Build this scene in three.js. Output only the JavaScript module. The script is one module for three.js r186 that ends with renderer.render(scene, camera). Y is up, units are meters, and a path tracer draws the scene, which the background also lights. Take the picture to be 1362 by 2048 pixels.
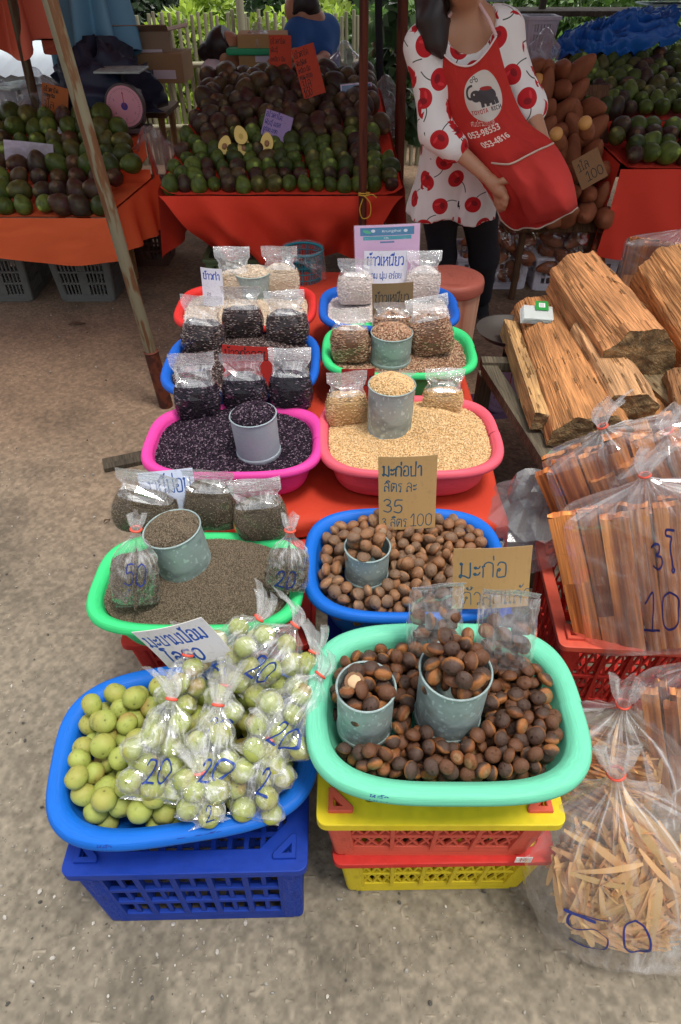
import * as THREE from 'three';
import { mergeGeometries, mergeVertices, toCreasedNormals } from 'three/addons/utils/BufferGeometryUtils.js';
import { MarchingCubes } from 'three/addons/objects/MarchingCubes.js';
import { RoundedBoxGeometry } from 'three/addons/geometries/RoundedBoxGeometry.js';

// ---------- numbers and noise that the sky needs ----------
const V = (x, y, z) => new THREE.Vector3(x, y, z), PI = Math.PI, R = d => d * PI / 180, clamp = (x, a, b) => Math.min(b, Math.max(a, x)), mix = (a, b, t) => a + (b - a) * t;
const smooth = (a, b, x) => { const t = clamp((x - a) / (b - a), 0, 1); return t * t * (3 - 2 * t); };
function rngOf(s) { return () => { s = (s + 0x6d2b79f5) | 0; let t = Math.imul(s ^ (s >>> 15), 1 | s); t = (t + Math.imul(t ^ (t >>> 7), 61 | t)) ^ t; return ((t ^ (t >>> 14)) >>> 0) / 4294967296; }; }
const hash = (x, y, z, s) => { let h = Math.imul(x, 374761393) ^ Math.imul(y, 668265263) ^ Math.imul(z, 2147483647 - 56) ^ Math.imul(s, 1274126177); h = Math.imul(h ^ (h >>> 13), 1274126177); return ((h ^ (h >>> 16)) >>> 0) / 4294967296; };
function noise(x, y, z = 0, s = 0, per = 0) { // value noise 0..1, tiling in x and y when per is given
  const xi = Math.floor(x), yi = Math.floor(y), zi = Math.floor(z), f = t => t * t * (3 - 2 * t), m = v => per ? ((v % per) + per) % per : v;
  const u = f(x - xi), v = f(y - yi), w = f(z - zi), h = (a, b, c) => hash(m(xi + a), m(yi + b), zi + c, s);
  return mix(mix(mix(h(0, 0, 0), h(1, 0, 0), u), mix(h(0, 1, 0), h(1, 1, 0), u), v), mix(mix(h(0, 0, 1), h(1, 0, 1), u), mix(h(0, 1, 1), h(1, 1, 1), u), v), w);
}
const fbm = (x, y, z = 0, s = 0, oct = 4, per = 0) => { let a = .5, t = 0, n = 0; for (let i = 0; i < oct; i++) { t += a * noise(x, y, z, s + i, per); n += a; a *= .5; x *= 2; y *= 2; z *= 2; per *= 2; } return t / n; };
// ---------- camera, sky, sun, exposure ----------
const scene = new THREE.Scene();
const H = 1.6, TILT = 41 * Math.PI / 180, FOC = 1300;
const camera = new THREE.PerspectiveCamera(2 * Math.atan(1024 / FOC) * 180 / Math.PI, 681 / 1024, 0.05, 300);
camera.position.set(0, H, 0); camera.rotation.set(-TILT, 0, 0); scene.add(camera);
const renderer = new THREE.WebGLRenderer({ antialias: true });
renderer.toneMapping = THREE.LinearToneMapping; renderer.toneMappingExposure = 1.5;
renderer.shadowMap.enabled = true; renderer.setSize(681, 1024);
const skyTexture = makeSky(); scene.background = scene.environment = skyTexture; scene.backgroundIntensity = 0.9; scene.environmentIntensity = 0.9;
const sun = new THREE.DirectionalLight(new THREE.Color(1, 0.95, 0.86), 1.5);
sun.position.set(2.6, 10, -1.0); sun.castShadow = true; sun.shadow.radius = 24; sun.shadow.mapSize.set(2048, 2048);
Object.assign(sun.shadow.camera, { left: -8, right: 8, top: 10, bottom: -8, near: 1, far: 30 });
sun.target.position.set(0, 0, -3); scene.add(sun, sun.target);

// ---------- small tools ----------
// a pixel of the 1362 x 2048 view and a height, or a distance ahead, give the place in the world
const ST = Math.sin(TILT), CT = Math.cos(TILT);
const ray = (px, py) => { const a = (px - 681) / FOC, b = (1024 - py) / FOC; return V(a, -ST + b * CT, -CT - b * ST); };
const P = (px, py, h) => { const r = ray(px, py); return r.multiplyScalar((h - H) / r.y).add(V(0, H, 0)); };
const Q = (px, py, d) => { const r = ray(px, py); return r.multiplyScalar(-d / r.z).add(V(0, H, 0)); };
const perPx = p => (-(p.z) * CT + (H - p.y) * ST) / FOC; // metres that one pixel spans at a place

const names = {};
const numbered = n => { const k = names[n] = (names[n] ?? -1) + 1; return k ? n + '_' + String(k).padStart(3, '0') : n; };
function tag(o, label, category, group, kind) { const u = o.userData; if (label) u.label = label; if (category) u.category = category; if (group) u.group = group; if (kind) u.kind = kind; return o; }
function thing(name, label, category, pos, group, turn = 0) {
  const o = new THREE.Group(); o.name = numbered(name); scene.add(o); if (pos) o.position.copy(pos); o.rotation.y = turn; return tag(o, label, category, group);
}
function mesh(name, geo, mat, parent) { const m = new THREE.Mesh(Array.isArray(geo) ? merge(geo) : geo, mat); m.castShadow = m.receiveShadow = true; m.name = parent ? name : numbered(name); (parent || scene).add(m); return m; }
function merge(list) {
  const gs = list.map(g => { const q = g.index ? g.toNonIndexed() : g; for (const k of Object.keys(q.attributes)) if (!['position', 'normal', 'uv', 'color'].includes(k)) q.deleteAttribute(k); return q; });
  const anyC = gs.some(g => g.attributes.color);
  for (const g of gs) { const n = g.attributes.position.count; if (!g.attributes.uv) g.setAttribute('uv', new THREE.BufferAttribute(new Float32Array(n * 2), 2)); if (!g.attributes.normal) g.computeVertexNormals(); if (anyC && !g.attributes.color) g.setAttribute('color', new THREE.BufferAttribute(new Float32Array(n * 3).fill(1), 3)); }
  return mergeGeometries(gs);
}
const M4 = () => new THREE.Matrix4(), place = (g, p, e = [0, 0, 0], s = 1) => g.applyMatrix4(M4().compose(p, new THREE.Quaternion().setFromEuler(new THREE.Euler(...e)), typeof s === 'number' ? V(s, s, s) : s));
const box = (w, h, d, x = 0, y = 0, z = 0) => new THREE.BoxGeometry(w, h, d).translate(x, y, z);
const rbox = (w, h, d, r, x = 0, y = 0, z = 0, seg = 2) => new RoundedBoxGeometry(w, h, d, seg, r).translate(x, y, z);
function bar(a, b, w, t, up = V(0, 1, 0)) { // a box beam from a to b
  const d = b.clone().sub(a), l = d.length(), z = d.normalize(), x = up.clone().cross(z); if (x.lengthSq() < 1e-6) x.set(1, 0, 0); x.normalize(); const y = z.clone().cross(x);
  return new THREE.BoxGeometry(w, t, l).applyMatrix4(M4().makeBasis(x, y, z).setPosition(a.clone().add(b).multiplyScalar(.5)));
}
function rod(a, b, r0, r1 = r0, seg = 14, hs = 1) { const d = b.clone().sub(a), l = d.length(); return new THREE.CylinderGeometry(r1, r0, l, seg, hs).applyQuaternion(new THREE.Quaternion().setFromUnitVectors(V(0, 1, 0), d.normalize())).translate((a.x + b.x) / 2, (a.y + b.y) / 2, (a.z + b.z) / 2); }
const tube = (pts, r, n = 40, seg = 8, closed = false) => new THREE.TubeGeometry(new THREE.CatmullRomCurve3(pts, closed), n, r, seg, closed);
function grid(nu, nv, f, flip = false, cf) { // surface f(u, v) -> Vector3, indexed, with uv; cf gives vertex colours
  const p = [], uv = [], ix = [], col = [];
  for (let j = 0; j <= nv; j++) for (let i = 0; i <= nu; i++) { const q = f(i / nu, j / nv, i, j); p.push(q.x, q.y, q.z); uv.push(i / nu, j / nv); if (cf) col.push(...cf(i / nu, j / nv, q)); }
  for (let j = 0; j < nv; j++) for (let i = 0; i < nu; i++) { const a = j * (nu + 1) + i, b = a + 1, c = a + nu + 1, d = c + 1; flip ? ix.push(a, c, b, b, c, d) : ix.push(a, b, c, b, d, c); }
  const g = new THREE.BufferGeometry(); g.setAttribute('position', new THREE.Float32BufferAttribute(p, 3)); g.setAttribute('uv', new THREE.Float32BufferAttribute(uv, 2)); if (cf) g.setAttribute('color', new THREE.Float32BufferAttribute(col, 3));
  g.setIndex(ix); g.computeVertexNormals(); return g;
}
function weldNormals(g) { const q = mergeVertices((() => { const h = g.clone(); for (const k of ['normal', 'uv', 'color']) h.deleteAttribute(k); return h; })(), 1e-5); q.computeVertexNormals(); return q; }
function seamless(g, nu, nv) { // average the normals where u = 0 meets u = 1
  const n = g.attributes.normal; for (let j = 0; j <= nv; j++) { const a = j * (nu + 1), b = a + nu, v = V(n.getX(a) + n.getX(b), n.getY(a) + n.getY(b), n.getZ(a) + n.getZ(b)).normalize(); n.setXYZ(a, v.x, v.y, v.z); n.setXYZ(b, v.x, v.y, v.z); } return g;
}
function shift(g, f) { const p = g.attributes.position, v = V(0, 0, 0); for (let i = 0; i < p.count; i++) { v.fromBufferAttribute(p, i); f(v, i); p.setXYZ(i, v.x, v.y, v.z); } g.computeVertexNormals(); return g; }
function paint(g, f) { const p = g.attributes.position, n = g.attributes.normal, c = new Float32Array(p.count * 3), v = V(0, 0, 0), w = V(0, 0, 0); for (let i = 0; i < p.count; i++) { v.fromBufferAttribute(p, i); w.fromBufferAttribute(n, i); c.set(f(v, w, i), i * 3); } g.setAttribute('color', new THREE.BufferAttribute(c, 3)); return g; }
function patch(rows) { // smooth surface through a grid of points (rows of equal length)
  const cr = (a, t) => { const n = a.length - 1, x = clamp(t, 0, 1) * n, i = Math.min(Math.floor(x), n - 1), f = x - i, p = k => a[clamp(k, 0, n)], q = V(0, 0, 0);
    for (const c of 'xyz') { const p0 = p(i - 1)[c], p1 = p(i)[c], p2 = p(i + 1)[c], p3 = p(i + 2)[c]; q[c] = .5 * (2 * p1 + (p2 - p0) * f + (2 * p0 - 5 * p1 + 4 * p2 - p3) * f * f + (3 * p1 - p0 - 3 * p2 + p3) * f * f * f); } return q; };
  return (u, v) => cr(rows.map(r => cr(r, u)), v);
}
function metres(g, k = 1) { // box-projected uv in metres
  const q = g.index ? g.toNonIndexed() : g, p = q.attributes.position, uv = new Float32Array(p.count * 2), a = V(0, 0, 0), b = V(0, 0, 0), c = V(0, 0, 0);
  for (let i = 0; i < p.count; i += 3) {
    a.fromBufferAttribute(p, i); b.fromBufferAttribute(p, i + 1); c.fromBufferAttribute(p, i + 2); const n = b.clone().sub(a).cross(c.clone().sub(a)), x = Math.abs(n.x), y = Math.abs(n.y), z = Math.abs(n.z);
    [a, b, c].forEach((q, j) => { const s = x > y && x > z ? [q.z, q.y] : y > z ? [q.x, q.z] : [q.x, q.y]; uv[(i + j) * 2] = s[0] * k; uv[(i + j) * 2 + 1] = s[1] * k; });
  }
  q.setAttribute('uv', new THREE.BufferAttribute(uv, 2)); return q;
}

function makeSky() { // broken white cloud in a hazy sky, stronger round the high sun
  const w = 256, h = 128, a = new Float32Array(w * h * 4), s = new THREE.Vector3(0.26, 1, -0.05).normalize(), v = new THREE.Vector3();
  for (let y = 0; y < h; y++) for (let x = 0; x < w; x++) {
    const el = ((y + .5) / h - .5) * Math.PI, az = (x + .5) / w * Math.PI * 2 - Math.PI;
    v.set(Math.cos(el) * Math.cos(az), Math.sin(el), Math.cos(el) * Math.sin(az));
    const up = Math.max(0, v.y), g = 4.5 * Math.pow(Math.max(0, v.dot(s)), 26) + .5 * Math.pow(Math.max(0, v.dot(s)), 5), i = (y * w + x) * 4;
    const c = smooth(.36, .64, fbm(v.x * 2.6 + 7, v.y * 2.6 + 5, v.z * 2.6 + 3, 8, 4)), cl = (.3 + 1.1 * c) * (.55 + .45 * smooth(.0, .55, up));
    a[i] = mix(.34, 1, .25 + .75 * c) * cl + g * .9; a[i + 1] = mix(.5, 1, .25 + .75 * c) * cl + g * .87; a[i + 2] = mix(.8, 1, .25 + .75 * c) * cl + g * .8; a[i + 3] = 1;
  }
  const t = new THREE.DataTexture(a, w, h, THREE.RGBAFormat, THREE.FloatType);
  t.mapping = THREE.EquirectangularReflectionMapping; t.magFilter = t.minFilter = THREE.LinearFilter; t.needsUpdate = true;
  return t;
}

// ---------- textures and materials ----------
function tex(w, h, f, srgb = true, rep = true) { // f(u, v, x, y) -> [r, g, b] 0..1 (sRGB values for colour maps) or a grey
  const d = new Uint8Array(w * h * 4);
  for (let y = 0; y < h; y++) for (let x = 0; x < w; x++) { const c = f(x / w, y / h, x, y), i = (y * w + x) * 4, a = Array.isArray(c) ? c : [c, c, c]; d[i] = clamp(a[0], 0, 1) * 255; d[i + 1] = clamp(a[1], 0, 1) * 255; d[i + 2] = clamp(a[2], 0, 1) * 255; d[i + 3] = 255; }
  const t = new THREE.DataTexture(d, w, h); if (srgb) t.colorSpace = THREE.SRGBColorSpace; t.magFilter = THREE.LinearFilter; if (rep) t.wrapS = t.wrapT = THREE.RepeatWrapping; t.needsUpdate = true; return t;
}
function again(t, x, y) { const c = t.clone(); c.repeat.set(x, y); c.needsUpdate = true; return c; }
function canvas(w, h, draw) { const c = document.createElement('canvas'); c.width = w; c.height = h; const k = c.getContext('2d'); draw(k, w, h); const t = new THREE.CanvasTexture(c); t.colorSpace = THREE.SRGBColorSpace; t.magFilter = THREE.LinearFilter; return t; }
const L = (r, g, b) => new THREE.Color().setRGB(r, g, b), std = o => new THREE.MeshStandardMaterial(o), phy = o => new THREE.MeshPhysicalMaterial(o);
const T = {
  cloud: tex(256, 256, (u, v) => fbm(u * 6, v * 6, 0, 3, 5, 6), false),
  fine: tex(512, 512, (u, v) => .55 * fbm(u * 64, v * 64, 0, 5, 2, 64) + .45 * fbm(u * 12, v * 12, 0, 9, 4, 12), false),
  weave: tex(256, 256, (u, v) => .5 + .25 * Math.sin(u * PI * 128) + .25 * Math.sin(v * PI * 128) + .3 * (noise(u * 40, v * 40, 0, 2, 40) - .5), false),
  scuff: tex(512, 512, (u, v) => { const s = Math.pow(1 - Math.abs(2 * fbm(u * 8, v * 40, 0, 21, 3, 8) - 1), 14); return .36 + .3 * fbm(u * 10, v * 10, 0, 13, 4, 10) + .35 * s; }, false),
  crinkle: tex(512, 512, (u, v) => { const r = (a, s) => 1 - Math.abs(2 * fbm(u * a, v * a, 0, s, 2, a) - 1); return .55 * r(5, 31) + .3 * r(11, 37) + .15 * noise(u * 30, v * 30, 0, 3, 30); }, false),
};
T.crease = tex(512, 512, (u, v) => { const r = (a, b, s) => 1 - Math.abs(2 * fbm(u * a, v * b, 0, s, 3, 0) - 1), k = Math.max(Math.pow(r(24, 2.4, 151), 9), Math.pow(r(9, 5, 157), 12)), p = smooth(.52, .75, fbm(u * 5, v * 3, 0, 163, 3, 0)); return 1 - .42 * k * (.3 + .7 * p) - .06 * p; }, false);
T.wear = tex(512, 512, (u, v) => { const d = smooth(.45, .8, fbm(u * 6, v * 6, 0, 181, 5, 6)), s = smooth(.8, .92, noise(u * 160, v * 14, 0, 187, 2)) * smooth(.5, .7, noise(u * 8, v * 8, 0, 191, 8)), k = 1 - .1 * d + .12 * s - .06 * noise(u * 90, v * 90, 0, 3, 90); return [k, k * (1 - .02 * d), k * (1 - .03 * d)]; });
const plasticCache = {};
function plastic(r, g, b, rough = .38) { const k = [r, g, b, rough].join(); return plasticCache[k] ??= phy({ color: L(r, g, b), map: T.wear, roughness: 1, roughnessMap: T.scuff, metalness: 0, bumpMap: T.fine, bumpScale: .0004, specularIntensity: .55 }); }
const matte = (r, g, b, o = {}) => std({ color: L(r, g, b), roughness: .85, ...o });
const film = phy({ color: 0xffffff, transmission: .98, transmissionMap: T.crease, roughness: .045, thickness: 0, ior: 1.95, flatShading: true, bumpMap: T.crinkle, bumpScale: .0012 });
const filmThick = phy({ color: 0xffffff, transmission: .8, roughness: .1, thickness: 0, ior: 1.5, bumpMap: T.crinkle, bumpScale: .004 });
const filmClear = phy({ color: 0xffffff, transmission: .985, roughness: .05, thickness: 0, ior: 1.85, flatShading: true, bumpMap: T.crinkle, bumpScale: .003 });
const filmSnug = phy({ color: 0xffffff, transmission: 1, roughness: .06, thickness: 0, ior: 1.42, flatShading: true });
const filmPlain = phy({ color: 0xffffff, transmission: .93, roughness: .05, thickness: 0, ior: 1.55 });
const redBand = matte(.75, .09, .05, { roughness: .5 });
const darkMat = matte(.015, .015, .017);

// ---------- handwriting: every letter as pen strokes (baseline 0, letter top 10) ----------
const GLYPH = {
  'ก': '7|.6 0 .7 5.6 .1 7 1.4 7.2 1 8.4 3 10 5.4 9 6 6.5 6 0', 'ข': '7|1.4 8.4 2.4 9.4 1.6 10 .7 9.2 1.5 8.2 2.2 7 1.2 5.5 1.2 1 2 0 5 0 5.8 1 5.8 10',
  'ค': '7.4|3.2 4.6 2.6 5.6 3.4 6.4 4.2 5.4 3.2 4.6 1.2 .2 .8 6.5 2 9.5 4.2 10 6 8.5 6.4 0', 'ว': '5.4|.4 8.2 1.8 10 3.8 9.4 4.6 7 4.5 1.6 3.6 .3 2.7 1 3.5 1.9 4.4 1.5',
  'า': '4.6|.4 8.2 1.6 10 3.2 9.4 3.7 7.5 3.7 0', 'เ': '3|1.4 1.4 .7 .6 1.3 0 2.2 .6 1.5 1.4 1 2.2 1 10', 'ห': '7|1 8.5 .3 9.4 1 10 1.6 9.3 1 8.5 1 0 1.6 3.4 4.6 7.6 4.6 9.4 5.5 10 6 9 5 7.4 5.4 6 6 5 6 0',
  'น': '7|1.1 8.5 .4 9.4 1 10 1.6 9.3 1.2 8.4 1.2 .2 4.8 1.8 5.6 .8 4.9 0 4.3 .9 5.3 2.4 5.8 10', 'ม': '7|1.2 8.5 .4 9.4 1 10 1.6 9.3 1.3 8.4 1.3 1.4 .7 .1 .1 1 .8 1.8 1.5 1.4 3 1.2 5.8 .3 5.8 10',
  'ย': '6.4|1.5 8.5 .6 9.2 1.2 10 2 9.2 1.6 8.2 .9 6.4 2.2 5.2 .9 4 .8 1.2 1.6 0 4.4 0 5.4 1.2 5.5 10', 'ะ': '4.4|.5 6.4 1.1 5.7 1.7 6.4 1.1 7.1 .5 6.4 2.6 6 3.6 7.6;.5 2 1.1 1.3 1.7 2 1.1 2.7 .5 2 2.6 1.6 3.6 3.2',
  'อ': '6.4|.9 5 1.8 4.3 2.4 5.1 1.7 5.8 .9 5 .8 1.2 1.6 0 4.4 0 5.4 1.4 5.4 8 4.2 10 2 10 .8 8.4', 'ป': '7|1.2 8.5 .4 9.3 1 10 1.6 9.3 1.3 8.4 1.3 .8 2 0 5 0 5.8 .8 5.8 13.6',
  'พ': '8|1.1 8.5 .4 9.4 1 10 1.6 9.3 1.3 8.4 1.8 0 4 6.6 6 0 6.8 10', 'ธ': '6|5.4 9.6 3 10.4 1.2 9.6 1 8.2 4.6 7.4 5.4 5 5.2 .8 4 0 2 0 1 1.4 1 5', 'ล': '7|1.1 1.3 .5 .5 1.2 -.1 1.8 .7 1.2 1.4 1 4.6 2.4 6 4.4 5 5.7 3.4;1.2 8.6 3 10 5 9.2 5.8 7 5.8 0',
  'ส': '7|1.1 1.3 .5 .5 1.2 -.1 1.8 .7 1.2 1.4 1 4.6 2.4 6 4.4 5 5.7 3.4;1.2 8.6 3 10 5 9.2 5.8 7 5.8 0;4.4 8.6 6.8 11.4', 'ต': '7.4|3.2 4.6 2.6 5.6 3.4 6.4 4.2 5.4 3.2 4.6 1.2 .2 .8 7 1.8 9.6 3 9.8 3.7 8.8 4.4 9.9 5.8 9.2 6.3 7 6.3 0',
  'ด': '7.2|3.2 3.6 2.6 4.6 3.4 5.3 4.1 4.4 3.2 3.6 1.6 .2 .9 3 .8 7 2.2 9.6 4.4 9.9 6 8.2 6.2 0', 'ร': '5|2.6 1.3 1.8 .6 2.4 -.1 3.2 .6 2.6 1.3 3.2 3 3.4 5.6 2.6 6.8 .8 7.4 1.2 9 2.6 9.8 4.4 9.2', 'ง': '6|4.4 8.3 3.5 9 4.2 9.8 5 9 5 4 3.4 0 2.4 2 .3 4.8',
  'โ': '4.4|2.2 1.3 1.5 .5 2.2 -.1 2.9 .6 2.2 1.3 2 3 2 9 2.6 11.6 .6 12.6 1 14 3.6 13.8', 'ไ': '4|2.2 1.3 1.5 .5 2.2 -.1 2.9 .6 2.2 1.3 2 3 2 12 1.2 14 .3 13 1.2 12.4', 'ท': '7|1.1 8.5 .4 9.4 1 10 1.6 9.3 1.3 8.4 1.3 0 4 8.4 5.4 9 5.8 7 5.8 0',
  'ผ': '7.4|1.1 9.4 1.8 8.6 1.2 7.8 .6 8.6 1.1 9.4 .8 0 3.4 5 6 0 6.4 10', 'ฮ': '6.4|.9 5 1.8 4.3 2.4 5.1 1.7 5.8 .9 5 .8 1.2 1.6 0 4.4 0 5.4 1.4 5.4 8 4.2 10 2 10 .8 8.4;3.8 9.6 6 11.6', 'ศ': '7.4|3.2 4.6 2.6 5.6 3.4 6.4 4.2 5.4 3.2 4.6 1.2 .2 .8 6.5 2 9.5 4.2 10 6 8.5 6.4 0;5 9.4 7.2 11.4', 'ใ': '4|2.2 1.3 1.5 .5 2.2 -.1 2.9 .6 2.2 1.3 2 3 2 12 1 13.4 .4 12.4 1.2 11.8 2 12.8',
  '้': '0|-3 12.2 -2.4 13.1 -3 13.7 -3.4 13 -2.4 12.1 -1.2 13 -.6 14.6', '่': '0|-1.6 11.8 -1.6 14.4', 'ั': '0|-4.2 12.4 -3.6 13.1 -4.2 13.7 -4.7 13 -3.8 12 -2 12.2 -.6 13.8', 'ี': '0|-5 11.4 -3 13 -1 11.6 -5 11.4;-1 11.6 -1 14.2', 'ิ': '0|-5 11.4 -3 13 -1 11.6 -5 11.4',
  'ุ': '0|-1.6 -1 -2.2 -1.7 -1.5 -2.2 -1 -1.4 -1.2 -3.8', 'ำ': '4.6|-1.4 11.6 -1.9 12.3 -1.4 13 -.9 12.3 -1.4 11.6;.4 8.2 1.6 10 3.2 9.4 3.7 7.5 3.7 0', '์': '0|-2 12.4 -2.4 13.2 -1.6 13.8 -1.2 13 -2 12.2 -.4 15',
  '0': '6.2|3 10 1.1 8.5 .6 5 1.1 1.5 3 0 5 1.5 5.5 5 5 8.5 3.2 10', '1': '5|.8 7.4 3 10 2.8 0;.6 0 4.8 0', '2': '6|.8 7.6 1.8 9.6 4 9.8 4.8 8 3.6 5 .6 .3 1.2 .2 5.6 .4', '3': '6|1 8.6 2.6 10 4.6 9 4.2 6.6 2.6 5.4 4.8 4.4 5 1.6 3 0 .8 1.2', '5': '6|5.4 9.9 1.5 9.6 1.1 5.4 3.6 6.2 5.2 4.4 4.8 1.4 3 0 .6 .8',
  '7': '5.6|.6 9.6 5.2 9.8 2.4 0', '4': '6|4 0 4 10 .6 3 5.6 3', '8': '6|3 5.4 1.2 7.4 3 10 4.8 7.6 3 5.4 .9 2.6 3 0 5.2 2.6 3 5.4', '6': '6|4.6 9.6 1.4 6 1 2 3 0 5 2 4.6 4.6 2.6 5 1.1 3', '9': '6|4.8 7.4 3 5 1.2 7.4 3 10 4.8 7.6 4.4 0', ' ': '3.4|', '-': '5|1 5 4 5', '.': '2|1 .2 1.1 .2',
  '特': '12|2 10 .8 7;.6 7.6 4.6 8;2.6 11 2.5 -1.2;.2 3.6 5 5;8.6 11 8.5 5;5.6 8.6 11.4 8.8;5.2 5.6 12 5.9;9.8 5.4 9.8 0 8.4 .6;5.4 3.6 11.8 3.8;6.6 2.6 7.4 1.2',
};
const RW = rngOf(77);
function write(c, text, x, y, size, color, pen, o = {}) { // x, y: left end of the baseline in canvas pixels; size: letter height
  const s = size / 10, sl = o.slant || 0, jit = (o.jit ?? .3) * s; c.strokeStyle = color; c.lineCap = c.lineJoin = 'round'; let at = x, yy = y;
  for (const ch of [...text].flatMap(k => k === 'แ' ? ['เ', 'เ'] : [k])) {
    const g = GLYPH[ch]; if (!g) continue; const [w, body] = g.split('|'), dy = (RW() - .5) * jit * 2;
    for (const st of body ? body.split(';') : []) {
      const n = st.trim().split(/\s+/).map(Number), p = []; for (let i = 0; i < n.length; i += 2) p.push([at + (n[i] + n[i + 1] * sl) * s * (o.wide || 1) + (RW() - .5) * jit, yy + dy - n[i + 1] * s + (RW() - .5) * jit]);
      c.lineWidth = pen * (o.thin ?? .72) * (.9 + .3 * RW()); c.beginPath(); c.moveTo(...p[0]);
      if (p.length < 3) p.slice(1).forEach(q => c.lineTo(...q)); else { for (let i = 0; i < p.length - 1; i++) { const a = p[Math.max(0, i - 1)], b = p[i], d = p[i + 1], e = p[Math.min(p.length - 1, i + 2)]; c.bezierCurveTo(b[0] + (d[0] - a[0]) / 6, b[1] + (d[1] - a[1]) / 6, d[0] - (e[0] - b[0]) / 6, d[1] - (e[1] - b[1]) / 6, d[0], d[1]); } }
      c.stroke();
    }
    at += (+w) * s * (o.wide || 1) * 1.08; yy += (o.drift || 0) * s;
  }
  return at;
}
function paper(c, w, h, col, kind) { // plain card, or corrugated cardboard with faint flutes
  c.fillStyle = col; c.fillRect(0, 0, w, h);
  if (kind === 'board') for (let x = 0; x < w; x += 7) { c.fillStyle = `rgba(70,45,20,${.05 + .06 * RW()})`; c.fillRect(x, 0, 3, h); }
  for (let i = 0; i < 90; i++) { c.fillStyle = `rgba(60,50,40,${.02 + .04 * RW()})`; c.beginPath(); c.ellipse(RW() * w, RW() * h, 2 + RW() * 26, 1 + RW() * 10, RW() * 3, 0, 7); c.fill(); }
}
// a card that stands with its foot at pixel (bx, by), height hb, and its head at pixel (tx, ty), leaning back by `lean`
function card(name, label, bx, by, hb, tx, ty, wpx, lean, texture, o = {}) {
  const b = P(bx, by, hb), t = Q(tx, ty, -b.z + lean), up = t.clone().sub(b), h = up.length(), w = wpx * perPx(b.clone().add(t).multiplyScalar(.5)), th = o.thick || .0016;
  const g0 = thing(name, label, o.category || 'sign', b, o.group), y = up.clone().normalize(), x = V(1, 0, o.yaw || 0), z = x.clone().cross(y).normalize(); x.copy(y).cross(z).normalize();
  g0.quaternion.setFromRotationMatrix(M4().makeBasis(x, y, z));
  const bend = (o.bend || .01), front = grid(8, 10, (u, v) => V((u - .5) * w, v * h, th / 2 + bend * Math.sin(u * PI) * .6 + bend * v * v)), back = grid(8, 10, (u, v) => V((u - .5) * w, v * h, -th / 2 + bend * Math.sin(u * PI) * .6 + bend * v * v), true);
  const edge = []; const E = (u, v, s) => V((u - .5) * w, v * h, s * th / 2 + bend * Math.sin(u * PI) * .6 + bend * v * v);
  for (const [a, c] of [[[0, 0], [1, 0]], [[1, 0], [1, 1]], [[1, 1], [0, 1]], [[0, 1], [0, 0]]]) edge.push(grid(8, 1, (u, v) => E(mix(a[0], c[0], u), mix(a[1], c[1], u), v ? 1 : -1), true));
  mesh('written_face', front, std({ map: texture, roughness: o.rough ?? .7 }), g0); mesh('card_back', [back, ...edge], matte(...(o.back || [.6, .58, .54])), g0);
  if (o.gloss) mesh('plastic_sleeve', grid(4, 4, (u, v) => V((u - .5) * (w + .006), -.003 + v * (h + .006), th / 2 + .003 + bend * Math.sin(u * PI) * .6 + bend * v * v)), filmPlain, g0);
  return g0;
}

// ---------- the ground ----------
{
  const spec = (u, v, s) => { const n = noise(u * 90, v * 90, 0, s, 90); return n > .86 ? (n - .86) * 5 : 0; };
  const col = tex(1024, 1024, (u, v) => { const a = fbm(u * 10, v * 10, 0, 41, 5, 10), b = fbm(u * 80, v * 80, 0, 47, 2, 80), p = spec(u, v, 51), q = noise(u * 180, v * 180, 0, 57, 180), d = q > .93 ? -.15 : 0, k = .82 + .08 * (a - .5) + .3 * (b - .5) + .26 * p + d * .7; return [k * 1.0, k * .985, k * .95]; });
  const bmp = tex(1024, 1024, (u, v) => .45 * fbm(u * 14, v * 14, 0, 61, 4, 14) + .3 * fbm(u * 110, v * 110, 0, 67, 2, 110) + .5 * spec(u, v, 51), false);
  const near = [.345, .303, .245], far = [.34, .23, .16], c = V(0, 0, 0);
  const shape = (x, z) => .012 * (fbm(x * 1.3, z * 1.3, 0, 5, 3) - .5) * smooth(.9, 2, -z);
  const g = grid(150, 190, (u, v) => { const x = (u - .5) * (4 + 60 * Math.pow(Math.abs(u - .5) * 2, 3)), z = 3 - 26 * Math.pow(v, 1.5) ; return V(x, shape(x, z), z); }, false, (u, v, p) => {
    const t = smooth(.8, 3.0, -p.z + .5 * (fbm(p.x * 2.1, p.z * 2.1, 0, 11, 4) - .5)), m = .94 + .16 * (fbm(p.x * 3.3, p.z * 3.3, 0, 19, 4) - .4), st = 1 - .28 * smooth(.6, .74, fbm(p.x * 5, p.z * 5, 0, 29, 4)), pale = 1 + .25 * smooth(.6, .75, fbm(p.x * 2, p.z * 6, 0, 35, 4)) * smooth(1.2, 1.8, -p.z);
    return [0, 1, 2].map(k => mix(near[k], far[k], t) * m * st * pale);
  });
  const uv = g.attributes.uv, p = g.attributes.position; for (let i = 0; i < p.count; i++) uv.setXY(i, p.getX(i) / 1.1, p.getZ(i) / 1.1);
  const gm = mesh('ground', g, std({ map: col, bumpMap: bmp, bumpScale: .009, vertexColors: true, roughness: .95 })); tag(gm, null, null, null, 'structure');
  // the land beyond the edges of the fine sheet
  const r = mesh('terrain', new THREE.RingGeometry(15, 120, 48, 1).rotateX(-PI / 2).translate(0, -.03, -9), matte(.2, .14, .08)); tag(r, null, null, null, 'structure');
}
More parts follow.
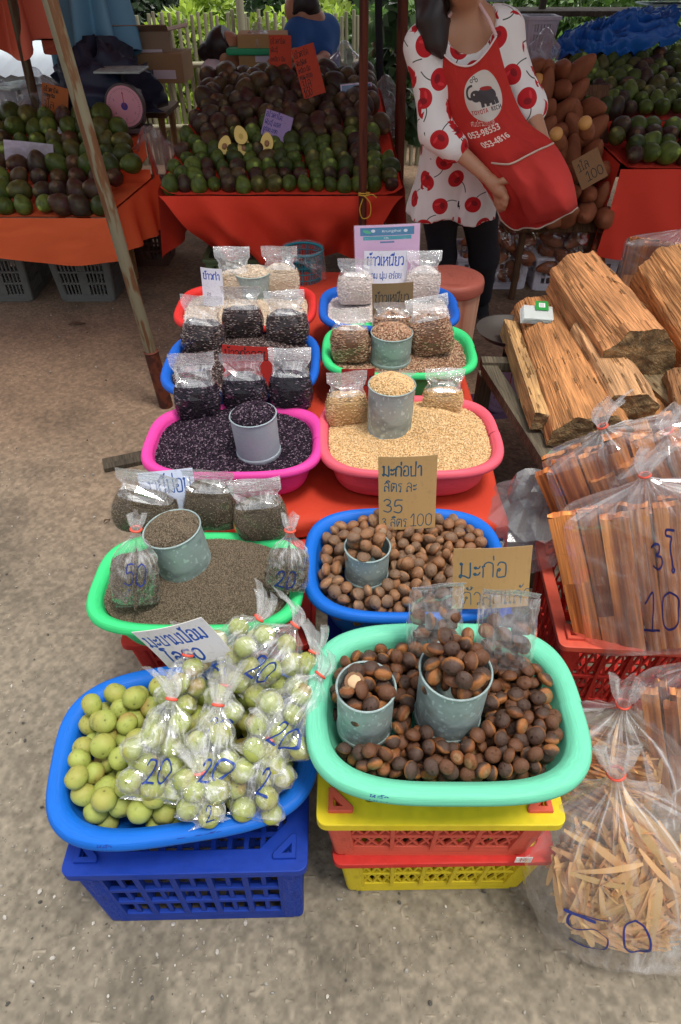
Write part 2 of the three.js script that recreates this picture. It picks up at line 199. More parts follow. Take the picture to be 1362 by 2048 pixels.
{ // litter on the bare ground: chips and dry leaves
  const rg = rngOf(5), list = [];
  for (let i = 0; i < 1500; i++) { const px = -60 + rg() * 640, py = 610 + rg() * 1420, p = P(rg() < .3 ? 640 + rg() * 420 : px, py, .004), s = .0012 + .0055 * Math.pow(rg(), 4); list.push(place(new THREE.DodecahedronGeometry(1), p, [rg() * 6, rg() * 6, rg() * 6], V(s, s * .45, s * .8))); }
  tag(mesh('gravel', list.map(g => paint(g, (k => () => [k, k * .93, k * .82])(rg() < .25 ? .08 : .24 + .34 * rg()))), std({ vertexColors: true, roughness: .95 })), 'small stones and chips strewn over the bare ground', 'gravel', null, 'stuff');
  for (const [px, py, l, a, lab] of [[155, 650, .09, .4, 'brown dry leaf lying before the grey crates'], [378, 590, .07, 0, 'brown scrap lying beside the slanted pole behind the grey crates'], [215, 1045, .03, 1, 'tiny dark twig on the ground left of the perilla basin']]) {
    const t = mesh('dry_leaf', grid(6, 3, (u, v) => V((u - .5) * l, .006 + .012 * Math.abs(v - .5) + .006 * Math.sin(u * 5), (v - .5) * l * .35 * Math.sin(u * PI))), matte(.1, .055, .03)); t.position.copy(P(px, py, .002)); t.rotation.y = a; tag(t, lab, 'leaf');
  }
}
// a plank of wood lying on the ground by the pink basin
const woodMap = tex(512, 1024, (u, v) => { const w = u * 9 + 1.6 * fbm(u * 3, v * 2, 0, 71, 4, 0), a = noise(w * 7, v * 6, 0, 73), f = fbm(u * 60, v * 4, 0, 79, 3, 0), k = .74 + .2 * (a - .5) + .34 * (f - .5) + .3 * (fbm(u * 5, v * 3, 0, 76, 3) - .5); return [k, k * .96, k * .88]; });
const woodBump = tex(512, 512, (u, v) => .6 * fbm(u * 46, v * 3, 0, 83, 3, 0) + .4 * fbm(u * 110, v * 7, 0, 89, 2, 0), false);
const woodMat = (r, g, b, bs = .004) => std({ color: L(r, g, b), map: again(woodMap, 4, 2), bumpMap: again(woodBump, 4, 2), bumpScale: bs, roughness: .85 });
const greyWood = woodMat(.22, .19, .15), brownWood = woodMat(.23, .12, .06);
{
  const a = P(212, 930, .012), b = P(330, 905, .012), t = thing('plank', 'short grey plank lying on the ground left of the pink basin', 'plank', a), q = b.clone().sub(a);
  mesh('board', metres(rbox(.36, .02, .075, .003, .17, 0, 0)), woodMat(.12, .1, .08), t); t.rotation.y = Math.atan2(-q.z, q.x);
}

// ---------- the low display table under the basins ----------
const TABLE = .475;
const redCloth = (r = .52, g = .035, b = .016) => std({ color: L(r, g, b), roughness: .8, bumpMap: again(T.weave, 6, 6), bumpScale: .0006 });
{
  const fl = P(585, 1036, TABLE), fr = P(1008, 1036, TABLE), bl = P(380, 545, TABLE), br = P(925, 545, TABLE), t = thing('display_table', 'low table under a red sheet that carries the eight rice basins', 'table', V((fl.x + fr.x) / 2, 0, fl.z));
  const o = t.position, x0 = -.34 - o.x, x1 = fr.x - o.x, zd = (bl.z - fl.z);
  for (let i = 0; i < 7; i++) mesh('plank', metres(rbox((x1 - x0), .018, -zd / 7 - .008, .003, (x0 + x1) / 2, TABLE - .018, zd * (i + .5) / 7)), brownWood, t);
  for (const x of [x0 + .05, x1 - .05]) for (const z of [-.04, zd + .05]) mesh('leg', metres(rbox(.05, TABLE - .03, .05, .004, x, (TABLE - .03) / 2, z)), brownWood, t);
  for (const z of [-.015, zd + .02]) mesh('rail', metres(rbox(x1 - x0 + .02, .045, .024, .003, (x0 + x1) / 2, TABLE - .055, z + .012)), brownWood, t);
  const cl = grid(60, 90, (u, v) => {
    const w = x1 - x0, s = -.1 + u * (w + .2), over = Math.max(0, -s, s - w), x = x0 + clamp(s, -.012, w + .012), f = v * (-zd + .12) - .06, z = -clamp(f, -.012, -zd + .012), dn = over + Math.max(0, -f);
    const wr = .004 * fbm(u * 9, v * 14, 0, 95, 3), fold = over > 0 ? .012 * Math.sin(v * 30 + 2 * Math.sin(v * 11)) * over / .1 : 0;
    return V(x + (s > w ? 1 : -1) * fold, TABLE - .008 + .003 - Math.max(0, dn - .01) + wr, z - (f < 0 ? .008 * Math.sin(u * 34) : 0));
  });
  const c = mesh('tablecloth', cl, redCloth(.55, .04, .012)); c.position.set(o.x, 0, o.z); tag(c, 'bright red sheet spread over the low table below the rice basins', 'tablecloth');
}
// ---------- poles that carry the awning ----------
const rust = std({ map: tex(256, 512, (u, v) => { const a = fbm(u * 8, v * 24, 0, 101, 4, 0), r = smooth(.45, .62, a); return [mix(.5, .42, r), mix(.47, .28, r), mix(.38, .17, r)]; }), bumpMap: T.fine, bumpScale: .001, roughness: .7, metalness: .25 });
const rustRed = std({ map: tex(256, 256, (u, v) => { const r = smooth(.4, .65, fbm(u * 8, v * 10, 0, 107, 4, 8)); return [mix(.42, .28, r), mix(.2, .13, r), mix(.12, .09, r)]; }), roughness: .75, metalness: .2 });
{
  const b = P(333, 812, 0), s = Q(302, 703, -b.z - .0), u = Q(100, 0, -b.z), d = u.clone().sub(b).normalize(), top = b.clone().add(d.clone().multiplyScalar(2.35));
  const t = thing('awning_pole', 'leaning rusty steel pole on bare ground left of the rice basins', 'pole', b), o = q => q.clone().sub(b);
  mesh('tube', rod(o(b), o(top), .0245, .0245, 20), rust, t);
  const e = o(s); mesh('sleeve', [rod(V(0, -.01, 0), e, .031, .031, 20), rod(e, e.clone().add(d.clone().multiplyScalar(.004)), .033, .026, 20)], rustRed, t);
}
function pole(px0, py0, px1, py1, d, r, mat, label, low = 0) { // an upright seen from (px0, py0) above to (px1, py1) below
  const a = Q(px0, py0, d), b = Q(px1, py1, d), k = (a.x - b.x) / (a.y - b.y), t = thing('awning_pole', label, 'pole', V(b.x - b.y * k + low * k, low, b.z));
  const e = V((2.35 - low) * k, 2.35 - low, 0); mesh('tube', rod(V(0, 0, 0), e, r, r, 14), mat, t); mesh('foot', rod(V(0, 0, 0), V(0, .02, 0), r * 1.6, r * 1.5, 14), mat, t); return t;
}
pole(728, 0, 725, 440, 3.42, .02, rustRed, 'straight rust-brown pole before the middle avocado stall with yellow string');
{ const p = Q(728, 390, 3.39), t = thing('string', 'yellow plastic string tied round the pole by the middle avocado stall', 'string', p), m = matte(.75, .45, .05, { roughness: .5 });
  mesh('knot', [tube([V(-.026, 0, 0), V(0, .004, .026), V(.026, 0, 0), V(0, -.004, -.026)], .003, 30, 6, true), tube([V(-.026, .008, 0), V(0, .013, .026), V(.026, .009, 0), V(0, .006, -.026)], .003, 30, 6, true)], m, t); mesh('loop', [tube([V(.005, 0, .028), V(.03, -.03, .03), V(.028, -.09, .028), V(-.004, -.1, .028), V(-.02, -.06, .028), V(-.006, -.01, .028)], .0028, 40, 6), tube([V(0, 0, .028), V(.04, .01, .03), V(.06, -.004, .03)], .0025, 14, 6)], m, t); }
pole(757, 0, 760, 170, 4.7, .022, darkMat, 'dark upright post behind the middle avocado stall');
pole(806, 0, 800, 250, 4.4, .03, rustRed, 'thick brown post just behind the woman in the apron');
pole(24, 0, 58, 150, 4.4, .026, std({ map: rust.map, color: L(.4, .4, .35), roughness: .8 }), 'grey pole below the folded orange umbrella');
// the awning overhead: tarpaulins on bamboo purlins
{
  const t = thing('awning', 'blue and white tarpaulin roof stretched over the market stalls', 'awning', V(0, 2.18, 0)), tm = (r, g, b) => phy({ color: L(r, g, b), roughness: .8, transmission: .22, thickness: 0, bumpMap: again(T.weave, 20, 20), bumpScale: .001 });
  const sheet = (x0, x1, z0, z1, h, s) => grid(24, 24, (u, v) => V(mix(x0, x1, u), h - .14 * Math.sin(u * PI) * Math.sin(v * PI) + .05 * fbm(u * 5, v * 5, 0, s, 3), mix(z0, z1, v)));
  mesh('tarpaulin', sheet(-4.2, -.3, -2.65, -6.1, .05, 3), tm(.4, .16, .12), t); mesh('tarpaulin', sheet(-.45, 4.4, -2.35, -6.0, .1, 5), tm(.3, .2, .25), t);
  for (const z of [-2.7, -4.2, -5.9]) mesh('purlin', rod(V(-3.6, -.02, z), V(3.6, -.02, z), .025, .025, 10), rust, t);
}

// ---------- basins ----------
const SE = 3.3, se = (a, b, t) => { const c = Math.cos(t), s = Math.sin(t), k = 2 / SE; return [a * Math.sign(c) * Math.pow(Math.abs(c), k), b * Math.sign(s) * Math.pow(Math.abs(s), k)]; };
const seIn = (x, z, a, b) => Math.pow(Math.abs(x / a), SE) + Math.pow(Math.abs(z / b), SE); // below 1 inside
function basin(o) { // o: x0, x1, yb, yf pixel bounds of the rim; h rim height; h0 foot height; or w, d in metres
  const f = P((o.x0 + o.x1) / 2, o.yf, o.h), b = P((o.x0 + o.x1) / 2, o.yb, o.h), c = f.clone().add(b).multiplyScalar(.5); c.x = P((o.x0 + o.x1) / 2, mix(o.yb, o.yf, .45), o.h).x;
  const w = o.w || (o.x1 - o.x0) * perPx(c), d = o.d || f.distanceTo(b), A = w / 2, B = d / 2, hh = o.h - o.h0, N = 112;
  const t = thing('basin', o.label, 'basin', V(c.x, o.h0, c.z), 'coloured plastic basins', R(o.rot || 0));
  const lip = o.lip || .022, fl = o.flare || .05;
  const loft = (prof, close) => { const g = seamless(grid(N, prof.length - 1, (u, v, i, j) => { const [ins, y] = prof[j], q = ins > 9 ? [0, 0] : se(A - ins, B - ins, -u * 2 * PI), wob = .0012 * Math.sin(u * 14 + o.x0); return V(q[0] + wob, y, q[1] + wob * .7); }), N, prof.length - 1); return g; };
  const wall = y => lip + .003 + (fl - .01) * Math.pow(1 - y / hh, 1.5); // inset of the outer wall at height y
  const outer = []; for (let k = 0; k <= 8; k++) { const y = hh * (.03 + .9 * k / 8); outer.push([wall(y) + (k == 0 ? .004 : 0), y]); }
  const fy = o.floor ?? .01;
  mesh('tub', [loft([[10, .001], [Math.min(A, B) * .5, .001], [wall(0) + .03, .001], [wall(0) + .01, .001], ...outer]), loft([[lip + .007, hh - .014], [wall(hh * .6) + .006, hh * .6], [wall(Math.max(fy, .02)) + .012, fy + .012], [wall(fy) + .022, fy + .002], [Math.min(A, B) * .6, fy], [10, fy]])], o.mat, t);
  mesh('rim', loft([[lip + .005, hh * .93 - .004], [lip * .8, hh - .016], [.004, hh - .021], [.0005, hh - .017], [.0002, hh - .01], [.003, hh - .0035], [.009, hh - .0002], [lip * .62, hh], [lip * .9, hh - .003], [lip + .005, hh - .009], [lip + .0075, hh - .018]]), o.mat, t);
  if (o.mark) { // a word in felt pen on the front of the rim
    const tx = canvas(256, 96, k => write(k, o.mark, 20, 80, 52, 'rgb(15,45,140)', 9, { jit: .5 }));
    for (const [ang, len] of o.marks) mesh('pen_mark', grid(12, 4, (u, v) => { const q = se(A + .0008, B + .0008, PI / 2 + ang + len / 2 - u * len), q2 = se(A - .006, B - .006, PI / 2 + ang + len / 2 - u * len); return V(mix(q[0], q2[0], v), hh - .015 + .0145 * Math.sin(v * PI / 2), mix(q[1], q2[1], v)); }), std({ map: tx, transparent: true, alphaTest: .4, roughness: .6 }), t);
  }
  const ca = Math.cos(R(o.rot || 0)), sa = Math.sin(R(o.rot || 0)); t.updateMatrixWorld();
  const ins = wall(hh * .8) + .005;
  return { t, c, A: A - ins, B: B - ins, w, d, h: o.h, h0: o.h0, fy: o.h0 + fy, local: (x, z) => [(x - c.x) * ca - (z - c.z) * sa, (x - c.x) * sa + (z - c.z) * ca], world: (x, z) => [c.x + x * ca + z * sa, c.z - x * sa + z * ca] };
}
const MINT = plastic(.16, .62, .40), BLUE = plastic(.005, .14, .62), GREEN = plastic(.05, .68, .22), PINK = plastic(.82, .06, .36), SALMON = plastic(.82, .12, .17), REDB = plastic(.75, .035, .03), BLUE2 = plastic(.01, .12, .58);
const B = {
  mint: basin({ x0: 612, x1: 1167, yb: 1243, yf: 1602, h: .595, h0: .445, mat: MINT, floor: .055, lip: .032, label: 'pale mint green basin of dark nuts on the yellow and salmon crates', mark: 'หล้า', marks: [[.26, .34]] }),
  amla: basin({ x0: 103, x1: 636, yb: 1300, yf: 1716, w: .5, d: .37, rot: 9, h: .455, h0: .315, mat: BLUE, floor: .05, lip: .03, label: 'bright blue basin of green gooseberries on the dark blue crate', mark: 'หล้า', marks: [[-.12, .3], [.3, .3]] }),
  perilla: basin({ x0: 183, x1: 608, yb: 1062, yf: 1264, h: .58, h0: .43, mat: GREEN, label: 'light green basin heaped with grey brown perilla seed' }),
  pale: basin({ x0: 607, x1: 1014, yb: 1012, yf: 1238, h: .58, h0: .42, mat: BLUE, floor: .07, label: 'blue basin of small light brown nuts behind the mint basin' }),
  pink: basin({ x0: 289, x1: 647, yb: 806, yf: 951, h: .6, h0: .482, mat: PINK, flare: .034, label: 'hot pink basin filled with black rice' }),
  salmon: basin({ x0: 634, x1: 1001, yb: 788, yf: 949, h: .6, h0: .482, mat: SALMON, flare: .034, label: 'salmon red basin heaped with pale yellow rice' }),
  black: basin({ x0: 330, x1: 641, yb: 655, yf: 790, h: .615, h0: .482, mat: BLUE2, label: 'blue basin of speckled black rice behind the pink basin' }),
  brown: basin({ x0: 643, x1: 951, yb: 642, yf: 750, h: .62, h0: .482, mat: GREEN, label: 'light green basin of red brown rice behind the salmon basin' }),
  cream: basin({ x0: 352, x1: 633, yb: 565, yf: 655, h: .635, h0: .482, mat: REDB, label: 'red basin of cream rice at the back left of the table' }),
  white: basin({ x0: 637, x1: 917, yb: 565, yf: 655, h: .635, h0: .482, mat: BLUE2, label: 'blue basin of pinkish white rice at the back right of the table' }),
};
// ---------- grain: a heap is one surface under a skin of loose grains ----------
const seedGeo = (l, w) => new THREE.SphereGeometry(1, 6, 4).scale(l / 2, w / 2, w / 2).rotateZ(PI / 2).rotateX(PI / 2); // long axis along z
function grains(parent, pts, kind, rg) { // pts: [position, normal]
  const im = new THREE.InstancedMesh(kind.geo, kind.mat, pts.length), q = new THREE.Quaternion(), m = M4(), c = new THREE.Color(), e = V(0, 0, 0); im.name = kind.name; im.castShadow = im.receiveShadow = true;
  pts.forEach(([p, n], i) => {
    const a = rg() * PI * 2, t = V(Math.cos(a), 0, Math.sin(a)); t.addScaledVector(n, -t.dot(n)).normalize().addScaledVector(n, (rg() - .35) * kind.tilt).normalize(); const x = t.clone().cross(n).normalize(), y = t.clone().cross(x);
    const s = .8 + .4 * rg(); m.makeBasis(x, y, t).scale(e.set(s, s, s * (.85 + .3 * rg()))).setPosition(p.x + n.x * kind.lift * rg(), p.y + n.y * kind.lift * rg(), p.z + n.z * kind.lift * rg()); im.setMatrixAt(i, m);
    const k = kind.cols[Math.floor(Math.pow(rg(), kind.bias || 1) * kind.cols.length)], v = .8 + .4 * rg(); im.setColorAt(i, c.setRGB(k[0] * v, k[1] * v, k[2] * v));
  });
  im.userData.kind = 'stuff'; parent.add(im); return im;
}
const grainKind = (name, l, w, cols, base, o = {}) => ({ name, geo: seedGeo(l, w), mat: phy({ color: 0xffffff, roughness: o.rough ?? .5, specularIntensity: o.spec ?? .5 }), base: std({ color: L(...base), roughness: .9, bumpMap: again(T.fine, 4, 4), bumpScale: .002 }), cols, tilt: o.tilt ?? .5, lift: o.lift ?? w * .6, bias: o.bias });
const BLACKR = grainKind('black_rice', .0078, .0026, [[.012, .006, .014], [.022, .01, .024], [.035, .014, .035], [.01, .006, .012], [.018, .008, .018], [.014, .007, .016], [.2, .14, .18]], [.008, .004, .008], { rough: .4, spec: .45 });
const SPECKR = grainKind('black_rice', .0078, .0026, [[.03, .02, .022], [.06, .03, .03], [.1, .06, .055], [.34, .28, .25], [.05, .03, .03], [.2, .13, .12]], [.03, .018, .018], { rough: .42, spec: .45 });
const YELLOWR = grainKind('yellow_rice', .0062, .0019, [[.72, .46, .21], [.76, .52, .27], [.66, .4, .17], [.8, .58, .33]], [.52, .32, .13]);
const BROWNR = grainKind('red_brown_rice', .0078, .0026, [[.42, .22, .13], [.5, .3, .18], [.32, .15, .09], [.6, .42, .28]], [.2, .1, .055]);
const CREAMR = grainKind('cream_rice', .0068, .0024, [[.76, .62, .46], [.8, .68, .54], [.7, .54, .4]], [.6, .46, .33]);
const WHITER = grainKind('white_rice', .0068, .0024, [[.8, .7, .66], [.84, .76, .72], [.74, .62, .57]], [.66, .55, .5]);
const PERILLA = { ...grainKind('perilla_seed', .0024, .0022, [[.15, .115, .078], [.2, .155, .11], [.1, .075, .05], [.26, .205, .145]], [.1, .075, .05], { rough: .8, tilt: 2, spec: .25 }), geo: new THREE.OctahedronGeometry(.00125, 0) };
function heap(bs, kind, n, hf, label, seed, cat) { // hf(x, z in local metres) -> height below or above the rim
  const rg = rngOf(seed), t = thing(kind.name + '_heap', label, cat || 'rice', V(bs.c.x, bs.h - .03, bs.c.z), null, bs.t.rotation.y); t.userData.kind = 'stuff';
  const y = (x, z) => .03 + hf(x, z) + .006 * (fbm(x * 22, z * 22, seed, 3, 3) - .5);
  mesh('heap_body', seamless(grid(72, 22, (u, v) => { const r = Math.sqrt(v + .0001) * 1.015, q = se(bs.A * r, bs.B * r, -u * 2 * PI); return V(q[0], y(q[0], q[1]) - .0008 - (v == 1 ? .01 : 0), q[1]); }), 72, 22), kind.base, t);
  const pts = []; while (pts.length < n) { const x = (rg() * 2 - 1) * bs.A, z = (rg() * 2 - 1) * bs.B; if (seIn(x, z, bs.A, bs.B) > 1) continue; const e = .004, nn = V(y(x - e, z) - y(x + e, z), 2 * e, y(x, z - e) - y(x, z + e)).normalize(); pts.push([V(x, y(x, z), z), nn]); }
  grains(t, pts, kind, rg); return { y: (wx, wz) => { const [x, z] = bs.local(wx, wz); return bs.h - .03 + y(x, z); } };
}
const bell = (x, z, cx, cz, w, h) => h * Math.exp(-((x - cx) ** 2 + (z - cz) ** 2) / (w * w));
const HP = {
  perilla: heap(B.perilla, PERILLA, 46000, (x, z) => -.02 + bell(x, z, .03, -.05, .13, .03) - .01 * smooth(.05, .13, z), 'loose grey brown perilla seed filling the light green basin', 11, 'seeds'),
  pink: heap(B.pink, BLACKR, 12000, (x, z) => -.028 + bell(x, z, 0, -.12, .14, .03), 'loose black rice filling the pink basin', 12),
  salmon: heap(B.salmon, YELLOWR, 24000, (x, z) => -.022 + bell(x, z, .07, -.05, .1, .05) + bell(x, z, -.1, .0, .1, .012), 'loose pale yellow rice heaped in the salmon basin', 13),
  black: heap(B.black, SPECKR, 9000, (x, z) => -.02 + bell(x, z, .02, -.02, .16, .04), 'loose speckled black rice in the second blue basin', 14),
  brown: heap(B.brown, BROWNR, 8000, (x, z) => -.03 + bell(x, z, .05, -.05, .13, .015), 'loose red brown rice in the green basin of the right row', 15),
  cream: heap(B.cream, CREAMR, 8000, (x, z) => -.025 + bell(x, z, 0, 0, .14, .03), 'loose cream rice in the red basin', 16),
  white: heap(B.white, WHITER, 8000, (x, z) => -.03 + bell(x, z, 0, 0, .14, .015), 'loose pinkish white rice in the farthest blue basin', 17),
};
// ---------- tin measuring cups ----------
const tin = std({ map: tex(512, 512, (u, v) => { const a = fbm(u * 7, v * 7, 0, 111, 4, 7), s = noise(u * 60, v * 60, 0, 115, 60), k = .7 + .2 * (a - .5) + (s > .82 ? .12 : 0) - .12 * smooth(.6, .75, fbm(u * 5, v * 9, 0, 119, 4, 5)); return [k * .9, k * 1.0, k * .99]; }), roughnessMap: T.scuff, roughness: 1.0, metalness: .4, bumpMap: T.fine, bumpScale: .0006 });
const tinPale = std({ color: L(.36, .43, .47), roughnessMap: T.scuff, roughness: 1.2, metalness: .3, bumpMap: T.fine, bumpScale: .0005 });
function cup(o) { // x, yr (rim centre), w (rim width in pixels), yb (lowest point of the foot), hb (height of that foot)
  const b = P(o.x, o.yb, o.hb), r = o.w / 2 * perPx(Q(o.x, o.yr, -b.z + .04)), c = V(b.x, o.hb, b.z - r), hgt = o.hh || Q(o.x, o.yr, -c.z).y - o.hb;
  const t = thing('measuring_cup', o.label, 'measuring cup', c, 'tin measuring cups'), rr = k => r * (1 - .03 * (1 - k)); if (o.lean) t.rotation.set(o.lean[0], 0, o.lean[1]);
  const prof = (a) => new THREE.LatheGeometry(a.map(([x, y]) => new THREE.Vector2(x, y)), 56);
  mesh('cup_wall', prof([[.001, .004], [rr(0) - .002, .004], [rr(0), .006], [rr(.5), hgt * .5], [r, hgt - .002], [r - .0012, hgt - .001], [rr(.5) - .0014, hgt * .5], [rr(0) - .003, .008], [.001, .008]]), o.mat || tin, t);
  mesh('rim', new THREE.TorusGeometry(r + .0003, .0021, 10, 56).rotateX(PI / 2).translate(0, hgt - .001, 0), o.mat || tin, t);
  mesh('foot_band', prof([[rr(0) - .001, 0], [rr(0) + .0018, .0005], [rr(0) + .0022, .009], [rr(.1) + .0016, .0125], [rr(.1), .0135]]), o.mat || tin, t);
  mesh('seam', rbox(.004, hgt - .016, .0016, .0006, 0, hgt / 2, 0).translate(0, 0, rr(.5)).rotateY(o.seam ?? 2.4), o.mat || tin, t);
  t.updateMatrixWorld(); return { t, c, r, h: hgt, top: o.hb + hgt };
}
function cupFill(cp, kind, n, rise, label, seed, cat) {
  const rg = rngOf(seed), t = thing(kind.name + '_mound', label, cat || 'rice', cp.t.localToWorld(V(0, cp.h - .006, 0)), null); t.userData.kind = 'stuff'; t.rotation.copy(cp.t.rotation);
  const R0 = cp.r - .002, y = (x, z) => { const q = Math.hypot(x, z) / R0; return (rise + .006) * Math.sqrt(Math.max(0, 1 - q * q * .96)) - .002 + .004 * (noise(x * 60, z * 60, seed) - .5); };
  mesh('heap_body', seamless(grid(36, 12, (u, v) => { const a = -u * 2 * PI, r = R0 * v; return V(r * Math.cos(a), y(r * Math.cos(a), r * Math.sin(a)) - .0008, r * Math.sin(a)); }), 36, 12), kind.base, t);
  const pts = []; while (pts.length < n) { const a = rg() * 7, r = R0 * Math.sqrt(rg()), x = r * Math.cos(a), z = r * Math.sin(a), e = .003; pts.push([V(x, y(x, z), z), V(y(x - e, z) - y(x + e, z), 2 * e, y(x, z - e) - y(x, z + e)).normalize()]); }
  grains(t, pts, kind, rg);
}
const C = {
  small: cup({ x: 730, yr: 1372, w: 119, yb: 1503, hb: .556, label: 'smaller tin measuring cup of nuts in the mint basin' }),
  large: cup({ x: 902, yr: 1338, w: 147, yb: 1492, hb: .558, label: 'largest tin measuring cup, heaped with dark nuts in the mint basin' }),
  pale: cup({ x: 734, yr: 1092, w: 91, yb: 1184, hb: .55, label: 'tin measuring cup of light brown nuts in the blue basin' }),
  perilla: cup({ x: 366, yr: 1056, w: 117, yb: 1180, hb: .558, lean: [0, .12], label: 'tilted tin measuring cup brimming with perilla seed' }),
  pink: cup({ x: 514, yr: 828, w: 94, yb: 932, hb: .572, lean: [0, .05], mat: tinPale, label: 'pale blue grey painted measuring cup standing in black rice' }),
  salmon: cup({ x: 781, yr: 768, w: 95, yb: 888, hb: .58, label: 'tall tin measuring cup in the heap of yellow rice' }),
  brown: cup({ x: 783, yr: 664, w: 84, yb: 742, hb: .592, label: 'tin measuring cup of red brown rice in the green basin' }),
  cream: cup({ x: 505, yr: 543, w: 74, yb: 610, hb: .62, label: 'tin measuring cup of cream rice in the red basin' }),
};
cupFill(C.perilla, PERILLA, 7000, .016, 'perilla seed heaped in the tilted measuring cup', 31, 'seeds');
cupFill(C.pink, BLACKR, 1500, .022, 'black rice heaped in the pale painted measuring cup', 32);
cupFill(C.salmon, YELLOWR, 2600, .02, 'yellow rice heaped in the tall measuring cup', 33);
cupFill(C.brown, BROWNR, 1300, .022, 'red brown rice heaped in the measuring cup', 34);
cupFill(C.cream, CREAMR, 1300, .014, 'cream rice heaped in the measuring cup of the red basin', 35);

// ---------- moulded crates ----------
function crate(o) { // pos: centre of the foot; w, d, h; mat; style 'diamond' | 'square' | 'slot'; lid: a grid of another colour with corner sockets
  const { w, d, h, mat } = o, t = thing('crate', o.label, 'crate', o.pos, o.group || 'plastic market crates', o.turn || 0), tp = o.taper ?? .02;
  const P4 = .045, th = .008, ins = y => tp * (1 - y / h);
  for (const [sx, sz] of [[-1, -1], [1, -1], [1, 1], [-1, 1]]) { // corner posts follow the taper
    const c = (y) => V(sx * (w / 2 - P4 / 2 - ins(y)), y, sz * (d / 2 - P4 / 2 - ins(y)));
    const g = rbox(P4, h - .004, P4, .012, 0, h / 2, 0, 3); shift(g, v => { const i = ins(v.y); v.x += sx * (w / 2 - P4 / 2 - i) - 0; v.z += sz * (d / 2 - P4 / 2 - i); }); mesh('corner_post', g, mat, t);
  }
  const panel = (len, zz, ry, sides) => { // one wall: rails, bars or a diamond lattice
    const L2 = len - P4 * 2 + .006, gs = [], y0 = .0, y1 = h, X = (x, y) => x * (1 - ins(y) * 2 / len), zf = y => zz - th / 2 - .004 - ins(y);
    const B2 = (xa, ya, xb, yb, ww, tt) => gs.push(bar(V(X(xa, ya), ya, zf(ya)), V(X(xb, yb), yb, zf(yb)), ww, tt, V(0, 0, 1)));
    const rail = (y, hh, out = 0) => gs.push(rbox(len - P4 - 2 * ins(y), hh, th + out, .002, 0, y, zf(y) + out / 2));
    rail(.024, .044, .002); rail(h - (o.topRail || .03) / 2 - .002, o.topRail || .03, .003);
    const ya = .046, yb = h - (o.topRail || .03) - .002, n = Math.max(3, Math.round(L2 / (o.step || .075)));
    if (o.style === 'square') { const rows = 3; for (let k = 1; k < rows; k++) rail(mix(ya, yb, k / rows), .014, .002); for (let i = 0; i <= n * 2; i++) { const x = mix(-L2 / 2, L2 / 2, i / (n * 2)); B2(x, ya - .004, x, yb + .004, i % 2 ? .009 : .012, i % 2 ? th * .7 : th + .004); } }
    else if (o.style === 'slot') { for (let k = 1; k < 3; k++) rail(mix(ya, yb, k / 3), .012, .003); for (let i = 0; i <= n * 3; i++) { const x = mix(-L2 / 2, L2 / 2, i / (n * 3)); B2(x, ya - .004, x, yb + .004, .009, th * .8); } gs.push(rbox(L2 * .2, (yb - ya), th * .9, .002, 0, (ya + yb) / 2, zf(h / 2))); }
    else { const m = (ya + yb) / 2; rail(m, .01, .002); const cell = L2 / (n * 3); for (let i = 0; i < n * 3; i++) { const xa = -L2 / 2 + i * cell, xb = xa + cell; for (const [p, q] of [[ya, m], [m, yb]]) { B2(xa, p, xb, q, .0055, th * .6); B2(xb, p, xa, q, .0052, th * .55); } } for (let i = 0; i <= n; i++) { const x = mix(-L2 / 2, L2 / 2, i / n); B2(x, ya - .01, x, yb + .004, .008, th + .007); } }
    mesh('side_panel', merge(gs).rotateY(ry), mat, t);
  };
  panel(w, d / 2, 0); panel(w, d / 2, PI); panel(d, w / 2, PI / 2); panel(d, w / 2, -PI / 2);
  { const gs = []; for (let i = 0; i <= 8; i++) gs.push(box(w - .05 - 2 * tp, .006, .012, 0, .006, mix(-d / 2 + .04 + tp, d / 2 - .04 - tp, i / 8))); for (let i = 0; i <= 8; i++) gs.push(box(.012, .0052, d - .05 - 2 * tp, mix(-w / 2 + .04 + tp, w / 2 - .04 - tp, i / 8), .006, 0)); mesh('base_grid', gs, mat, t); }
  const rimM = o.rimMat || mat, rw = o.rimW || .022;
  { const s = new THREE.Shape(), rr = (p, a, b, r) => { p.moveTo(-a + r, -b); p.lineTo(a - r, -b); p.quadraticCurveTo(a, -b, a, -b + r); p.lineTo(a, b - r); p.quadraticCurveTo(a, b, a - r, b); p.lineTo(-a + r, b); p.quadraticCurveTo(-a, b, -a, b - r); p.lineTo(-a, -b + r); p.quadraticCurveTo(-a, -b, -a + r, -b); };
    rr(s, w / 2 + .009, d / 2 + .009, .02); const hole = new THREE.Path(), cut = (hw, hd, c) => { hole.moveTo(-hw + c, -hd); hole.lineTo(-hw, -hd + c); hole.lineTo(-hw, hd - c); hole.lineTo(-hw + c, hd); hole.lineTo(hw - c, hd); hole.lineTo(hw, hd - c); hole.lineTo(hw, -hd + c); hole.lineTo(hw - c, -hd); hole.closePath(); };
    const m = o.lid ? .03 : .018; cut(w / 2 - m, d / 2 - m, o.lid || o.sockets ? .05 : .012); s.holes.push(hole);
    if (o.lid || o.sockets) for (const [sx, sz] of [[-1, -1], [1, -1], [1, 1], [-1, 1]]) { const q = new THREE.Path(), x = sx * (w / 2 - .022), y = sz * (d / 2 - .022), e = .021; q.moveTo(x, y); q.lineTo(x - sx * e, y); q.lineTo(x, y - sz * e); q.closePath(); s.holes.push(q); }
    const g = new THREE.ExtrudeGeometry(s, { depth: o.rimH || .014, bevelEnabled: true, bevelSize: .002, bevelThickness: .002, bevelSegments: 2 }).rotateX(PI / 2).translate(0, h + .004, 0); mesh('rim', g, rimM, t);
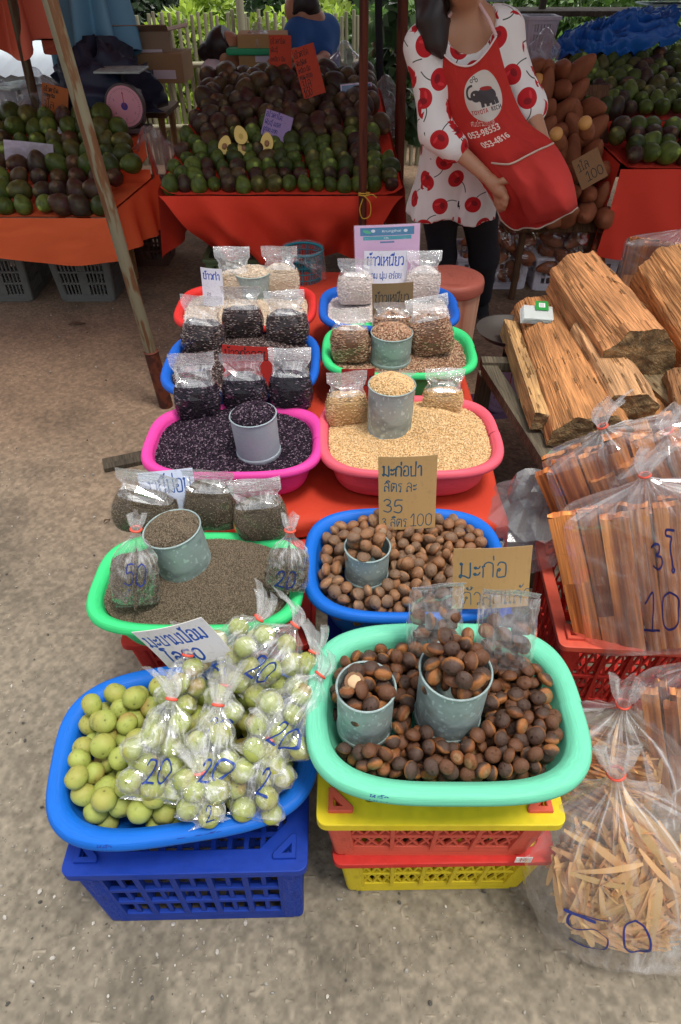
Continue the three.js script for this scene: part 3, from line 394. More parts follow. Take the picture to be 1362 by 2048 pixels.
    if (o.lid) { // bars that fill the opening, and raised corner sockets
      const gs = []; for (let i = 0; i < 12; i++) gs.push(box(.009, .006, d - 2 * m + .004, mix(-w / 2 + m + .014, w / 2 - m - .014, i / 11), h - .003, 0)); for (let i = 0; i < 5; i++) gs.push(box(w - 2 * m + .004, .0052, .009, 0, h - .003, mix(-d / 2 + m + .03, d / 2 - m - .03, i / 4))); mesh('top_grid', gs, o.lid, t);
    }
    if (o.sockets) for (const [sx, sz] of [[-1, -1], [1, -1], [1, 1], [-1, 1]]) { const a = new THREE.Shape(), e = .034; a.moveTo(-.006, -.006); a.lineTo(e, -.006); a.quadraticCurveTo(e + .004, 0, e - .004, .006); a.lineTo(.006, e - .004); a.quadraticCurveTo(0, e + .004, -.006, e); a.closePath(); const q = new THREE.Path(); q.moveTo(.001, .001); q.lineTo(e - .014, .001); q.lineTo(.001, e - .014); q.closePath(); a.holes.push(q);
      const k = new THREE.ExtrudeGeometry(a, { depth: .02, bevelEnabled: true, bevelSize: .0015, bevelThickness: .0015, bevelSegments: 1 }).rotateX(-PI / 2).scale(-sx, 1, sz).translate(sx * (w / 2 - .018), h + .002 - .008, sz * (d / 2 - .018)); if (sx * sz > 0) { const ix = k.attributes.position; for (let i = 0; i < ix.count; i += 3) for (const at of Object.values(k.attributes)) { const n = at.itemSize; for (let c = 0; c < n; c++) { const s0 = at.array[i * n + c]; at.array[i * n + c] = at.array[(i + 2) * n + c]; at.array[(i + 2) * n + c] = s0; } } k.computeVertexNormals(); } mesh('corner_socket', k, o.sockets, t); }
  }
  return t;
}
const NAVY = plastic(.006, .042, .34), YEL = plastic(.78, .6, .02), SAL = plastic(.75, .12, .07), RED = plastic(.62, .035, .025), GREYP = plastic(.15, .155, .14, .6), WHITEP = plastic(.62, .58, .64);
crate({ pos: V(-.293, 0, .165 - .807), w: .435, d: .33, h: .305, mat: NAVY, style: 'square', lid: NAVY, sockets: NAVY, taper: .008, turn: .02, topRail: .05, rimH: .02, label: 'dark blue crate on the ground under the gooseberry basin' });
crate({ pos: V(.205, 0, -.69), w: .425, d: .33, h: .225, mat: YEL, rimMat: RED, style: 'diamond', turn: .015, label: 'yellow crate with a red rim, lowest under the mint basin' });
const salCrate = crate({ pos: V(.178, .227, -.675), w: .42, d: .33, h: .205, mat: SAL, rimMat: YEL, lid: YEL, sockets: SAL, style: 'diamond', rimH: .018, label: 'salmon crate with a yellow top, directly beneath the mint basin' });
mesh('paper_label', box(.032, .024, .001, .178, .034, .165), [0, 1, 2, 3, 4, 5].map(i => i === 4 ? std({ map: canvas(128, 96, (c, w, h) => { paper(c, w, h, '#f1eeea'); write(c, '特', 28, 74, 56, '#c62b20', 7, { jit: .4 }); }), roughness: .7 }) : matte(.8, .78, .75)), salCrate);
crate({ pos: V(-.28, 0, -1.09), w: .4, d: .33, h: .2, mat: RED, style: 'square', label: 'lower red crate under the perilla seed basin' });
crate({ pos: V(-.285, .204, -1.085), w: .41, d: .33, h: .2, mat: RED, style: 'square', label: 'upper red crate under the perilla seed basin' });
crate({ pos: V(.19, 0, -1.06), w: .42, d: .3, h: .2, mat: NAVY, style: 'square', label: 'lower dark blue crate under the basin of light brown nuts' });
crate({ pos: V(.19, .204, -1.06), w: .42, d: .3, h: .19, mat: NAVY, style: 'square', label: 'upper dark blue crate under the basin of light brown nuts' });
crate({ pos: V(.81, 0, -1.16), w: .5, d: .36, h: .3, mat: RED, rimMat: SAL, style: 'diamond', sockets: SAL, turn: -.06, topRail: .03, label: 'bright red crate holding the bagged wood sticks' });

// ---------- piles that settle by dropping round things one by one ----------
function settle(o) { // n, r(rg), place(rg) -> [x, z], floor(x, z), bias(x, z): how welcome height is there, squeeze
  const rg = rngOf(o.seed), out = o.start ? [...o.start] : [], keep = out.length, sq = o.squeeze ?? .9;
  for (let i = 0; i < o.n; i++) {
    const r = o.r(rg); let best = null, bs = 1e9;
    for (let k = 0; k < (o.tries || 26); k++) {
      const [x, z] = o.place(rg, r); let y = o.floor(x, z) + r * (o.sit ?? .95);
      for (const q of out) { const dx = q.x - x, dz = q.z - z, s = (q.r + r) * sq, e = s * s - dx * dx - dz * dz; if (e > 0) { const yy = q.y + Math.sqrt(e); if (yy > y) y = yy; } }
      const sc = y - (o.bias ? o.bias(x, z) : 0); if (sc < bs) { bs = sc; best = { x, y, z, r }; }
    }
    if (o.ceil && best.y > o.ceil(best.x, best.z)) continue;
    out.push(best);
  }
  return out.slice(keep);
}
function addCopies(list, protos, name, label, category, group, turn, rg) { // the first of each kind is the thing itself, the rest are clones
  for (const s of list) {
    const p = protos[Math.floor(rg() * protos.length)], m = p.used ? p.m.clone() : p.m; p.used = true; m.name = numbered(name); scene.add(m); tag(m, label, category, group);
    m.position.set(s.x, s.y, s.z); m.scale.setScalar(s.r / p.r); turn(m, rg, s);
  }
}
const bare = (geo, mat, r) => { const m = new THREE.Mesh(geo, mat); m.castShadow = m.receiveShadow = true; return { m, r }; };
const nutMat = phy({ vertexColors: true, roughness: .4, specularIntensity: .75, bumpMap: again(T.fine, 2, 2), bumpScale: .0008 });
function nutGeo(s, top, side, scar, flat) { // a rounded nut with a paler scar at its base and a small tip
  const p = []; for (let i = 0; i <= 14; i++) { const a = i / 14 * PI, y = -Math.cos(a); p.push(new THREE.Vector2(Math.max(.0001, Math.sin(a) * (1 - .06 * y) * (1 - (i == 14 ? 0 : 0))), y * (y < 0 ? flat * .8 : flat) + (y > .96 ? (y - .96) * .8 : 0))); }
  const g = new THREE.LatheGeometry(p, 18), rg = rngOf(s), ph = rg() * 9;
  shift(g, v => { const k = 1 + .07 * Math.sin(2 * Math.atan2(v.z, v.x) + ph) * (1 - Math.abs(v.y)) + .05 * (noise(v.x * 2 + 5, v.y * 2, v.z * 2, s) - .5); v.multiplyScalar(k); });
  seamless(g, 18, 14);
  return paint(g, v => { const e = v.y / flat + .5 * (fbm(v.x * 2 + 3, v.y * 2, v.z * 2 + s, 9, 3) - .5), t = smooth(-.12, .12, e + (ph % 1) * .5 - .25), k = .8 + .4 * fbm(v.x * 6, v.y * 6, v.z * 6, s, 2); const c = v.y < -flat * .66 ? scar : [0, 1, 2].map(i => mix(side[i], top[i], t)); return c.map(x => x * k); });
}
const nutTurn = (m, rg) => { m.rotation.set((rg() - .5) * 3.2, rg() * 7, (rg() - .5) * 3.2); m.scale.multiply(V(.92 + .2 * rg(), .86 + .2 * rg(), .92 + .2 * rg())); };
const dark = [0, 1, 2, 3, 4, 5, 6, 7].map(i => bare(nutGeo(200 + i, i % 3 ? [.075, .04, .027] : [.13, .052, .024], i % 2 ? [.33, .125, .036] : [.22, .078, .026], [.3, .16, .07], .82 + .03 * (i % 3)), nutMat, 1));
const pale = [0, 1, 2, 3, 4, 5].map(i => bare(nutGeo(300 + i, i % 2 ? [.2, .115, .068] : [.27, .13, .062], i % 3 ? [.33, .145, .062] : [.38, .2, .1], [.42, .28, .18], .86), nutMat, 1));
const inBasin = (b, k, shape) => (rg, r) => { for (; ;) { const x = (rg() * 2 - 1) * (b.A - r * k), z = (rg() * 2 - 1) * (b.B - r * k); if (seIn(x, z, b.A - r * k, b.B - r * k) < 1) return b.world(x, z); } };
const cyl = (c, r, h) => { const a = []; for (let k = 0; k < 14; k++) for (let y = 0; y < 5; y++) a.push({ x: c.x + Math.cos(k / 14 * 2 * PI) * (r - .012), z: c.z + Math.sin(k / 14 * 2 * PI) * (r - .012), y: c.y + h * y / 4 * .8, r: .014 }); a.push({ x: c.x, z: c.z, y: c.y + h + .3, r: .001 }); return a; };
const away = (cs, pl) => (rg, r) => { for (; ;) { const q = pl(rg, r); if (cs.every(c => Math.hypot(q[0] - c.c.x, q[1] - c.c.z) > c.r + r * .9)) return q; } };
{
  const rg = rngOf(404), b = B.mint;
  const mound = (x, z) => { const [lx, lz] = b.local(x, z); return bell(lx, lz, .0, -.09, .16, .02); };
  const l = settle({ seed: 41, n: 480, squeeze: .86, r: q => .0118 + .0036 * q(), place: away([C.small, C.large], inBasin(b, .7)), floor: (x, z) => b.fy + mound(x, z), bias: () => 0, ceil: () => b.h + .006 });
  const lower = (l, k, geo, name, label) => { l.sort((a, b) => b.y - a.y); const rest = l.splice(k), im = new THREE.InstancedMesh(geo, nutMat, rest.length), r = rngOf(k); im.name = name; im.castShadow = im.receiveShadow = true; rest.forEach((s, i) => im.setMatrixAt(i, M4().compose(V(s.x, s.y, s.z), new THREE.Quaternion().setFromEuler(new THREE.Euler((r() - .5) * 3, r() * 7, (r() - .5) * 3)), V(s.r, s.r * .95, s.r)))); scene.add(tag(im, label, 'nuts', null, 'stuff')); };
  lower(l, 245, dark[1].m.geometry, 'lower_dark_nuts', 'lower layer of dark nuts under the others in the mint basin');
  addCopies(l, dark, 'dark_nut', 'dark brown roasted nut lying loose in the pale mint green basin', 'nut', 'dark nuts loose in the mint basin', nutTurn, rg);
  for (const [c, n, lab, grp] of [[C.small, 44, 'dark brown nut in the smaller tin cup of the mint basin', 'dark nuts in the smaller tin cup'], [C.large, 90, 'dark brown nut heaped in the largest tin cup of the mint basin', 'dark nuts in the largest tin cup']]) {
    const big = c === C.large, l2 = settle({ seed: 43 + n, n, r: q => .0125 + .004 * q(), place: (q, r) => { const a = q() * 7, k = (c.r - r * .75) * Math.sqrt(q()); return [c.c.x + k * Math.cos(a), c.c.z + k * Math.sin(a)]; }, floor: (x, z) => c.top - (big ? .035 : .055), bias: (x, z) => big ? .038 * (1 - Math.hypot(x - c.c.x, z - c.c.z) / c.r) : 0, ceil: () => c.top + (big ? .05 : .012) });
    addCopies(l2, dark, 'dark_nut', lab, 'nut', grp, nutTurn, rg);
  }
  const bp = B.pale, l3 = settle({ seed: 47, n: 390, squeeze: .86, r: q => .0122 + .0034 * q(), place: away([C.pale], inBasin(bp, .6)), floor: (x, z) => bp.fy + .012 + bell(...bp.local(x, z), .03, -.06, .13, .03), bias: (x, z) => bell(...bp.local(x, z), .03, -.08, .12, .02), ceil: (x, z) => bp.h + .018 });
  lower(l3, 250, pale[1].m.geometry, 'lower_light_nuts', 'lower layer of light brown nuts in the blue basin');
  addCopies(l3, pale, 'light_nut', 'light brown wild nut lying loose in the blue basin', 'nut', 'light nuts loose in the blue basin', nutTurn, rg);
  const c = C.pale, l4 = settle({ seed: 53, n: 34, r: q => .0125 + .003 * q(), place: (q, r) => { const a = q() * 7, k = (c.r - r * .7) * Math.sqrt(q()); return [c.c.x + k * Math.cos(a), c.c.z + k * Math.sin(a)]; }, floor: () => c.top - .03, bias: (x, z) => .05 * (1 - Math.hypot(x - c.c.x, z - c.c.z) / c.r), ceil: () => c.top + .045 });
  addCopies(l4, pale, 'light_nut', 'light brown wild nut heaped in the tin cup of the blue basin', 'nut', 'light nuts in the tin cup', nutTurn, rg);
  // the halved nut on the small cup
  const h = thing('halved_nut', 'nut cut open to its pale kernel, on the smaller tin cup', 'nut', Q(709, 1352, -C.small.c.z).setY(C.small.top + .012)), half = new THREE.SphereGeometry(.0165, 18, 9, 0, 2 * PI, PI / 2, PI / 2);
  mesh('shell', [half, new THREE.RingGeometry(.0115, .0165, 24).rotateX(-PI / 2)], matte(.2, .1, .05), h); mesh('kernel', shift(new THREE.SphereGeometry(.0115, 16, 10).scale(1, .35, 1), v => v.multiplyScalar(.94 + .12 * noise(v.x * 300, v.y * 300, v.z * 300))), matte(.62, .42, .24), h); h.rotation.set(.5, 0, .1);
}
// ---------- gooseberries ----------
const amlaMat = phy({ vertexColors: true, roughness: .45, specularIntensity: .7, bumpMap: again(T.fine, 3, 2), bumpScale: .0006 });
function amlaGeo(s) {
  const g = new THREE.SphereGeometry(1, 30, 22), rg = rngOf(s), ax = V(rg() - .5, rg() - .5, rg() - .5).normalize();
  shift(g, v => { const a = Math.atan2(v.z, v.x), q = 1 - v.y * v.y, d = Math.pow(Math.abs(v.y), 14); v.multiplyScalar(1 + .018 * Math.cos(6 * a) * q * q); v.y *= .95 * (1 - .1 * d); }); seamless(g, 30, 22);
  const br = rg() < .35 ? .85 : .3;
  return paint(g, v => { const n = fbm(v.x * 1.3 + s, v.y * 1.3, v.z * 1.3, 3, 3), b = smooth(.35, .9, v.dot(ax) * .6 + n * .75) * br, sp = noise(v.x * 11, v.y * 11, v.z * 11, s) > .86 ? .35 : 1, k = (.88 + .3 * (n - .5)) * (.55 + .45 * sp), st = Math.abs(v.y) > .84 && Math.hypot(v.x, v.z) < .12 ? .2 : 1; const g0 = [.4, .45, .1], g1 = [.42, .26, .08]; return [0, 1, 2].map(i => mix(g0[i], g1[i], b) * k * st); });
}
const amla = [0, 1, 2, 3, 4, 5, 6, 7].map(i => bare(amlaGeo(500 + i), amlaMat, 1));
{
  const b = B.amla, l = settle({ seed: 61, n: 165, squeeze: .86, r: q => .0195 + .0035 * q(), place: inBasin(b, .75), floor: (x, z) => b.fy - .005 + bell(...b.local(x, z), -.04, -.04, .16, .05), bias: (x, z) => bell(...b.local(x, z), -.1, -.02, .13, .035), ceil: (x, z) => b.h + .055 });
  addCopies(l, amla, 'gooseberry', 'green gooseberry lying loose in the bright blue basin', 'gooseberry', 'gooseberries loose in the blue basin', (m, rg) => { m.rotation.set(rg() * 7, rg() * 7, rg() * 7); m.scale.multiply(V(.97 + .06 * rg(), .96 + .06 * rg(), .97 + .06 * rg())); }, rngOf(505));
}

// ---------- clear bags ----------
// a bag round an axis from its foot a to its neck b: table of radii r(t, angle); +y of its own axes looks up at the viewer's side
function frameOf(a, b, toward) { const z = b.clone().sub(a).normalize(), y = (toward || V(0, H, .2).sub(a)).clone(); y.addScaledVector(z, -y.dot(z)).normalize(); const x = y.clone().cross(z).normalize(); return { z, y, x, l: a.distanceTo(b) }; }
function wrapTable(F, a, spheres, nt, nu, base, pad, soft = 3) {
  const T0 = []; for (let j = 0; j <= nt; j++) { const row = new Float32Array(nu); for (let i = 0; i < nu; i++) row[i] = base(j / nt, i / nu * 2 * PI); T0.push(row); }
  for (const s of spheres) { const q = V(s.x, s.y, s.z).sub(a), cx = q.dot(F.x), cy = q.dot(F.y), cz = q.dot(F.z), Rr = s.r + pad;
    for (let j = 0; j <= nt; j++) { const dz = j / nt * F.l - cz, rho2 = Rr * Rr - dz * dz; if (rho2 <= 0) continue;
      for (let i = 0; i < nu; i++) { const an = i / nu * 2 * PI, ux = Math.cos(an), uy = Math.sin(an), m = cx * ux + cy * uy, pe = cx * cx + cy * cy - m * m; if (pe < rho2) { const r = m + Math.sqrt(rho2 - pe); if (r > T0[j][i]) T0[j][i] = r; } } } }
  for (let k = 0; k < soft; k++) for (let j = 1; j < nt; j++) { const o = Float32Array.from(T0[j]); for (let i = 0; i < nu; i++) { const av = (o[(i + 1) % nu] + o[(i + nu - 1) % nu] + T0[j - 1][i] + T0[j + 1][i]) / 4; T0[j][i] = Math.max(o[i], av); } }
  return T0;
}
function tiedBag(t, a, b, table, o) { // film, neck, rubber band; everything in t's axes (t stands at a, unturned)
  const F = o.F, nt = table.length - 1, nu = table[0].length, seed = o.seed, rn = o.neck || .0075, seamW = o.seam ?? .03;
  const at = (tt, an, out = 0) => {
    const x = clamp(tt, 0, 1) * nt, j = Math.min(Math.floor(x), nt - 1), f = x - j, y = ((an / (2 * PI)) % 1 + 1) % 1 * nu, i = Math.floor(y) % nu, g = y - Math.floor(y), i2 = (i + 1) % nu;
    let r = mix(mix(table[j][i], table[j][i2], g), mix(table[j + 1][i], table[j + 1][i2], g), f);
    const pl = smooth(o.pleat ?? .6, 1, tt), cr = (o.crinkle ?? .0035);
    const rid = 1 - Math.abs(2 * noise(an * 2.2 + 40, tt * 7, seed * 1.7, 3) - 1);
    r += cr * (rid - .5) * (1 - pl) * smooth(0, .1, tt) + cr * .6 * (noise(an * 5 + 9, tt * 18, seed, 5) - .5);
    r *= 1 + pl * (.16 * Math.sin(an * 9 + seed) + .1 * Math.sin(an * 16 + 2 * seed));
    r = mix(r, rn * (1 + .2 * Math.sin(an * 9)), smooth(o.close ?? .86, 1, tt));
    const fl = 1 - smooth(0, o.foot ?? .09, tt), cx = Math.cos(an) * mix(r, seamW, fl), cy = Math.sin(an) * mix(r, .0012, fl);
    return F.x.clone().multiplyScalar(cx * (1 + out / Math.max(r, .01))).addScaledVector(F.y, cy + Math.sin(an) * out).addScaledVector(F.z, tt * F.l);
  };
  const NU = o.nu || 56, NT = o.nt || 46;
  mesh('film', seamless(grid(NU, NT, (u, v) => at(v, u * 2 * PI), true), NU, NT), o.film || film, t);
  mesh('rubber_band', new THREE.TorusGeometry(rn + .002, .0024, 8, 20).applyMatrix4(M4().makeBasis(F.x, F.y, F.z).setPosition(F.z.clone().multiplyScalar(F.l))), redBand, t);
  const tl = o.tuft ?? .05, td = o.tuftDir ? o.tuftDir.clone().normalize() : F.z; // the gathered open end
  mesh('gathered_end', seamless(grid(40, 10, (u, v) => { const an = u * 2 * PI, r = mix(rn * .9, tl * .42, Math.pow(v, .8)) * (1 + .35 * smooth(0, .4, v) * Math.sin(an * 7 + seed) + .15 * Math.sin(an * 13)), len = tl * v * (1 + .18 * Math.sin(an * 3 + seed) * v), e = mix(1, .45, v); const d = F.z.clone().lerp(td, v).normalize(); return F.z.clone().multiplyScalar(F.l - .001).addScaledVector(d, len).addScaledVector(F.x, Math.cos(an) * r).addScaledVector(F.y, Math.sin(an) * r * e); }, true), 40, 10), filmThick, t);
  if (o.mark) { const [tx, t0, t1, a0, a1] = o.mark; mesh('price_mark', grid(40, 30, (u, v) => at(mix(t0, t1, v), PI / 2 + mix(a1, a0, u), .0018), true), std({ map: tx, transparent: true, alphaTest: .35, roughness: .45 }), t); }
  return at;
}
const penMark = (text, size, color, w = 256, h = 192, pen = 13, o = {}) => canvas(w, h, c => { let y = o.y || h * .5 + size * .5; for (const [k, s] of text.split('/').entries()) y = h * (o.rows ? o.rows[k] : .5) + size * .5, write(c, s, o.x ? o.x[k] : w * .08, y, size, color, pen, { jit: .5, wide: o.wide || 1.3, slant: .1 }); });
const INK = '#12337f', INK2 = '#1c2566';
const M20 = penMark('20', 120, INK), M20b = penMark('20', 110, '#123a8c', 256, 192, 16, { wide: 1.5 }), M2 = penMark('2', 130, INK, 192, 192, 16), M50 = penMark('50', 105, '#2a3f9a', 256, 160, 8);
function rollIn(n, l, W, Tk, r, seed, fillTop = .86) { // round things lying in a flattened sack
  const rg = rngOf(seed), out = []; let tr = 0;
  while (out.length < n && tr++ < 9000) { const s = .08 + (fillTop - .08) * rg(), e = Math.sqrt(Math.max(.12, Math.sin(PI * clamp(s * .9 + .12, 0, 1)))), R0 = r * (.88 + .2 * rg()), x = (rg() * 2 - 1) * (W * e - R0), y = (rg() * 2 - 1) * Math.max(.001, Tk * e - R0), z = s * l; if (out.every(q => (q.cx - x) ** 2 + (q.cy - y) ** 2 + (q.cz - z) ** 2 > ((q.r + R0) * .93) ** 2)) out.push({ cx: x, cy: y, cz: z, r: R0 }); }
  return out;
}
function fruitBag(o) {
  const a = P(...o.foot), b = P(...o.neck), F = frameOf(a, b), px = perPx(a), W = o.w / 2 * px, t = thing('fruit_bag', o.label, 'bag', a, 'tied clear bags of gooseberries');
  const sp = rollIn((o.n || 17), F.l, W * 1.06, o.thick || .034, .0212, o.seed, .8).map(s => ({ ...s, ...(q => ({ x: q.x, y: q.y, z: q.z }))(V(0, 0, 0).addScaledVector(F.x, s.cx).addScaledVector(F.y, s.cy).addScaledVector(F.z, s.cz)) })), rg = rngOf(o.seed + 9);
  for (const s of sp) { const p = amla[Math.floor(rg() * 8)], m = mesh('gooseberry', p.m.geometry, amlaMat, t); m.position.set(s.x, s.y, s.z); m.scale.setScalar(s.r); m.rotation.set(rg() * 7, rg() * 7, rg() * 7); }
  const tb = wrapTable(F, V(0, 0, 0), sp, 40, 64, (tt, an) => W * .62 * Math.sqrt(Math.max(0, Math.sin(PI * clamp(tt * .86 + .08, 0, 1)))) * Math.hypot(Math.cos(an), .7 * Math.sin(an)), .002, 3);
  tiedBag(t, a, b, tb, { F, seed: o.seed, seam: W * .8, mark: o.mark, tuft: o.tuft ?? .055, tuftDir: o.tuftDir, crinkle: .007 });
}
const FB = [
  { foot: [420, 1650, .462], neck: [400, 1545, .53], w: 110, n: 9, label: 'tied bag of gooseberries lowest at the front, mostly under the other bags', mark: [M2, .1, .5, .9, -.3] },
  { foot: [352, 1420, .53], neck: [375, 1310, .60], w: 95, n: 9, label: 'small tied bag of gooseberries just below the white sign, against loose fruit' },
  { foot: [408, 1352, .53], neck: [518, 1236, .625], w: 125, n: 14, label: 'tied bag of gooseberries at the back, its neck before the green basin', mark: [M20b, .15, .6, 1.2, -.3] },
  { foot: [478, 1392, .535], neck: [590, 1250, .63], w: 150, n: 18, label: 'large tied bag of gooseberries at the back right, marked 20 in blue', mark: [M20, .2, .65, .8, -.8] },
  { foot: [590, 1420, .52], neck: [628, 1304, .6], w: 80, n: 6, label: 'small tied bag of gooseberries wedged between the green and mint basins' },
  { foot: [420, 1490, .52], neck: [452, 1372, .57], w: 100, n: 9, label: 'tied bag of gooseberries buried in the middle under its neighbours', mark: [M20b, .1, .55, 1, -.7] },
  { foot: [505, 1640, .455], neck: [545, 1478, .55], w: 135, n: 17, label: 'tied bag of gooseberries at the front right, marked with one large 2', mark: [M2, .3, .78, .9, -.35] },
  { foot: [508, 1528, .535], neck: [640, 1350, .61], w: 155, n: 20, label: 'bulging tied bag whose neck leans over the mint basin rim, marked 20', mark: [M20, .18, .55, 1.1, -.5] },
  { foot: [398, 1640, .47], neck: [436, 1410, .585], w: 125, n: 18, label: 'tied bag of gooseberries upright in the middle front with a tall neck', mark: [M20b, .28, .62, 1.2, -.6] },
  { foot: [300, 1604, .485], neck: [343, 1398, .59], w: 150, n: 19, label: 'tied bag of gooseberries at the front left, marked with a clear 20', mark: [M20, .14, .52, .95, -.8] },
]; FB.forEach((o, i) => fruitBag({ ...o, seed: 700 + i * 13, tuftDir: V((i % 3 - 1) * .3, 1, -.5) }));

// bags of grain with a flat folded top
const filmFlat = phy({ color: 0xffffff, transmission: .95, transmissionMap: again(T.crease, 2, .5), roughness: .04, thickness: 0, ior: 2.1, flatShading: true, bumpMap: T.crinkle, bumpScale: .001 });
function grainBag(o) { // x, yb, yt, w in pixels, hb: height of the foot; f: how full
  const b0 = P(o.x, o.yb, o.hb), W = o.w * perPx(b0) * .97, dep = W * (o.deep || .58), c = V(b0.x, o.hb, b0.z - dep * .45), Ht = o.Ht || Q(o.x + (o.dx || 0), o.yt, -c.z + (o.lean || 0)).y - o.hb, rg = rngOf(o.seed), f = (o.f || .56) * .94;
  const t = thing('grain_bag', o.label, 'bag', c, 'clear bags of grain with folded tops'); t.rotation.set(-(o.lean || 0) / Ht * .8 - .06, o.yaw || 0, -(o.roll || 0), 'YXZ');
  const sh = (y) => { const k = y / (f * Ht), bul = Math.sin(PI * clamp(k * .75 + .15, 0, 1)); return [W / 2 * (.8 + .2 * bul), dep / 2 * (.55 + .45 * bul) * (k > 1 ? 1 : 1)]; };
  const lump = (an, y) => 1 + .13 * (noise(Math.cos(an) * 2 + 7, Math.sin(an) * 2 + y * 28, o.seed) - .5);
  const body = (an, y, out = 0) => { const [A, B2] = sh(y), q = se(A, B2, an), k = lump(an, y); return V(q[0] * k + Math.cos(an) * out, y, q[1] * k + Math.sin(an) * out); };
  const yt = f * Ht, k0 = o.kind, top = (x, z) => { const [A, B2] = sh(yt), q = Math.min(1, seIn(x, z, A, B2)); return yt * (1 + .16 * (1 - q) - .1 * q) + yt * .2 * (noise(x * 20 + 3, z * 20, o.seed) - .5) + (o.slope || 0) * x - .004; };
  // the filling
  const fill = new THREE.Group(); fill.name = 'filling'; t.add(fill); fill.userData.kind = 'stuff';
  mesh('grain_body', [grid(40, 10, (u, v) => { const q = body(-u * 2 * PI, Math.max(.002, v * yt)); if (v == 1) q.y = top(q.x, q.z) - .003; return q; }), grid(40, 8, (u, v) => { const [A, B2] = sh(yt), q = se(A * v * .99, B2 * v * .99, -u * 2 * PI); return V(q[0], top(q[0], q[1]) - .002, q[1]); })], k0.base, fill);
  const pts = [], nS = o.ns || 1500; for (let i = 0; i < nS; i++) { const an = rg() * 2 * PI, y = .003 + rg() * (yt - .003), p = body(an, y), n = V(Math.cos(an) / sh(y)[0], 0, Math.sin(an) / sh(y)[1]).normalize(); if (n.z < -.35) continue; pts.push([p, n]); }
  for (let i = 0; i < nS * .7; i++) { const [A, B2] = sh(yt), r = Math.sqrt(rg()) * .98, q = se(A * r, B2 * r, rg() * 2 * PI), e = .003; pts.push([V(q[0], top(q[0], q[1]), q[1]), V(top(q[0] - e, q[1]) - top(q[0] + e, q[1]), 2 * e, top(q[0], q[1] - e) - top(q[0], q[1] + e)).normalize()]); }
  grains(fill, pts, { ...k0, name: 'grain' }, rg);
  // the film: snug below, folded to a flat strip above
  const low = grid(22, 6, (u, v) => body(-u * 2 * PI, Math.max(.0008, v * yt * 1.02), .002 + .0045 * noise((u % 1) * 22, v * 6 + .5, o.seed)), false).toNonIndexed(); low.computeVertexNormals(); mesh('film', low, filmSnug, t);
  const nu = 18, yg = Ht * (o.gable || .8), jit = i => (rg() - .5) * W * .08, ring = []; const A1 = W / 2 * (o.topW || .96);
  for (let j = 0; j <= 4; j++) { const v = j / 4, y = mix(yt * 1.02, yg, v), row = []; for (let i = 0; i < nu; i++) { const an = -i / nu * 2 * PI, [A, B2] = sh(yt), q = se(mix(A + .0016, A1, v), mix(B2 + .0016, .0022, Math.pow(v, .85)), an); const side = Math.abs(Math.cos(an)), tuck = v > 0 && v < 1 ? 1 - .28 * Math.sin(PI * v) * Math.pow(side, 6) : 1; row.push(V(q[0] * tuck + (j && j < 4 ? jit() : 0), y + (j && j < 4 ? jit() * .6 : 0), q[1] + (j && j < 4 ? jit() * .9 : 0))); } ring.push(row); }
  const gb = grid(nu, 4, (u, v, i, j) => ring[j][i % nu], false).toNonIndexed(); gb.computeVertexNormals(); mesh('folded_gable', gb, filmFlat, t);
  const fold = o.fold ?? .25, wv = .004; mesh('top_strip', [0, 1].map(s => grid(8, 4, (u, v) => V((u - .5) * 2 * A1 * (1 + .02 * v), yg + v * (Ht - yg) * Math.cos(fold * v), (s ? -.0011 : .0011) + Math.sin(fold * v) * (Ht - yg) * v * .6 + wv * Math.sin(u * 7 + o.seed + s) * v), !s)), o.strip || filmStrip, t);
  return t;
}
const filmStrip = phy({ color: 0xffffff, transmission: .8, transmissionMap: T.crease, roughness: .06, thickness: 0, ior: 2, bumpMap: T.crinkle, bumpScale: .004 });
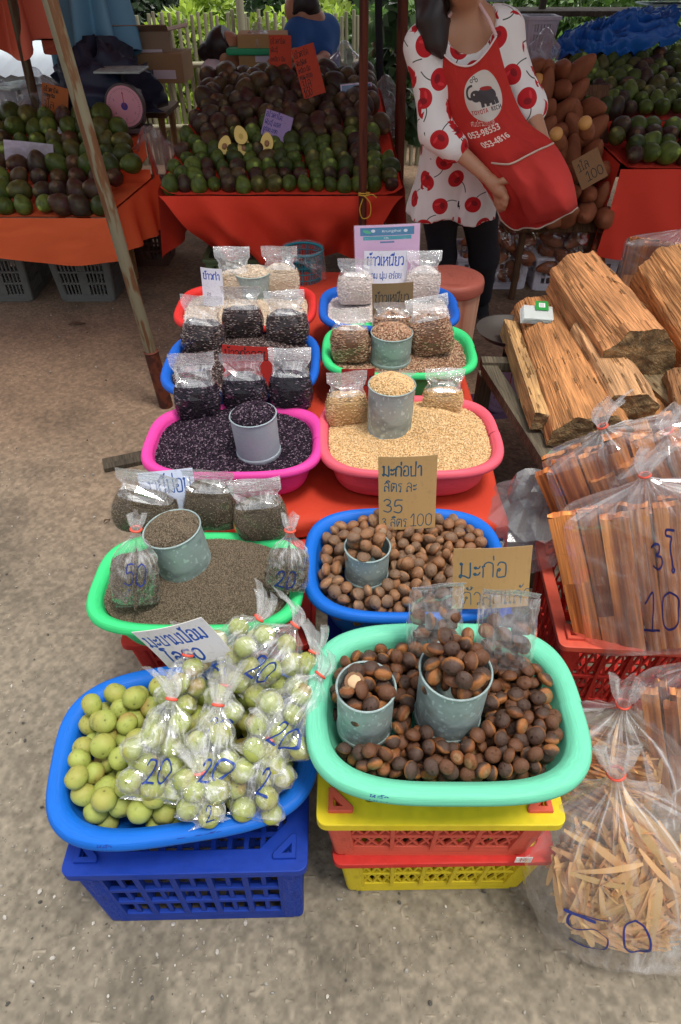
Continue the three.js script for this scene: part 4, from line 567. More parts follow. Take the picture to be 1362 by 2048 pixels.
const GB = [
  { x: 470, yb: 606, yt: 495, w: 74, hb: .622, kind: CREAMR, f: .56, label: 'clear bag of cream rice left of the tin cup in the red basin' },
  { x: 562, yb: 600, yt: 493, w: 74, hb: .622, kind: CREAMR, f: .6, label: 'clear bag of cream rice beside the teal waste basket' },
  { x: 710, yb: 612, yt: 512, w: 74, hb: .622, kind: WHITER, f: .62, label: 'clear bag of pinkish white rice left of the cardboard sign' },
  { x: 845, yb: 602, yt: 503, w: 72, hb: .622, kind: WHITER, f: .6, label: 'clear bag of pinkish white rice right of the white sticky rice sign' },
  { x: 404, yb: 706, yt: 592, w: 86, hb: .606, kind: SPECKR, f: .52, roll: .08, label: 'clear bag of speckled black rice, leftmost of three under the red basin' },
  { x: 487, yb: 678, yt: 567, w: 82, hb: .616, kind: SPECKR, f: .56, label: 'clear bag of speckled black rice, middle of three under the red basin' },
  { x: 577, yb: 692, yt: 583, w: 84, hb: .608, kind: SPECKR, f: .6, roll: -.06, label: 'clear bag of speckled black rice near the white and blue basin' },
  { x: 700, yb: 728, yt: 618, w: 78, hb: .60, kind: BROWNR, f: .66, label: 'clear bag of red brown rice left of the tin cup in the green basin' },
  { x: 784, yb: 690, yt: 600, w: 82, hb: .61, kind: BROWNR, f: .66, label: 'clear bag of red brown rice directly behind its tin cup' },
  { x: 868, yb: 714, yt: 594, w: 88, hb: .604, kind: BROWNR, f: .66, roll: -.2, label: 'clear tilted bag of red brown rice right of the tin cup' },
  { x: 396, yb: 842, yt: 708, w: 92, hb: .582, kind: BLACKR, f: .54, yaw: .12, label: 'clear bag of black rice on the left end of the pink basin' },
  { x: 489, yb: 826, yt: 702, w: 92, hb: .588, kind: BLACKR, f: .56, label: 'clear bag of black rice behind the pale painted cup' },
  { x: 583, yb: 824, yt: 700, w: 88, hb: .588, kind: BLACKR, f: .6, label: 'clear bag of black rice at the right end of the pink basin' },
  { x: 694, yb: 856, yt: 745, w: 84, hb: .578, kind: YELLOWR, f: .6, yaw: .15, label: 'clear bag of yellow rice left of the tall tin cup' },
  { x: 790, yb: 812, yt: 738, w: 80, hb: .60, kind: YELLOWR, f: .66, label: 'clear bag of yellow rice hidden behind the tall tin cup' },
  { x: 884, yb: 836, yt: 740, w: 82, hb: .592, kind: YELLOWR, f: .58, label: 'clear bag of yellow rice half buried at the right of its heap' },
  { x: 282, yb: 1074, yt: 944, w: 126, hb: .574, kind: PERILLA, ns: 5200, f: .6, roll: .22, label: 'clear bag of perilla seed leaning by the pale sign' },
  { x: 420, yb: 1066, yt: 934, w: 106, hb: .574, kind: PERILLA, ns: 5200, f: .66, roll: .06, label: 'clear bag of perilla seed, middle of three at the back of the green basin' },
  { x: 530, yb: 1086, yt: 964, w: 108, hb: .574, kind: PERILLA, ns: 5200, f: .62, roll: -.12, label: 'clear bag of perilla seed at the back right of the light green basin' },
]; GB.forEach((o, i) => grainBag({ ...o, seed: 900 + i * 7, fold: (i % 3 - .6) * .5 }));
// tied bags of perilla seed with a price, and two bags of roasted nuts
function seedBag(o) {
  const a = P(...o.foot), b = Q(o.neck[0], o.neck[1], -a.z + o.neck[2]), F = frameOf(a, b), W = o.w / 2 * perPx(a), t = thing('seed_bag', o.label, 'bag', a, 'tied bags of perilla seed'), rg = rngOf(o.seed);
  const rr = (tt, an) => { const e = tt < .62 ? .9 + .1 * Math.sin(PI * tt / .62) : mix(.9, .12, smooth(.62, 1, tt)), k = Math.hypot(Math.cos(an), .62 * Math.sin(an)); return W * e * (.62 / k < 1 ? Math.max(.62, 1 / Math.hypot(Math.cos(an), Math.sin(an) / .62)) : 1) * (1 + .05 * Math.sin(an * 3 + o.seed + tt * 4)); };
  const tb = []; for (let j = 0; j <= 30; j++) { const row = new Float32Array(48); for (let i = 0; i < 48; i++) row[i] = rr(j / 30, i / 48 * 2 * PI); tb.push(row); }
  const at = tiedBag(t, a, b, tb, { F, seed: o.seed, seam: W * .85, neck: .008, tuft: .035, mark: o.mark, crinkle: .004, close: .8, pleat: .55, foot: .16 });
  const fill = new THREE.Group(); fill.name = 'filling'; t.add(fill); fill.userData.kind = 'stuff'; const lev = o.level || .62;
  mesh('grain_body', [seamless(grid(40, 14, (u, v) => at(.02 + v * (lev - .02), u * 2 * PI, -.003), true), 40, 14), grid(40, 5, (u, v) => at(lev, u * 2 * PI, -.003).lerp(F.z.clone().multiplyScalar((lev + .04) * F.l), 1 - v))], PERILLA.base, fill);
  const pts = []; for (let i = 0; i < 5600; i++) { const tt = .03 + rg() * (lev - .03), an = rg() * 2 * PI, p = at(tt, an, -.002), n = at(tt, an, .01).sub(at(tt, an, 0)).normalize(); if (n.dot(F.y) > -.2) pts.push([p, n]); } for (let i = 0; i < 1500; i++) { const k = Math.sqrt(rg()); pts.push([at(lev, rg() * 7, -.003).lerp(F.z.clone().multiplyScalar((lev + .04) * F.l), 1 - k), F.z]); }
  grains(fill, pts, { ...PERILLA, name: 'grain' }, rg);
}
seedBag({ foot: [272, 1214, .565], neck: [272, 1058, .03], w: 92, seed: 81, mark: [M50, .35, .75, 1.1, -.9], label: 'tied bag of perilla seed standing left of the tilted tin cup' });
seedBag({ foot: [574, 1184, .585], neck: [580, 1060, .03], w: 84, seed: 83, mark: [M20, .15, .55, .8, -1], label: 'tied bag of perilla seed marked 20 near the blue basin' });
function nutBag(o) {
  const b0 = P(o.x, o.yb, o.hb), W = o.w * perPx(b0), t = grainBagShell(o, b0, W); return t;
}
const filmNuts = phy({ color: 0xffffff, transmission: .95, transmissionMap: T.crease, roughness: .04, thickness: 0, ior: 2.1, flatShading: true });
function grainBagShell(o, b0, W) {
  const dep = W * .5, c = V(b0.x, o.hb, b0.z - dep * .4), Ht = Q(o.x, o.yt, -c.z).y - o.hb, rg = rngOf(o.seed), t = thing('nut_bag', o.label, 'bag', c, 'clear bags of roasted nuts'); t.rotation.set(-.12, o.yaw || 0, -(o.roll || 0), 'YXZ');
  const l = settle({ seed: o.seed, n: 34, r: q => .0125 + .003 * q(), place: (q, r) => [(q() * 2 - 1) * (W / 2 - r), (q() * 2 - 1) * (dep / 2 - r)], floor: () => 0, ceil: () => Ht * .52 });
  for (const s of l) { const m = mesh('nut', dark[Math.floor(rg() * 8)].m.geometry, nutMat, t); m.position.set(s.x, s.y, s.z); m.scale.setScalar(s.r); nutTurn(m, rg); }
  const nu = 18, nv = 6, ring = []; for (let j = 0; j <= nv; j++) { const v = j / nv, row = []; for (let i = 0; i < nu; i++) { const an = -i / nu * 2 * PI, k = smooth(.45, .98, v), q = se(W / 2 * mix(1, .97, k) + .002, mix(dep / 2 + .003, .0022, k) * (v == 0 ? .8 : 1), an), e = j > 0 && j < nv ? W * .07 : 0; row.push(V(q[0] + (rg() - .5) * e, v * Ht * .86 + (rg() - .5) * e * .4, q[1] + (rg() - .5) * e)); } ring.push(row); }
  const g = grid(nu, nv, (u, v, i, j) => ring[j][i % nu]).toNonIndexed(); g.computeVertexNormals(); mesh('film', g, filmNuts, t);
  mesh('top_strip', [0, 1].map(s => grid(8, 4, (u, v) => V((u - .5) * W * .97, Ht * (.86 + .14 * v), (s ? -.0011 : .0011) + .02 * v * v + .003 * Math.sin(u * 6 + s)), !s)), filmStrip, t); return t;
}
nutBag({ x: 866, yb: 1312, yt: 1172, w: 104, hb: .585, seed: 91, yaw: .1, label: 'clear bag of roasted nuts behind the largest tin cup' });
nutBag({ x: 1006, yb: 1346, yt: 1188, w: 108, hb: .58, seed: 97, yaw: -.2, roll: -.06, label: 'clear bag of roasted nuts at the right back of the mint basin' });

// ---------- hand-lettered signs among the basins ----------
const BLUEINK = '#1547b0', TEAL = '#1d4a63';
card('price_sign', 'cardboard sign reading มะก่อป่า 35 standing behind the blue nut basin', 814, 1056, .595, 815, 908, 115, .045, canvas(384, 512, (c, w, h) => { paper(c, w, h, '#b9935f', 'board'); write(c, 'มะก่อป่า', 28, 130, 66, TEAL, 13); write(c, 'ลิตร ละ', 34, 240, 60, TEAL, 8); write(c, '35', 26, 390, 92, TEAL, 10, { wide: 1.2 }); write(c, '3 ลิตร', 18, 490, 56, TEAL, 8); write(c, '100', 210, 490, 84, TEAL, 9); }), { back: [.4, .27, .14] });
card('price_sign', 'cardboard sign reading มะก่อ between the two nut basins', 980, 1214, .6, 984, 1090, 154, .05, canvas(512, 400, (c, w, h) => { paper(c, w, h, '#b08a58', 'board'); write(c, 'มะก่อ', 40, 190, 96, TEAL, 12, { wide: 1.25 }); write(c, 'คั่วสุกแล้ว', 60, 372, 84, TEAL, 8, { wide: 1.15 }); }), { back: [.4, .27, .14] });
card('price_sign', 'small cardboard sign reading ข้าวเหนียว before the far blue basin', 785, 655, .61, 785, 564, 81, .02, canvas(320, 360, (c, w, h) => { paper(c, w, h, '#8d7350', 'board'); write(c, 'ข้าวเหนียว', 22, 150, 60, '#1d2a30', 8, { wide: .9 }); }), { back: [.35, .25, .14] });
card('price_sign', 'white sign reading ข้าวเหนียว หอม นุ่ม อร่อย by the far rice bags', 770, 585, .635, 772, 500, 86, .02, canvas(384, 384, (c, w, h) => { paper(c, w, h, '#e8e6f2'); write(c, 'ข้าวเหนียว', 22, 130, 78, BLUEINK, 12, { wide: .86 }); write(c, 'หอม นุ่ม อร่อย', 26, 250, 44, '#2b50a0', 8); }));
card('price_sign', 'white sign reading ข้าวก่ำ at the left end of the red basin', 428, 612, .625, 424, 535, 44, .02, canvas(256, 448, (c, w, h) => { paper(c, w, h, '#e3e6f4'); write(c, 'ข้าวก่ำ', 24, 130, 66, BLUEINK, 14, { wide: 1 }); write(c, 'ซอ2', 60, 330, 40, '#333a55', 5); }), { yaw: .18 });
card('price_sign', 'red sign reading ข้าวก่ำดอย among the bags of black rice', 497, 775, .6, 496, 690, 100, .03, canvas(448, 384, (c, w, h) => { paper(c, w, h, '#b32218'); write(c, 'ข้าวก่ำดอย', 16, 120, 76, '#1d1013', 11); }), { back: [.45, .05, .04] });
card('price_sign', 'small red sign behind the yellow rice, mostly hidden by bags', 716, 800, .605, 716, 735, 66, .02, canvas(256, 256, (c, w, h) => { paper(c, w, h, '#9d1a14'); write(c, 'ดอย', 110, 130, 70, '#1d1013', 9); }), { back: [.4, .04, .03] });
card('price_sign', 'pale sign reading งาขี้ม่อน behind the leaning perilla bag', 346, 1040, .585, 330, 940, 108, .05, canvas(448, 384, (c, w, h) => { paper(c, w, h, '#c9d2e8'); write(c, 'งาขี้ม่อน', 40, 170, 100, '#2a4f96', 13, { wide: .95 }); }), { yaw: -.1, bend: .004 });
{ const g = card('price_sign', 'white sign reading มะขามป้อม between the gooseberries and the green basin', 402, 1322, .565, 386, 1236, 150, -.005, canvas(512, 320, (c, w, h) => { paper(c, w, h, '#eceaf0'); write(c, 'มะขามป้อม', 24, 140, 82, '#1450b8', 15, { wide: .98 }); write(c, 'โล50', 60, 290, 92, '#1450b8', 22, { wide: 1.2 }); })); g.rotateZ(.36); }
card('payment_sign', 'pink laminated payment sign with a blue header behind the white sign', 774, 578, .63, 774, 448, 128, .03, canvas(384, 512, (c, w, h) => { c.fillStyle = '#e2b9dc'; c.fillRect(0, 0, w, h); c.fillStyle = '#1d7fae'; c.fillRect(34, 18, w - 68, 62); c.fillStyle = '#2aa3b4'; c.fillRect(50, 84, w - 100, 30); c.fillStyle = '#3fbf8f'; c.beginPath(); c.ellipse(74, 50, 26, 12, .4, 0, 7); c.fill(); c.fillStyle = '#dfe8f4'; c.beginPath(); c.arc(110, 44, 12, 0, 7); c.fill(); c.arc(300, 48, 12, 0, 7); c.fill(); c.fillStyle = '#fff'; c.font = '26px sans-serif'; c.fillText('Krungthai', 160, 56); c.font = '18px sans-serif'; c.fillText('CBL', 172, 106); c.fillStyle = '#4a76a8'; c.fillRect(150, 126, 84, 12); }), { gloss: true, rough: .35, back: [.7, .5, .66] });

// ---------- split wood, its bench and the bags of wood on the right ----------
const woodRed = woodMat(.95, .45, .19, .008), woodPale = woodMat(.9, .56, .27, .005), woodTan = woodMat(.74, .34, .12, .004), barkEnd = std({ map: tex(256, 256, (u, v) => { const r = fbm(u * 7, v * 7, 0, 131, 5, 7), q = fbm(u * 40, v * 40, 0, 137, 2, 40), k = .36 + .5 * (r - .42) + .16 * q; return [k * 1.1, k * .9, k * .62]; }), bumpMap: T.fine, bumpScale: .006, roughness: .95 });
const fibreGeo = box(.0016, .0009, 1, 0, 0, .5);
function block(o) { // a split billet from far to near; poly: its cross-section in metres (x right, y up); rough along the grain
  const far = o.far, near = o.near, ax = near.clone().sub(far), l = ax.length(), z = ax.clone().normalize(), x = V(1, 0, 0); x.addScaledVector(z, -x.dot(z)).normalize(); const y = z.clone().cross(x), t = thing('split_wood', o.label, 'wood block', far, 'split wood on the bench');
  t.quaternion.setFromRotationMatrix(M4().makeBasis(x, y, z)); if (o.roll) t.rotateZ(o.roll);
  const poly = o.poly, per = [0]; for (let i = 0; i < poly.length; i++) { const a = poly[i], b = poly[(i + 1) % poly.length]; per.push(per[i] + Math.hypot(b[0] - a[0], b[1] - a[1])); }
  const tot = per[poly.length], NU = Math.min(260, Math.ceil(tot / .0018)), NV = 46, sd = o.seed, amp = o.amp ?? .007;
  const at = u => { const s = u * tot; let i = 0; while (per[i + 1] < s - 1e-9 && i < poly.length - 1) i++; const f = (s - per[i]) / (per[i + 1] - per[i]), a = poly[i], b = poly[(i + 1) % poly.length]; return [mix(a[0], b[0], f), mix(a[1], b[1], f)]; };
  const cx = poly.reduce((a, p) => a + p[0], 0) / poly.length, cy = poly.reduce((a, p) => a + p[1], 0) / poly.length;
  const pt = (u, v) => { const [px, py] = at(u % 1), d = Math.hypot(px - cx, py - cy), ridge = fbm(px * 34 + sd, py * 34, v * 2.6, sd, 4) - .5, fine = noise(px * 230, py * 230, v * 4, sd) + .6 * noise(px * 480, py * 480, v * 9, sd) - .8, k = 1 + (ridge * 2.0 * amp + fine * amp * .16) / d; const tap = mix(o.tap ?? 1, 1, v), end = v < .02 || v > .98 ? .012 * (fbm(px * 40, py * 40, sd, 5, 2) - .5) : 0; const S9 = o.scale || 1.6; return V((cx + (px - cx) * k * tap) * S9, (cy + (py - cy) * k * tap) * S9 + (o.bow || 0) * Math.sin(v * PI), v * l + end + (v > .5 ? (o.slantY || 0) * (py - cy) + (o.slantX || 0) * (px - cx) : 0)); };
  const g = seamless(grid(NU, NV, pt), NU, NV), uv = g.attributes.uv; for (let i = 0; i < uv.count; i++) uv.setXY(i, uv.getX(i) * tot * 1.6, uv.getY(i) * l);
  mesh('split_face', toCreasedNormals(g, .95), o.mat, t);
  const cap = v => { const g = grid(NU, 8, (u, k) => { const p = pt(u, v), c = V(cx * (o.scale || 1.6), cy * (o.scale || 1.6), v * l); const q = c.lerp(p, k); q.z += (k < 1 ? .012 * (fbm(q.x * 50, q.y * 50, sd, 7, 3) - .5) : 0) + (v ? 1 : -1) * .001; return q; }, v > .5); const w = g.attributes.uv, p = g.attributes.position; for (let i = 0; i < w.count; i++) w.setXY(i, p.getX(i) * 6, p.getY(i) * 6); return g; };
  mesh('cut_end', cap(1), barkEnd, t); mesh('cut_end', cap(0), o.mat, t);
  { const rg = rngOf(sd * 7), nf = o.fibres ?? 80, im = new THREE.InstancedMesh(fibreGeo, woodPale, nf), c = new THREE.Color(); im.name = 'loose_fibres'; im.userData.kind = 'stuff'; im.castShadow = im.receiveShadow = true; for (let i = 0; i < nf; i++) { const u = rg(), v = rg() * .94, e = .02 + .09 * rg() * rg(), a = pt(u, v), b = pt(u, Math.min(.99, v + e / l)), n = pt((u + .004) % 1, v).sub(a).cross(b.clone().sub(a)).normalize(); if (n.dot(V(a.x - cx * 1.6, a.y - cy * 1.6, 0)) < 0) n.negate(); b.addScaledVector(n, .003 * rg()); const z = b.clone().sub(a), L9 = z.length(); z.normalize(); const x9 = n.clone().cross(z).normalize(); im.setMatrixAt(i, M4().makeBasis(x9, z.clone().cross(x9), z).scale(V(.7 + 1.6 * rg(), 1, L9)).setPosition(a.addScaledVector(n, .0018))); const k = .8 + .5 * rg(); im.setColorAt(i, c.setRGB(k, k * .92, k * .85)); } t.add(im); }
  if (o.splinters) for (let i = 0; i < o.splinters; i++) { const rg = rngOf(sd * 31 + i), u = rg(), v = rg() * .9, a = pt(u, v), b = pt(u, v + .06 + .1 * rg()), n = V(a.x - cx * 1.6, a.y - cy * 1.6, 0).normalize(); mesh('splinter', rod(a, b.addScaledVector(n, .004 + .012 * rg()), .0016, .0004, 5), woodPale, t); }
  return t;
}
const BENCH = .5;
{
  const t = thing('bench', 'rough grey wooden bench carrying the split wood blocks', 'bench', V(.9, 0, -1.7));
  const L0 = (q) => q.clone().sub(V(.9, 0, -1.7)), a = P(977, 738, BENCH), b = P(1130, 975, BENCH), n = P(962, 728, BENCH + .01), m = P(1100, 742, BENCH + .01);
  mesh('beam', metres(bar(L0(a), L0(b), .05, .035)), greyWood, t); mesh('beam', metres(bar(L0(n), L0(V(1.6, n.y, m.z)), .045, .035)), greyWood, t); mesh('beam', metres(bar(L0(b).add(V(-.03, -.037, .01)), L0(V(1.5, BENCH - .037, b.z - .0)), .05, .035)), greyWood, t);
  for (let i = 0; i < 6; i++) mesh('plank', metres(rbox(.74, .018, .11, .003, .24, BENCH - .034, -.42 + i * .125)), brownWood, t);
  for (const [x, z] of [[-.38, -.38], [-.26, .22], [.6, -.38], [.6, .22]]) mesh('leg', metres(rbox(.05, BENCH - .05, .05, .004, x, (BENCH - .05) / 2, z)), greyWood, t);
}
const sq = (w, h, c = .15) => [[-w / 2, 0], [w / 2, 0], [w / 2, h * (1 - c)], [w / 2 - w * c, h], [-w / 2 + w * c, h], [-w / 2, h * (1 - c)]];
block({ label: 'wide reddish slab of split wood at the left of the bench, under the big block', far: P(1058, 636, BENCH + .03), near: P(1164, 892, BENCH + .03), poly: [[-.06, 0], [.085, .0], [.085, .035], [.04, .062], [-.02, .058], [-.055, .03]], mat: woodRed, seed: 3, amp: .008, splinters: 7, tap: .82 });
block({ label: 'thin pale yellow stick leaning at the left edge of the slab', far: P(1014, 668, BENCH + .035), near: P(1076, 858, BENCH + .03), poly: [[-.016, 0], [.014, 0], [.016, .03], [-.012, .036]], mat: woodPale, seed: 5, amp: .004 });
block({ label: 'pale orange split piece with a grey end below the big block', far: P(1168, 690, BENCH + .075), near: P(1246, 838, BENCH + .055), poly: [[-.048, 0], [.05, -.005], [.058, .03], [.03, .052], [-.03, .05]], mat: woodMat(1, .58, .32, .006), seed: 7, amp: .006, splinters: 4 });
block({ label: 'large square block of red wood lying on top with a brown sawn end', far: P(1138, 585, BENCH + .12), near: P(1258, 752, BENCH + .075), poly: [[-.06, .0], [.02, -.012], [.085, .005], [.075, .055], [.035, .105], [-.03, .098], [-.07, .06]], mat: woodMat(1, .48, .22, .008), seed: 11, amp: .01, splinters: 8, tap: .9 });
block({ label: 'second large block of red wood reaching out of the right edge', far: P(1322, 590, BENCH + .12), near: P(1440, 770, BENCH + .06), poly: [[-.075, 0], [.07, 0], [.08, .07], [.03, .125], [-.04, .12], [-.08, .07]], mat: woodMat(1, .5, .22, .008), seed: 13, amp: .011, splinters: 8 });
block({ label: 'narrow grey brown plank slanting under the large block', far: P(1262, 742, BENCH + .03), near: P(1390, 860, BENCH + .03), poly: sq(.05, .03), mat: woodMat(.42, .32, .2), seed: 17, amp: .005 });
block({ label: 'reddish plank lowest on the bench behind the bagged sticks', far: P(1262, 700, BENCH + .0), near: P(1330, 905, BENCH + .0), poly: sq(.12, .035), mat: woodRed, seed: 19, amp: .007 });
block({ label: 'short dark end of a billet beside the bagged sticks', far: P(1360, 790, BENCH + .03), near: P(1400, 905, BENCH + .03), poly: sq(.09, .06), mat: woodMat(.5, .25, .12), seed: 23, amp: .007 });
// a stack of new plastic bags on the wood
{ const p = P(1070, 648, BENCH + .11), t = thing('plastic_bag_pack', 'pack of folded white plastic bags with a green label on the slab', 'bag pack', p); t.rotation.y = -.15; for (let i = 0; i < 6; i++) mesh('folded_bag', grid(10, 8, (u, v) => V((u - .5) * .1 + .002 * i, i * .0035 + .012 * v + .003 * noise(u * 4, v * 4, i), -v * .085)), phy({ color: L(.78, .82, .8), transmission: .35, roughness: .2, thickness: 0 }), t); mesh('label', grid(4, 4, (u, v) => V(.0 + u * .045, .03 + .012 * v + .0, -.05 - v * .05)), std({ map: canvas(64, 64, (c) => { c.fillStyle = '#1f8c3a'; c.fillRect(0, 0, 64, 64); c.fillStyle = '#eee'; c.fillRect(18, 14, 30, 30); c.fillStyle = '#555'; for (let i = 0; i < 5; i++) c.fillRect(21, 18 + i * 5, 22, 2); }), roughness: .5 }), t); }
// bundles of wood sticks in film
const stickMap = tex(256, 512, (u, v) => { const a = fbm(u * 9, v * 1.5, 0, 171, 3, 0), b = fbm(u * 44, v * 3, 0, 173, 2, 0), f = fbm(u * 120, v * 8, 0, 179, 2, 0), t = smooth(.3, .7, .6 * a + .4 * b), k = .86 + .3 * (f - .5); return [mix(.5, .9, t) * k, mix(.27, .62, t) * k, mix(.13, .36, t) * k]; });
const stickMats = [[1.45, 1.35, 1.2], [1.6, 1.3, 1.05], [1.7, 1.6, 1.4], [1.2, 1.05, .9]].map(c => std({ map: again(stickMap, 2.5, 1.1), color: L(...c), bumpMap: again(woodBump, 4, 2), bumpScale: .002, roughness: .7 }));
const filmHaze = phy({ color: 0xffffff, transmission: .95, transmissionMap: again(T.crease, 1, .5), roughness: .05, thickness: 0, ior: 1.9, flatShading: true, bumpMap: T.crinkle, bumpScale: .003 });
function stickBag(o) {
  const a = P(...o.foot), b = Q(o.neck[0], o.neck[1], -a.z + o.neck[2]), F = frameOf(a, b), W = o.w / 2 * perPx(a), t = thing('wood_stick_bag', o.label, 'bag', a, 'bags of wood sticks'), rg = rngOf(o.seed), hgt = o.hgt || .8, D = o.deep || .05;
  const n = o.n || 9; for (let row = 0; row < 2; row++) { let x = -W * .96; for (let i = 0; i < n && x < W * .9; i++) { const w = W * 2 / n * (.75 + .6 * rg()), h = F.l * (hgt - .12 * rg() * rg() - row * .03), th = .014 + .01 * rg(), lean = (rg() - .5) * .03, g = metres(shift(new THREE.BoxGeometry(w * .94, th, h, 4, 2, 14), v => { const r = fbm(v.x * 90 + i * 7, v.y * 50, v.z * 3, o.seed, 3) - .5; v.x += r * .007 + lean * v.z; v.y += r * .012; v.z += (Math.abs(v.z) > h * .49 ? .008 : 0) * (rg() - .5); })); g.translate(x + w / 2, (row ? -.02 : .014) + (rg() - .5) * .008, h / 2 + .012);
    { const a5 = g.attributes.uv, du = rg(), dv = rg(); for (let q = 0; q < a5.count; q++) a5.setXY(q, a5.getX(q) + du, a5.getY(q) + dv); } const m = mesh('wood_stick', g.applyMatrix4(M4().makeBasis(F.x, F.y, F.z)), stickMats[Math.floor(rg() * 4)], t); x += w; } }
  const tb = []; for (let j = 0; j <= 34; j++) { const row = new Float32Array(64), tt = j / 34; for (let i = 0; i < 64; i++) { const an = i / 64 * 2 * PI, e = smooth(hgt - .03, 1, tt), A = W * 1.04, B2 = D, r = 1 / Math.pow(Math.pow(Math.abs(Math.cos(an) / A), 5) + Math.pow(Math.abs(Math.sin(an) / B2), 5), 1 / 5); row[i] = mix(r, .02, e); } tb.push(row); }
  tiedBag(t, a, b, tb, { F, seed: o.seed, film: filmHaze, seam: W * .95, neck: .009, tuft: o.tuft || .07, mark: o.mark, crinkle: .006, close: .93, pleat: .8, nu: 72, nt: 50, foot: .04, tuftDir: V(.1, 1, 0) });
}
const MK3 = canvas(512, 640, c => { write(c, '3', 190, 200, 130, INK2, 16, { wide: 1.5 }); write(c, 'โล', 340, 230, 150, INK2, 15, { wide: 1.2 }); write(c, '100', 40, 540, 210, INK2, 17, { wide: 1.45, slant: .12 }); });
stickBag({ foot: [1310, 1160, .31], neck: [1205, 852, .06], w: 225, n: 6, seed: 61, hgt: .93, label: 'rear bag of wood sticks on the crate, its knot at the left' });
stickBag({ foot: [1470, 1180, .31], neck: [1335, 862, .06], w: 250, n: 6, seed: 67, hgt: .93, label: 'rear bag of wood sticks on the crate, its knot at the right' });
stickBag({ foot: [1330, 1290, .31], neck: [1290, 950, .08], w: 280, n: 7, seed: 71, hgt: .86, mark: [MK3, .1, .8, 1.05, -.9], label: 'front bag of wood sticks marked 3 โล 100 in purple' });
stickBag({ foot: [1330, 605, BENCH + .02], neck: [1372, 455, .0], w: 190, n: 7, seed: 73, hgt: .8, label: 'bag of thin wood sticks lying at the back of the bench' });
// bags of shavings
const strip = s => { const rg = rngOf(s), l = .1 + .09 * rg(), w = .011 + .009 * rg(), k = .2 + 1.7 * rg(), tw = (rg() - .5) * 1.6; return grid(10, 2, (u, v) => { const x = (u - .5) * l, tp = w * (1 - .6 * Math.pow(Math.abs(u * 2 - 1), 4)), a = tw * u; return V(x, -k * x * x * 3 + (v - .5) * tp * Math.sin(a), (v - .5) * tp * Math.cos(a)); }); };
const strips = [1, 2, 3, 4, 5].map(i => strip(i * 17)), shaveMat = std({ color: 0xffffff, roughness: .75, side: THREE.DoubleSide });
const filmBig = phy({ color: 0xffffff, transmission: .985, transmissionMap: again(T.crease, 1.4, .7), roughness: .05, thickness: 0, ior: 1.9, flatShading: true, bumpMap: T.crinkle, bumpScale: .008 });
function shavingBag(o) {
  const a = P(...o.foot), b = Q(o.neck[0], o.neck[1], -a.z + o.neck[2]), F = frameOf(a, b), W = o.w / 2 * perPx(a) * (o.wk || 1), D = o.deep, t = thing('wood_shaving_bag', o.label, 'bag', a, 'bags of wood shavings'), rg = rngOf(o.seed);
  const prof = (tt) => Math.pow(Math.max(.0001, Math.sin(PI * clamp(tt * .8 + .2, 0, 1))), .45) * (1 - .25 * smooth(.6, 1, tt));
  const tb = []; for (let j = 0; j <= 34; j++) { const row = new Float32Array(64), tt = j / 34; for (let i = 0; i < 64; i++) { const an = i / 64 * 2 * PI; row[i] = prof(tt) / Math.pow(Math.pow(Math.abs(Math.cos(an) / W), 2.6) + Math.pow(Math.abs(Math.sin(an) / D), 2.6), 1 / 2.6); } tb.push(row); }
  tiedBag(t, a, b, tb, { F, seed: o.seed, seam: W * .92, neck: .012, tuft: .07, mark: o.mark, film: filmBig, crinkle: .012, close: .84, pleat: .5, nu: 80, nt: 60, foot: .06 });
  const per = Math.round(o.n / strips.length);
  strips.forEach((g, k) => { const im = new THREE.InstancedMesh(g, shaveMat, per), q = new THREE.Quaternion(), c = new THREE.Color(); im.name = 'wood_shavings'; im.userData.kind = 'stuff'; im.castShadow = im.receiveShadow = true;
    for (let i = 0, tries = 0; i < per; i++) { const edge = rg() < .75, tt = .06 + .84 * Math.pow(rg(), .9), an = rg() * 2 * PI, rr = edge ? .62 + .2 * rg() : Math.sqrt(rg()) * .7, r = prof(tt) / Math.pow(Math.pow(Math.abs(Math.cos(an) / W), 2.6) + Math.pow(Math.abs(Math.sin(an) / D), 2.6), 1 / 2.6) * rr, p = V(0, 0, 0).addScaledVector(F.x, Math.cos(an) * r).addScaledVector(F.y, Math.sin(an) * r).addScaledVector(F.z, tt * F.l);
      const dirUp = F.z.clone().multiplyScalar((o.up ?? .7) * 1.3 * smooth(.08, .4, tt) * rg()).addScaledVector(F.x, (rg() - .5) * 1.7).addScaledVector(F.y, (rg() - .5) * .12).normalize(), nn = F.y.clone().multiplyScalar(Math.sin(an) >= 0 ? 1 : -1).addScaledVector(F.x, (rg() - .5) * .8); nn.addScaledVector(dirUp, -nn.dot(dirUp)).normalize(); const sc = (.75 + .6 * rg()) * (o.size || 1); const ok = [-.085 * sc, .085 * sc].every(k => { const e = p.clone().addScaledVector(dirUp, k), ez = e.dot(F.z) / F.l, ex = e.dot(F.x), ey = e.dot(F.y); if (ez < .045 || ez > .93) return false; const flat = mix(.3, 1, smooth(.02, .12, ez)); return Math.pow(Math.abs(ex / W), 2.6) + Math.pow(Math.abs(ey / (D * flat)), 2.6) < Math.pow(prof(ez) * .84 * (ez > .55 ? 1 - .55 * smooth(.55, .93, ez) : 1), 2.6); }); if (!ok && tries++ < 60000) { i--; continue; } im.setMatrixAt(i, M4().makeBasis(dirUp, nn, dirUp.clone().cross(nn)).scale(V(sc, sc, sc * .8)).setPosition(p)); const v = .75 + .5 * rg(); im.setColorAt(i, c.setRGB(.76 * v, (.4 + .08 * rg()) * v, .18 * v)); }
    t.add(im); });
}
